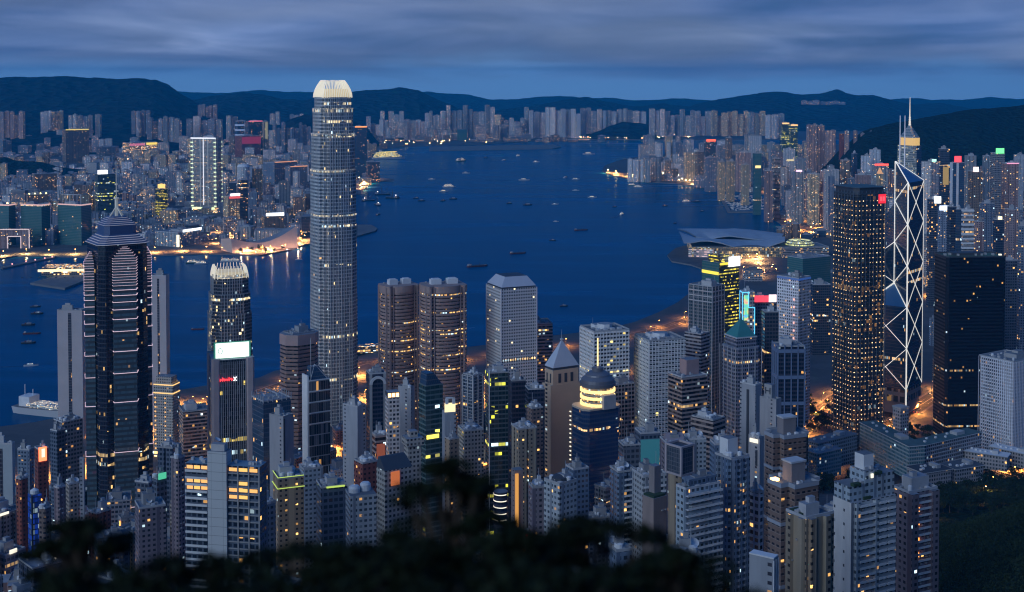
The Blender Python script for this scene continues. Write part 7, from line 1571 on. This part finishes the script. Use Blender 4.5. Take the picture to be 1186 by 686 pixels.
rd = strip('quay_road', [(165, 292), (240, 291), (300, 292.5), (352, 281)], 20)
lamps_along(rd, 42, 'mid', 'orange lamp on the far quay road', 'street lamps on the far quay road', 60000, (1, .42, .12), 9)
rd = strip('quay_road', [(-10, 297), (30, 294.5), (100, 295)], 18)
lamps_along(rd, 36, 'mid', 'yellow lamp on the quay road at the far left', 'street lamps on the far left quay road', 36000, (1, .6, .2), 9)
rd = strip('coast_road', [(434, 206), (424, 214), (416, 221)], 18)
lamps_along(rd, 60, 'far', 'amber lamp on the coast road right of the tallest tower', 'street lamps on the coast road', 60000, (1, .5, .2), 9)
rd = strip('hill_road', [(1020, 503), (1038, 489), (1062, 472), (1084, 458), (1100, 446)], 22, z=None)
lamps_along(rd, 26, 'near', 'orange lamp on the road running down beside the braced tower', 'street lamps on the road beside the braced tower', 15000, OR, 12)
hill_pts = rd
rd = strip('park_road', [(925, 505), (938, 488), (952, 473), (968, 460), (985, 450)], 16)
lamps_along(rd, 20, 'near', 'orange lamp among trees left of the gold-lit tower', 'street lamps left of the gold-lit tower', 13000, OR, 9)
rd = strip('terrace_road', [(1145, 512), (1166, 517), (1195, 525)], 10, marks=False)
lamps_along(rd, 16, 'near', 'orange lamp at the foot of the white gridded office', 'street lamps below the white gridded office', 9000, OR, 7)
rd = strip('street', [(940, 560), (952, 545), (958, 530)], 10, marks=False)
lamps_along(rd, 18, 'near', 'orange lamp in the gap between the brown and white towers', 'street lamps between the brown and white towers', 9000, OR, 6)
def scatter_lamps(n, x0, x1, y0, y1, proto, label, group, power, col, land, every=3):
    k = 0; tries = 0
    while k < n and tries < n*30:
        tries += 1; px, py = rnd.uniform(x0, x1), rnd.uniform(y0, y1); X, Y = ground(px, py, 3)
        if (land and not inside((X, Y), land)) or (Y > 1300 and land is None and not inside((X, Y), isle) and not inside((X, Y), kowl)): continue
        if not free(X, Y, 1): continue
        add_lamp(protos[proto], X, Y, groundz(X, Y), rnd.uniform(0, 6.28), label, group, power if k % every == 0 else 0, col); k += 1
scatter_lamps(40, 240, 352, 256, 294, 'mid', 'warm lamp in the streets behind the far quay', 'street lamps behind the far quay', 50000, (1, .42, .12), kowl, 2)
scatter_lamps(36, 700, 850, 200, 214, 'far', 'amber lamp on the eastern waterfront flats', 'street lamps on the eastern waterfront flats', 110000, (1, .52, .18), isle, 3)
scatter_lamps(26, 905, 962, 236, 275, 'mid', 'orange lamp on the open ground beyond the exhibition halls', 'street lamps beyond the exhibition halls', 70000, OR, isle, 2)
scatter_lamps(26, 835, 900, 296, 322, 'mid', 'orange lamp around the exhibition halls', 'street lamps around the exhibition halls', 26000, (1, .5, .18), isle, 2)
scatter_lamps(26, 0, 440, 165, 250, 'far', 'far lamp in the Kowloon streets', 'street lamps across the far districts', 110000, (1, .6, .3), kowl, 3)
scatter_lamps(26, 640, 775, 160, 162.6, 'far', 'white lamp along the shore below the dark headland', 'lamps below the dark headland', 0, WH, kowl, 3)
scatter_lamps(22, 440, 640, 163, 169, 'far', 'lamp along the far shore', 'lamps along the far shore', 0, WH, kowl, 3)
scatter_lamps(14, 765, 800, 154, 160, 'far', 'amber lamp in the bright yard behind the headland', 'lamps in the bright yard behind the headland', 200000, (1, .6, .25), None, 2)
scatter_lamps(20, 1072, 1180, 285, 345, 'near', 'orange lamp deep between the towers right of the braced tower', 'street lamps right of the braced tower', 60000, OR, isle, 1)
scatter_lamps(16, 1076, 1180, 525, 600, 'near', 'small garden lamp among the dark trees at the right', 'garden lamps among the trees at the right', 900, (1, .6, .25), None, 1)
for nm_, px_, py_ in (('a', 1139, 561), ('b', 1067, 587)):
    X, Y = ground(px_, py_, 60); add_lamp(protos['near'], X, Y, groundz(X, Y)+2, 0, 'bright orange lamp shining alone above the dark park' if nm_ == 'a' else 'small lamp right of the pinkish-blue apartment tower', 'garden lamps', 2600, (1, .5, .12))
scatter_lamps(80, 40, 960, 420, 600, 'near', 'orange lamp in the streets between the near towers', 'street lamps between the near towers', 42000, OR, None, 1)
for p_ in protos.values():
    for c in list(p_.children): bpy.data.objects.remove(c)
    bpy.data.objects.remove(p_)
# cars on the hill road
def car_proto():
    r = thing('car', 'car', 'car'); m = MB(); m.prism(rect(4.4, 1.8), .35, .95, 0, 0, bottom=True); m.prism(rect(2.6, 1.65, -.2), .95, 1.5, 0, 0, pts2=rect(1.7, 1.4, -.2)); m.build('body', pmat('car_paint', (.3, .3, .32), .3, varo=.6), r)
    m = MB(); m.prism(rect(2.62, 1.68, -.2), 1.0, 1.4, 0, 0, pts2=rect(1.95, 1.5, -.2), caps=False); m.build('windows', M_dark, r)
    for sy in (-.6, .6):
        m = MB(); m.box(2.22, sy, .6, .12, .34, .2); m.build('headlight', lamp('headlight', (1, .9, .65), 16), r)
        m = MB(); m.box(-2.22, sy, .65, .1, .34, .18); m.build('tail_light', lamp('taillight', (1, .05, .02), 8), r)
        for sx in (-1.35, 1.35):
            m = MB(); m.bar((sx, sy*1.35-.1, .33), (sx, sy*1.35+.1, .33), .33, n=10); m.build('wheel', M_dark, r)
    return r
cp = car_proto(); pts, nr, zz = hill_pts
for i in range(26):
    j = rnd.randrange(1, len(pts)-1); lane = rnd.choice((-8, -4.5, 4.5, 8)); dx, dy = nr[j][1], -nr[j][0]; t = rnd.uniform(-9, 9)
    o = cp if i == 0 else copy_tree(cp); o.location = (pts[j][0]+nr[j][0]*lane+dx*t, pts[j][1]+nr[j][1]*lane+dy*t, zz(pts[j])+.02); o.rotation_euler = (0, 0, math.atan2(dy, dx)+(PI if lane > 0 else 0))
    tag(o, 'car with its lights on driving the road beside the braced tower', 'car', 'cars on the road beside the braced tower')
# ================================================================== BOATS
def hull(L, B, Hh, mat, bow=.25, name='hull', r=None):
    m = MB(); n = 8; st = []
    for i in range(n+1):
        t = i/n; w = B/2*(1 if t < 1-bow else max(.04, max(0.0, math.cos((t-(1-bow))/bow*PI/2))**.7)); w *= .85 if i == 0 else 1; st.append((-L/2+L*t, w, Hh*(1+.35*max(0, (t-.6)/.4)**2)))
    for (x0, w0, h0), (x1, w1, h1) in zip(st, st[1:]):
        m.quad([(x0, -w0*.75, -.6), (x1, -w1*.75, -.6), (x1, -w1, h1), (x0, -w0, h0)]); m.quad([(x1, w1*.75, -.6), (x0, w0*.75, -.6), (x0, w0, h0), (x1, w1, h1)]); m.quad([(x0, -w0, h0), (x1, -w1, h1), (x1, w1, h1), (x0, w0, h0)], None, 1)
    x, w, h = st[0]; m.quad([(x, w*.75, -.6), (x, -w*.75, -.6), (x, -w, h), (x, w, h)])
    return m.build(name, [mat, M_quay], r)
H_dark, H_red, H_white, H_green = pmat('hull_dark', (.02, .025, .035), .6), pmat('hull_red', (.14, .025, .02), .6), pmat('hull_white', (.6, .6, .62), .5), pmat('hull_green', (.03, .10, .06), .6)
M_cab = facade('cabin_windows', (.6, .6, .58), (.05, .05, .06), FloorH=2.6, BayW=2, WinW=.7, WinH=.5, Lit=1.2, LitStr=1.6, Var=.1, LitCol=(1, .7, .35), LitCol2=(1, .9, .7))
M_cabd = facade('cabin_dim', (.42, .42, .44), (.05, .05, .06), FloorH=2.6, BayW=2, WinW=.7, WinH=.5, Lit=.12, LitStr=1.4, Var=.1)
def boat(kind, name, label, cat, px, py, Lpx, hd=0.0, group=None):
    X, Y = ground(px, py, 0); L = Lpx*1.15*fwd(Y, 0)/FPX
    r = thing(name, label, cat, (X, Y, 0), hd, group)
    if kind == 'barge':
        hull(L, L*.24, L*.045+1, H_red, .12, r=r); m = MB(); m.box(-L*.40, 0, L*.04, L*.12, L*.17, L*.10); m.build('wheelhouse', M_cabd, r)
        m = MB(); m.box(0, 0, L*.045+.8, L*.6, L*.17, L*.02); m.build('cargo_hold', M_dark, r); m = MB(); m.bar((L*.1, 0, 2), (L*.1, 0, L*.17), .5); m.build('mast', M_dark, r)
    elif kind == 'ferry':
        hull(L, L*.26, L*.06+.6, H_white if rnd.random() < .6 else H_green, .25, r=r); m = MB(); m.box(-L*.03, 0, L*.06+.5, L*.74, L*.22, L*.085); m.build('lower_deck_cabin', M_cab, r)
        m = MB(); m.box(-L*.05, 0, L*.145+.5, L*.55, L*.18, L*.075); m.build('upper_deck_cabin', M_cab, r); m = MB(); m.box(L*.1, 0, L*.22+.4, L*.1, L*.1, L*.06); m.build('bridge', M_cabd, r); m = MB(); m.bar((-L*.1, 0, L*.2), (-L*.1, 0, L*.38), .35); m.build('mast', M_steel, r)
    elif kind == 'tug':
        hull(L, L*.34, L*.09+.6, H_dark, .35, r=r); m = MB(); m.box(L*.05, 0, L*.09, L*.35, L*.2, L*.13); m.build('wheelhouse', M_cabd, r); m = MB(); m.bar((-L*.02, 0, L*.1), (-L*.02, 0, L*.45), .3); m.build('mast', M_dark, r)
        m = MB(); m.box(-L*.22, 0, L*.09, L*.08, L*.1, L*.12); m.build('funnel', H_red, r)
    elif kind == 'yacht':
        hull(L, L*.28, L*.08+.4, H_white, .45, r=r); m = MB(); m.prism(rect(L*.5, L*.2, -L*.05), L*.08, L*.19, 0, 1, pts2=rect(L*.35, L*.16, -L*.08)); m.build('cabin', [M_cab, M_white], r)
    elif kind == 'cruise':
        hull(L, L*.13, L*.04+4, H_white, .2, r=r)
        for i in range(4): m = MB(); m.box(-L*.03-i*L*.02, 0, L*.04+4+i*6.5, L*(.86-i*.09), L*.115-i*2, 6.4); m.build('lit_deck', facade('cruise_deck', (.6, .5, .25), (.2, .15, .08), FloorH=3.2, BayW=3, WinW=.8, WinH=.6, Lit=3, LitStr=2.0, Var=.1, LitCol=(1, .7, .15), LitCol2=(1, .8, .3)), r)
        m = MB(); m.box(-L*.25, 0, L*.04+30, L*.07, L*.05, 12); m.build('funnel', H_white, r); m = MB(); m.box(-L*.02, 0, L*.04+30.2, L*.55, L*.06, 1.2); m.build('deck_lights', L_yellow, r)
    elif kind == 'crane':
        hull(L, L*.36, L*.05+1.5, H_dark, .1, r=r); m = MB(); m.box(-L*.36, 0, L*.05, L*.16, L*.26, L*.14); m.build('deckhouse', M_cabd, r)
        m = MB(); m.bar((-L*.05, 0, 2), (-L*.05, 0, L*.55), 1.0); m.bar((-L*.05, 0, L*.5), (L*.05, 0, 3), .6); m.build('crane_tower', M_dark, r); m = MB(); m.bar((0, 0, 3), (L*.45, 0, L*.62), .8, r2=.5); m.bar((-L*.05, 0, L*.55), (L*.45, 0, L*.62), .25); m.build('jib', M_dark, r)
        m = MB(); m.box(-L*.3, 0, L*.20, 2.4, 2.4, 2.4); m.build('deck_lamp', L_white, r)
    if kind in ('ferry', 'yacht') and 'quay' not in label and 'pier' not in label and group is None:
        m = MB(); w0, w1 = L*.10, L*.42; m.quad([(-L*.45, -w0, .12), (-L*.45, w0, .12), (-L*3.6, w1, .12), (-L*3.6, -w1, .12)][::-1]); m.build('wake', M_wake, r)
    return r
def wake_mat():
    m = bpy.data.materials.new('wake_foam'); m.use_nodes = True; t = m.node_tree; b = t.nodes['Principled BSDF']; tc = mk(t, 'ShaderNodeTexCoord')
    mp = mk(t, 'ShaderNodeMapping'); mp.inputs['Scale'].default_value = (.02, .35, 1); t.links.new(tc.outputs['Object'], mp.inputs[0]); n = mk(t, 'ShaderNodeTexNoise', i_Scale=1.0, i_Detail=5.0); t.links.new(mp.outputs[0], n.inputs[0])
    t.links.new(mixc(t, ramp(t, n.outputs[0], [(.42, 0.0), (.66, 1.0)]), (.002, .06, .18), (.10, .20, .34)), b.inputs['Base Color']); b.inputs['Roughness'].default_value = .5; b.inputs['Specular IOR Level'].default_value = .1
    t.links.new(ramp(t, n.outputs[0], [(.36, 0.0), (.60, .75)]), b.inputs['Alpha']); return m
M_wake = wake_mat()
B = [('barge', 'cargo_barge', 'long dark red barge crossing mid harbour behind the white round-window tower', 'barge', 553, 309, 22, .45), ('barge', 'cargo_barge', 'reddish barge with a small wheelhouse, mid harbour right of the long one', 'barge', 600, 294, 17, .4),
 ('barge', 'cargo_barge', 'dark barge farther out, right and above the two red barges', 'barge', 673, 267, 14, .3), ('tug', 'tugboat', 'tiny tug between the two right-hand barges', 'tugboat', 640, 279, 7, 0),
 ('ferry', 'ferry', 'white lit ferry off the exhibition centre point', 'ferry', 720, 249, 9, 1.2), ('ferry', 'ferry', 'brightest lit ferry, upper middle of the harbour', 'ferry', 520, 217, 13, .1), ('yacht', 'motor_yacht', 'small bright boat just below the brightest ferry', 'boat', 514, 222, 9, .2),
 ('ferry', 'ferry', 'tall lit excursion ship near the runway end', 'ship', 534, 187, 13, .7), ('yacht', 'motor_yacht', 'pale streak-like fast boat in the middle right of the far water', 'boat', 607, 209, 11, .0), ('ferry', 'ferry', 'white ferry close under the far runway lamps', 'ferry', 600, 181, 7, 1.1),
 ('yacht', 'motor_yacht', 'long bright fast boat right of centre in the far water', 'boat', 682, 179, 12, .1), ('yacht', 'motor_yacht', 'white boat left of the eastern point breakwater', 'boat', 686, 229, 9, .1), ('tug', 'tugboat', 'tiny dark boat above the exhibition ferry', 'tugboat', 712, 240, 5, .5),
 ('yacht', 'motor_yacht', 'small white boat alone in the middle of the harbour', 'boat', 644, 257, 6, .1), ('tug', 'tugboat', 'low dark boat right of centre', 'tugboat', 611, 238, 9, .1), ('tug', 'tugboat', 'small dark tug left of the low dark boat', 'tugboat', 590, 236, 6, .4),
 ('tug', 'tugboat', 'left of a pair of dark tugs off the crane barges', 'tugboat', 482, 230, 6, .3), ('tug', 'tugboat', 'right of a pair of dark tugs off the crane barges', 'tugboat', 488, 233, 7, .2), ('tug', 'tugboat', 'small dark boat beneath the brightest ferry', 'tugboat', 513, 233, 6, .6), ('tug', 'tugboat', 'dark boat slightly right beneath the brightest ferry', 'tugboat', 525, 231, 8, .1),
 ('yacht', 'motor_yacht', 'white boat near the lit jetty', 'boat', 500, 208, 7, .1), ('yacht', 'motor_yacht', 'faint white boat above the brightest ferry', 'boat', 540, 201, 8, .1), ('tug', 'tugboat', 'dark dot boat in the far left water', 'tugboat', 562, 183, 5, .3), ('yacht', 'motor_yacht', 'faint boat just right of the dark dot boat', 'boat', 584, 186, 6, .8), ('yacht', 'motor_yacht', 'faint boat right of the runway ferry', 'boat', 621, 188, 7, .1),
 ('yacht', 'motor_yacht', 'hazy white boat, left of three in the right far water', 'boat', 655, 206, 7, 1.0), ('yacht', 'motor_yacht', 'hazy white boat, topmost of three in the right far water', 'boat', 667, 208, 8, .2), ('yacht', 'motor_yacht', 'hazy white boat, lowest of three in the right far water', 'boat', 667, 221, 7, .1), ('yacht', 'motor_yacht', 'small white boat above the mid harbour barge', 'boat', 643, 237, 7, .1),
 ('tug', 'tugboat', 'boat with a lamp off the marina', 'tugboat', 770, 239, 6, .3), ('tug', 'tugboat', 'tiny boat near the winged roof tips', 'tugboat', 782, 259, 5, .8), ('ferry', 'ferry', 'yellow-lit boat moored off the waterfront road', 'ferry', 795, 234, 9, .3), ('tug', 'tugboat', 'dark boat beside the yellow-lit one', 'tugboat', 807, 234, 8, .2), ('tug', 'tugboat', 'lone small boat left of the breakwater bend', 'tugboat', 813, 245, 5, .2),
 ('ferry', 'ferry', 'left of two white vessels tied along the eastern quay', 'ferry', 732, 215, 8, -.1), ('ferry', 'ferry', 'right of two white vessels tied along the eastern quay', 'ferry', 739, 217, 9, -.1), ('ferry', 'ferry', 'lit white ferry before the dark headland', 'ferry', 759, 167, 9, 1.0),
 ('tug', 'tugboat', 'topmost of the dark boats left of the neon line tower', 'tugboat', 41, 356, 10, .2), ('tug', 'tugboat', 'second from top of the dark boats left of the neon line tower', 'tugboat', 43, 364, 12, .1), ('tug', 'tugboat', 'third from top of the dark boats at the left', 'tugboat', 33, 377, 13, .1), ('barge', 'work_boat', 'longest of the dark moored boats at the left', 'boat', 37, 387, 17, .1), ('tug', 'tugboat', 'fifth from top of the dark boats at the left', 'tugboat', 33, 398, 14, .15), ('yacht', 'motor_yacht', 'paler boat, lowest of the column at the left', 'boat', 36, 424, 14, .2),
 ('barge', 'cargo_barge', 'dark barge touching the left side of the stepped tower', 'barge', 229, 382, 13, .1), ('yacht', 'motor_yacht', 'small boat left of the tallest tower', 'boat', 346, 301, 7, .1), ('tug', 'tugboat', 'lone small tug in the near harbour', 'tugboat', 653, 355, 8, .2),
 ('ferry', 'ferry', 'left of the ferries lying at the far piers', 'ferry', 223, 305, 13, .2), ('ferry', 'ferry', 'second of the ferries lying at the far piers', 'ferry', 233, 306, 13, .15), ('ferry', 'ferry', 'third of the ferries lying at the far piers', 'ferry', 262, 303, 12, .1), ('ferry', 'ferry', 'fourth of the ferries lying at the far piers', 'ferry', 272, 303, 12, .1),
 ('cruise', 'cruise_ship', 'long golden lit ship or pier building jutting from the right side of the tallest tower', 'ship', 450, 184.5, 34, .42),
 ('crane', 'crane_barge', 'topmost crane barge right of the tallest tower', 'crane barge', 443, 226, 16, .2), ('crane', 'crane_barge', 'crane barge with a bright lamp at the right of the cluster', 'crane barge', 454, 230, 16, 2.6), ('crane', 'crane_barge', 'crane barge nearest the tallest tower', 'crane barge', 427, 233, 14, .4), ('crane', 'crane_barge', 'crane barge in the middle of the cluster', 'crane barge', 437, 238, 14, 1.9), ('barge', 'work_boat', 'dark work boat with a white lamp, lowest of the cluster', 'boat', 438, 249, 11, 1.4)]
for b_ in B: boat(*b_)
# near terminal ship at the lower left
def terminal():
    X, Y = ground(52, 482, 0); r = thing('ferry_terminal', 'white ship-shaped ferry terminal with lit decks at the lower left shore', 'ferry terminal', (X, Y+10, 0), -.35)
    hull(88, 30, 9, H_white, .15, r=r); m = MB(); m.box(8, 0, 9, 62, 22, 4); m.build('lower_deck', M_cab, r); m = MB(); m.box(-28, 0, 9, 16, 18, 12); m.build('bridge_house', M_white, r)
    m = MB()
    for x, z in ((-34, 34), (-22, 29)): m.bar((x, 0, 18), (x, 0, z), .5)
    m.build('mast', M_white, r); m = MB(); m.box(22, -13, 6, 36, .8, 3); m.build('deck_lights', lamp('deck_yellow', (1, .8, .35), 1.6), r)
terminal()
# moored yachts in the shelter
yp = boat('yacht', 'moored_yacht', 'small white boat moored in the crowded shelter', 'boat', 860, 236, 5.5, .2, 'boats moored in the shelter')
shel = [ground(x, y) for x, y in ((836, 226), (847, 244), (876, 244), (903, 240), (897, 230), (860, 225))]
k = 0
for _ in range(2500):
    px, py = rnd.uniform(836, 903), rnd.uniform(225, 244); X, Y = ground(px, py)
    if not inside((X, Y), shel): continue
    q = (round(px/3.4), round(py/1.6))
    if q in used_labels: continue
    used_labels.add(q); o = copy_tree(yp); o.location = (X, Y, 0); o.rotation_euler = (0, 0, rnd.choice((.2, 1.7))+rnd.uniform(-.2, .2)); k += 1
    if k > 130: break
# ================================================================== TREES
def leaf_mat(name, a, b_):
    m = bpy.data.materials.new(name); m.use_nodes = True; t = m.node_tree; b = t.nodes['Principled BSDF']; b.inputs['Roughness'].default_value = .75; b.inputs['Specular IOR Level'].default_value = .2
    g = mk(t, 'ShaderNodeNewGeometry'); oi = mk(t, 'ShaderNodeObjectInfo'); t.links.new(mixc(t, math_(t, 'ADD', math_(t, 'MULTIPLY', g.outputs['Random Per Island'], .7), math_(t, 'MULTIPLY', oi.outputs['Random'], .3)), a, b_), b.inputs['Base Color']); return m
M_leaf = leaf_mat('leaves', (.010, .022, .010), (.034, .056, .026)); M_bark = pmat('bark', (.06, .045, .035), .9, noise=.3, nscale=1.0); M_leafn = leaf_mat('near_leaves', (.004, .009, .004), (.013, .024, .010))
def leaf_cloud(rs, clumps, n, size, seed, flat=.6, wide=1.0):
    q = np.random.RandomState(seed); V = []; 
    for (cx, cy_, cz, cr) in clumps:
        d = q.normal(size=(n, 3)); d /= np.linalg.norm(d, axis=1)[:, None]; rr = cr*q.uniform(.35, 1.0, n)**.5
        c = np.array([cx, cy_, cz])+d*rr[:, None]*np.array([wide, wide, flat])
        a = q.normal(size=(n, 3)); a /= np.linalg.norm(a, axis=1)[:, None]; b_ = np.cross(a, q.normal(size=(n, 3))); b_ /= np.linalg.norm(b_, axis=1)[:, None]
        s = size*q.uniform(.6, 1.3, n)[:, None]
        V.append(np.stack([c-a*s, c-b_*s*.5, c+a*s, c+b_*s*.5], axis=1))
    V = np.concatenate(V).reshape(-1, 3); k = len(V)//4
    me = bpy.data.meshes.new('crown'); me.vertices.add(len(V)); me.vertices.foreach_set('co', V.ravel()); me.loops.add(k*4); me.loops.foreach_set('vertex_index', np.arange(k*4)); me.polygons.add(k); me.polygons.foreach_set('loop_start', np.arange(0, k*4, 4)); me.update(calc_edges=True); return me
def tree_proto(seed, h=12, n=70, size=.55, k=12, w=5.0):
    g = random.Random(seed); r = thing('tree', 'tree', 'tree'); cl = []
    m = MB(); m.bar((0, 0, -1), (g.uniform(-.3, .3), 0, h*.45), .35, n=6, r2=.22)
    for i in range(k):
        t = g.uniform(0, 6.28); rr = w*g.uniform(.15, .8); z = h*g.uniform(.45, .95)-rr*.2; c = (rr*math.cos(t), rr*math.sin(t), z, w*g.uniform(.28, .5)); cl.append(c)
        if i < 6: m.bar((0, 0, h*.4), c[:3], .14, n=4, r2=.05)
    m.build('trunk', M_bark, r); me = leaf_cloud(w, cl, n, size, seed, .7); me.materials.append(M_leaf); o = bpy.data.objects.new('crown', me); COL.objects.link(o); o.parent = r; return r
tp = [tree_proto(s, 11+s % 3*2, 60, .6, 12, 5+s % 2) for s in range(4)]
def plant(area, n, label, group, zg=None, sc=(.7, 1.25), land=None):
    k = 0
    for _ in range(n*25):
        px, py = rnd.uniform(area[0], area[2]), rnd.uniform(area[1], area[3]); X, Y = ground(px, py, zg or 3)
        if not free(X, Y, 3) or (land and not inside((X, Y), land)): continue
        FOOT.append((X, Y, 2.6)); o = copy_tree(rnd.choice(tp)); s = rnd.uniform(*sc); o.location = (X, Y, groundz(X, Y)-.3); o.scale = (s, s, s); o.rotation_euler = (0, 0, rnd.uniform(0, 6.28)); tag(o, label, 'tree', group); k += 1
        if k >= n: break
plant((1070, 540, 1195, 610), 110, 'rounded dark tree in the park below the government offices', 'trees in the dark park', 45)
plant((985, 505, 1062, 545), 34, 'dark tree in front of the long teal-roofed offices', 'trees before the government offices', 34, (.9, 1.5))
plant((930, 528, 966, 572), 16, 'dark tree in the orange lit gap beside the white stepped tower', 'trees between the brown and white towers', 40, (.8, 1.2))
plant((1085, 505, 1195, 548), 44, 'dark tree around the white villas at the right', 'trees around the villas', 40)
plant((930, 450, 966, 492), 20, 'dark tree by the lit road left of the gold-lit tower', 'trees left of the gold-lit tower', 14)
plant((1025, 478, 1080, 505), 18, 'dark tree lining the road beside the braced tower', 'trees beside the hill road', 22)
plant((355, 444, 412, 458), 16, 'dark tree at the foot of the tallest tower', 'trees at the foot of the tallest tower', 3, land=isle)
plant((336, 244, 358, 272), 14, 'lit green tree in the far quay gardens', 'trees in the far quay gardens', 3, (1, 1.6), kowl)
plant((925, 208, 990, 226), 22, 'dark tree in the park behind the elevated road', 'trees in the park behind the elevated road', 3, (1.2, 2), isle)
plant((275, 288, 330, 294), 8, 'dark tree before the cream swooping hall', 'trees before the swooping hall', 3, (.9, 1.2), kowl)
for p_ in tp:
    for c in list(p_.children): bpy.data.objects.remove(c)
    bpy.data.objects.remove(p_)
# wooded hillside: nobody could count these
def forest():
    q = random.Random(5); cl = []
    for _ in range(30000):
        X, Y = q.uniform(110, 520), q.uniform(150, 1000); z = T(X, Y); px, py = pxof(X, Y, z+6)
        if not (-20 < px < 1210 and 520 < py < 730) or not free(X, Y, 2): continue
        if px < 850 or (px < 1075 and Y > 520): continue
        cl.append((X, Y, z+q.uniform(2, 7), q.uniform(2.4, 4.6)))
        if len(cl) > 2600: break
    me = leaf_cloud(1, cl, 44, .5, 9, .8); me.materials.append(M_leaf); o = bpy.data.objects.new('forest', me); COL.objects.link(o)
    tag(o, 'dark wooded hillside filling the lower right corner', 'woodland', kind='stuff')
forest()
# near trees below the lookout, out of focus
def near_tree(px, py, D, w, h, seed, label, n=16, dens=230):
    Z = zat(py, D); X = (px-CX)/FPX*fwd(D, Z); g = random.Random(seed); gz = T(X, D)
    r = thing('lookout_tree', label, 'tree', (X, D, gz-.5)); top = Z-gz+.5; cl = []; m = MB(); m.bar((0, 0, 0), (g.uniform(-.3, .3), g.uniform(-.2, .2), top-h), .22, n=8, r2=.12)
    for i in range(n):
        t = i/n; a = g.uniform(0, 6.28); rr = w*math.sqrt(g.random())
        cr_ = g.uniform(.10, .26)*w; dome = top-cr_*.8-(rr/w)**1.8*h*.45
        z = dome-(0 if i % 2 else g.uniform(0, h*.8))*(1-.3*rr/w); c = (rr*math.cos(a), rr*math.sin(a)*.8, z, cr_); cl.append(c)
        m.bar((0, 0, top-h), c[:3], .06, n=4, r2=.02)
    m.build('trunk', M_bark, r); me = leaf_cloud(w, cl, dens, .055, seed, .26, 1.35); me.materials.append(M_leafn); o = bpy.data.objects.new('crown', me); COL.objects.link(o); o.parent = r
for k_, (px_, py_, D_, w_, h_, n_, lb_) in enumerate((
 (524, 508, 12, .62, 1.6, 70, 'blurred dark tree with the highest crown at the bottom centre'), (700, 560, 12, .78, 1.5, 70, 'blurred dark tree right of the highest crown'),
 (600, 586, 11, .9, 1.4, 70, 'blurred dark tree low between the two highest crowns'), (440, 585, 11, .9, 1.5, 75, 'blurred dark tree left of the highest crown'),
 (340, 604, 11, 1.0, 1.4, 75, 'blurred dark tree under the lime-edged terrace'), (205, 618, 11, 1.1, 1.3, 70, 'blurred dark tree below the white-cored tower'),
 (95, 574, 12, .46, .7, 34, 'small blurred dark tuft below the neon line tower'), (112, 628, 10, .75, 1.1, 50, 'blurred dark tree near the lower left corner'),
 (480, 622, 9.5, 1.1, 1.2, 80, 'blurred dark tree lowest in the bottom centre'), (790, 612, 11, .8, 1.2, 60, 'blurred dark tree at the right end of the near leaves'),
 (285, 646, 9.5, 1.1, 1.1, 70, 'blurred dark tree low on the left of the bottom centre'), (650, 625, 9.5, 1.1, 1.2, 80, 'blurred dark tree low on the right of the bottom centre'),
 (900, 672, 14, .9, .8, 40, 'blurred dark tree top peeping in at the bottom right of centre'))):
    near_tree(px_, py_+18, D_, w_, h_, 11+k_, lb_, int(n_*.62), 66)
# viewpoint path under the camera
m = MB(); 
for i in range(12):
    x0, x1 = -24+i*4, -20+i*4; m.quad([(x0, -1.6, max(T(x0, -1.6), T(x0, .6))+.3), (x1, -1.6, max(T(x1, -1.6), T(x1, .6))+.3), (x1, .6, max(T(x1, -1.6), T(x1, .6))+.3), (x0, .6, max(T(x0, -1.6), T(x0, .6))+.3)])
tag(m.build('path', M_quay), kind='structure')
# ================================================================== AIR
def haze():
    m = bpy.data.materials.new('haze'); m.use_nodes = True; t = m.node_tree; t.nodes.clear()
    v = mk(t, 'ShaderNodeVolumePrincipled'); v.inputs['Density'].default_value = 4.9e-5; v.inputs['Color'].default_value = (.02, .50, 1.0, 1); v.inputs['Anisotropy'].default_value = 0.0
    o = mk(t, 'ShaderNodeOutputMaterial'); t.links.new(v.outputs[0], o.inputs['Volume'])
    mb = MB(); mb.box(0, 11600, -2, 42000, 30000, 640); ob = mb.build('haze', m); tag(ob, 'thin blue evening haze over the harbour', 'haze', kind='stuff'); return ob
HZ = haze()
cy.volume_step_rate = 10; cy.volume_max_steps = 64
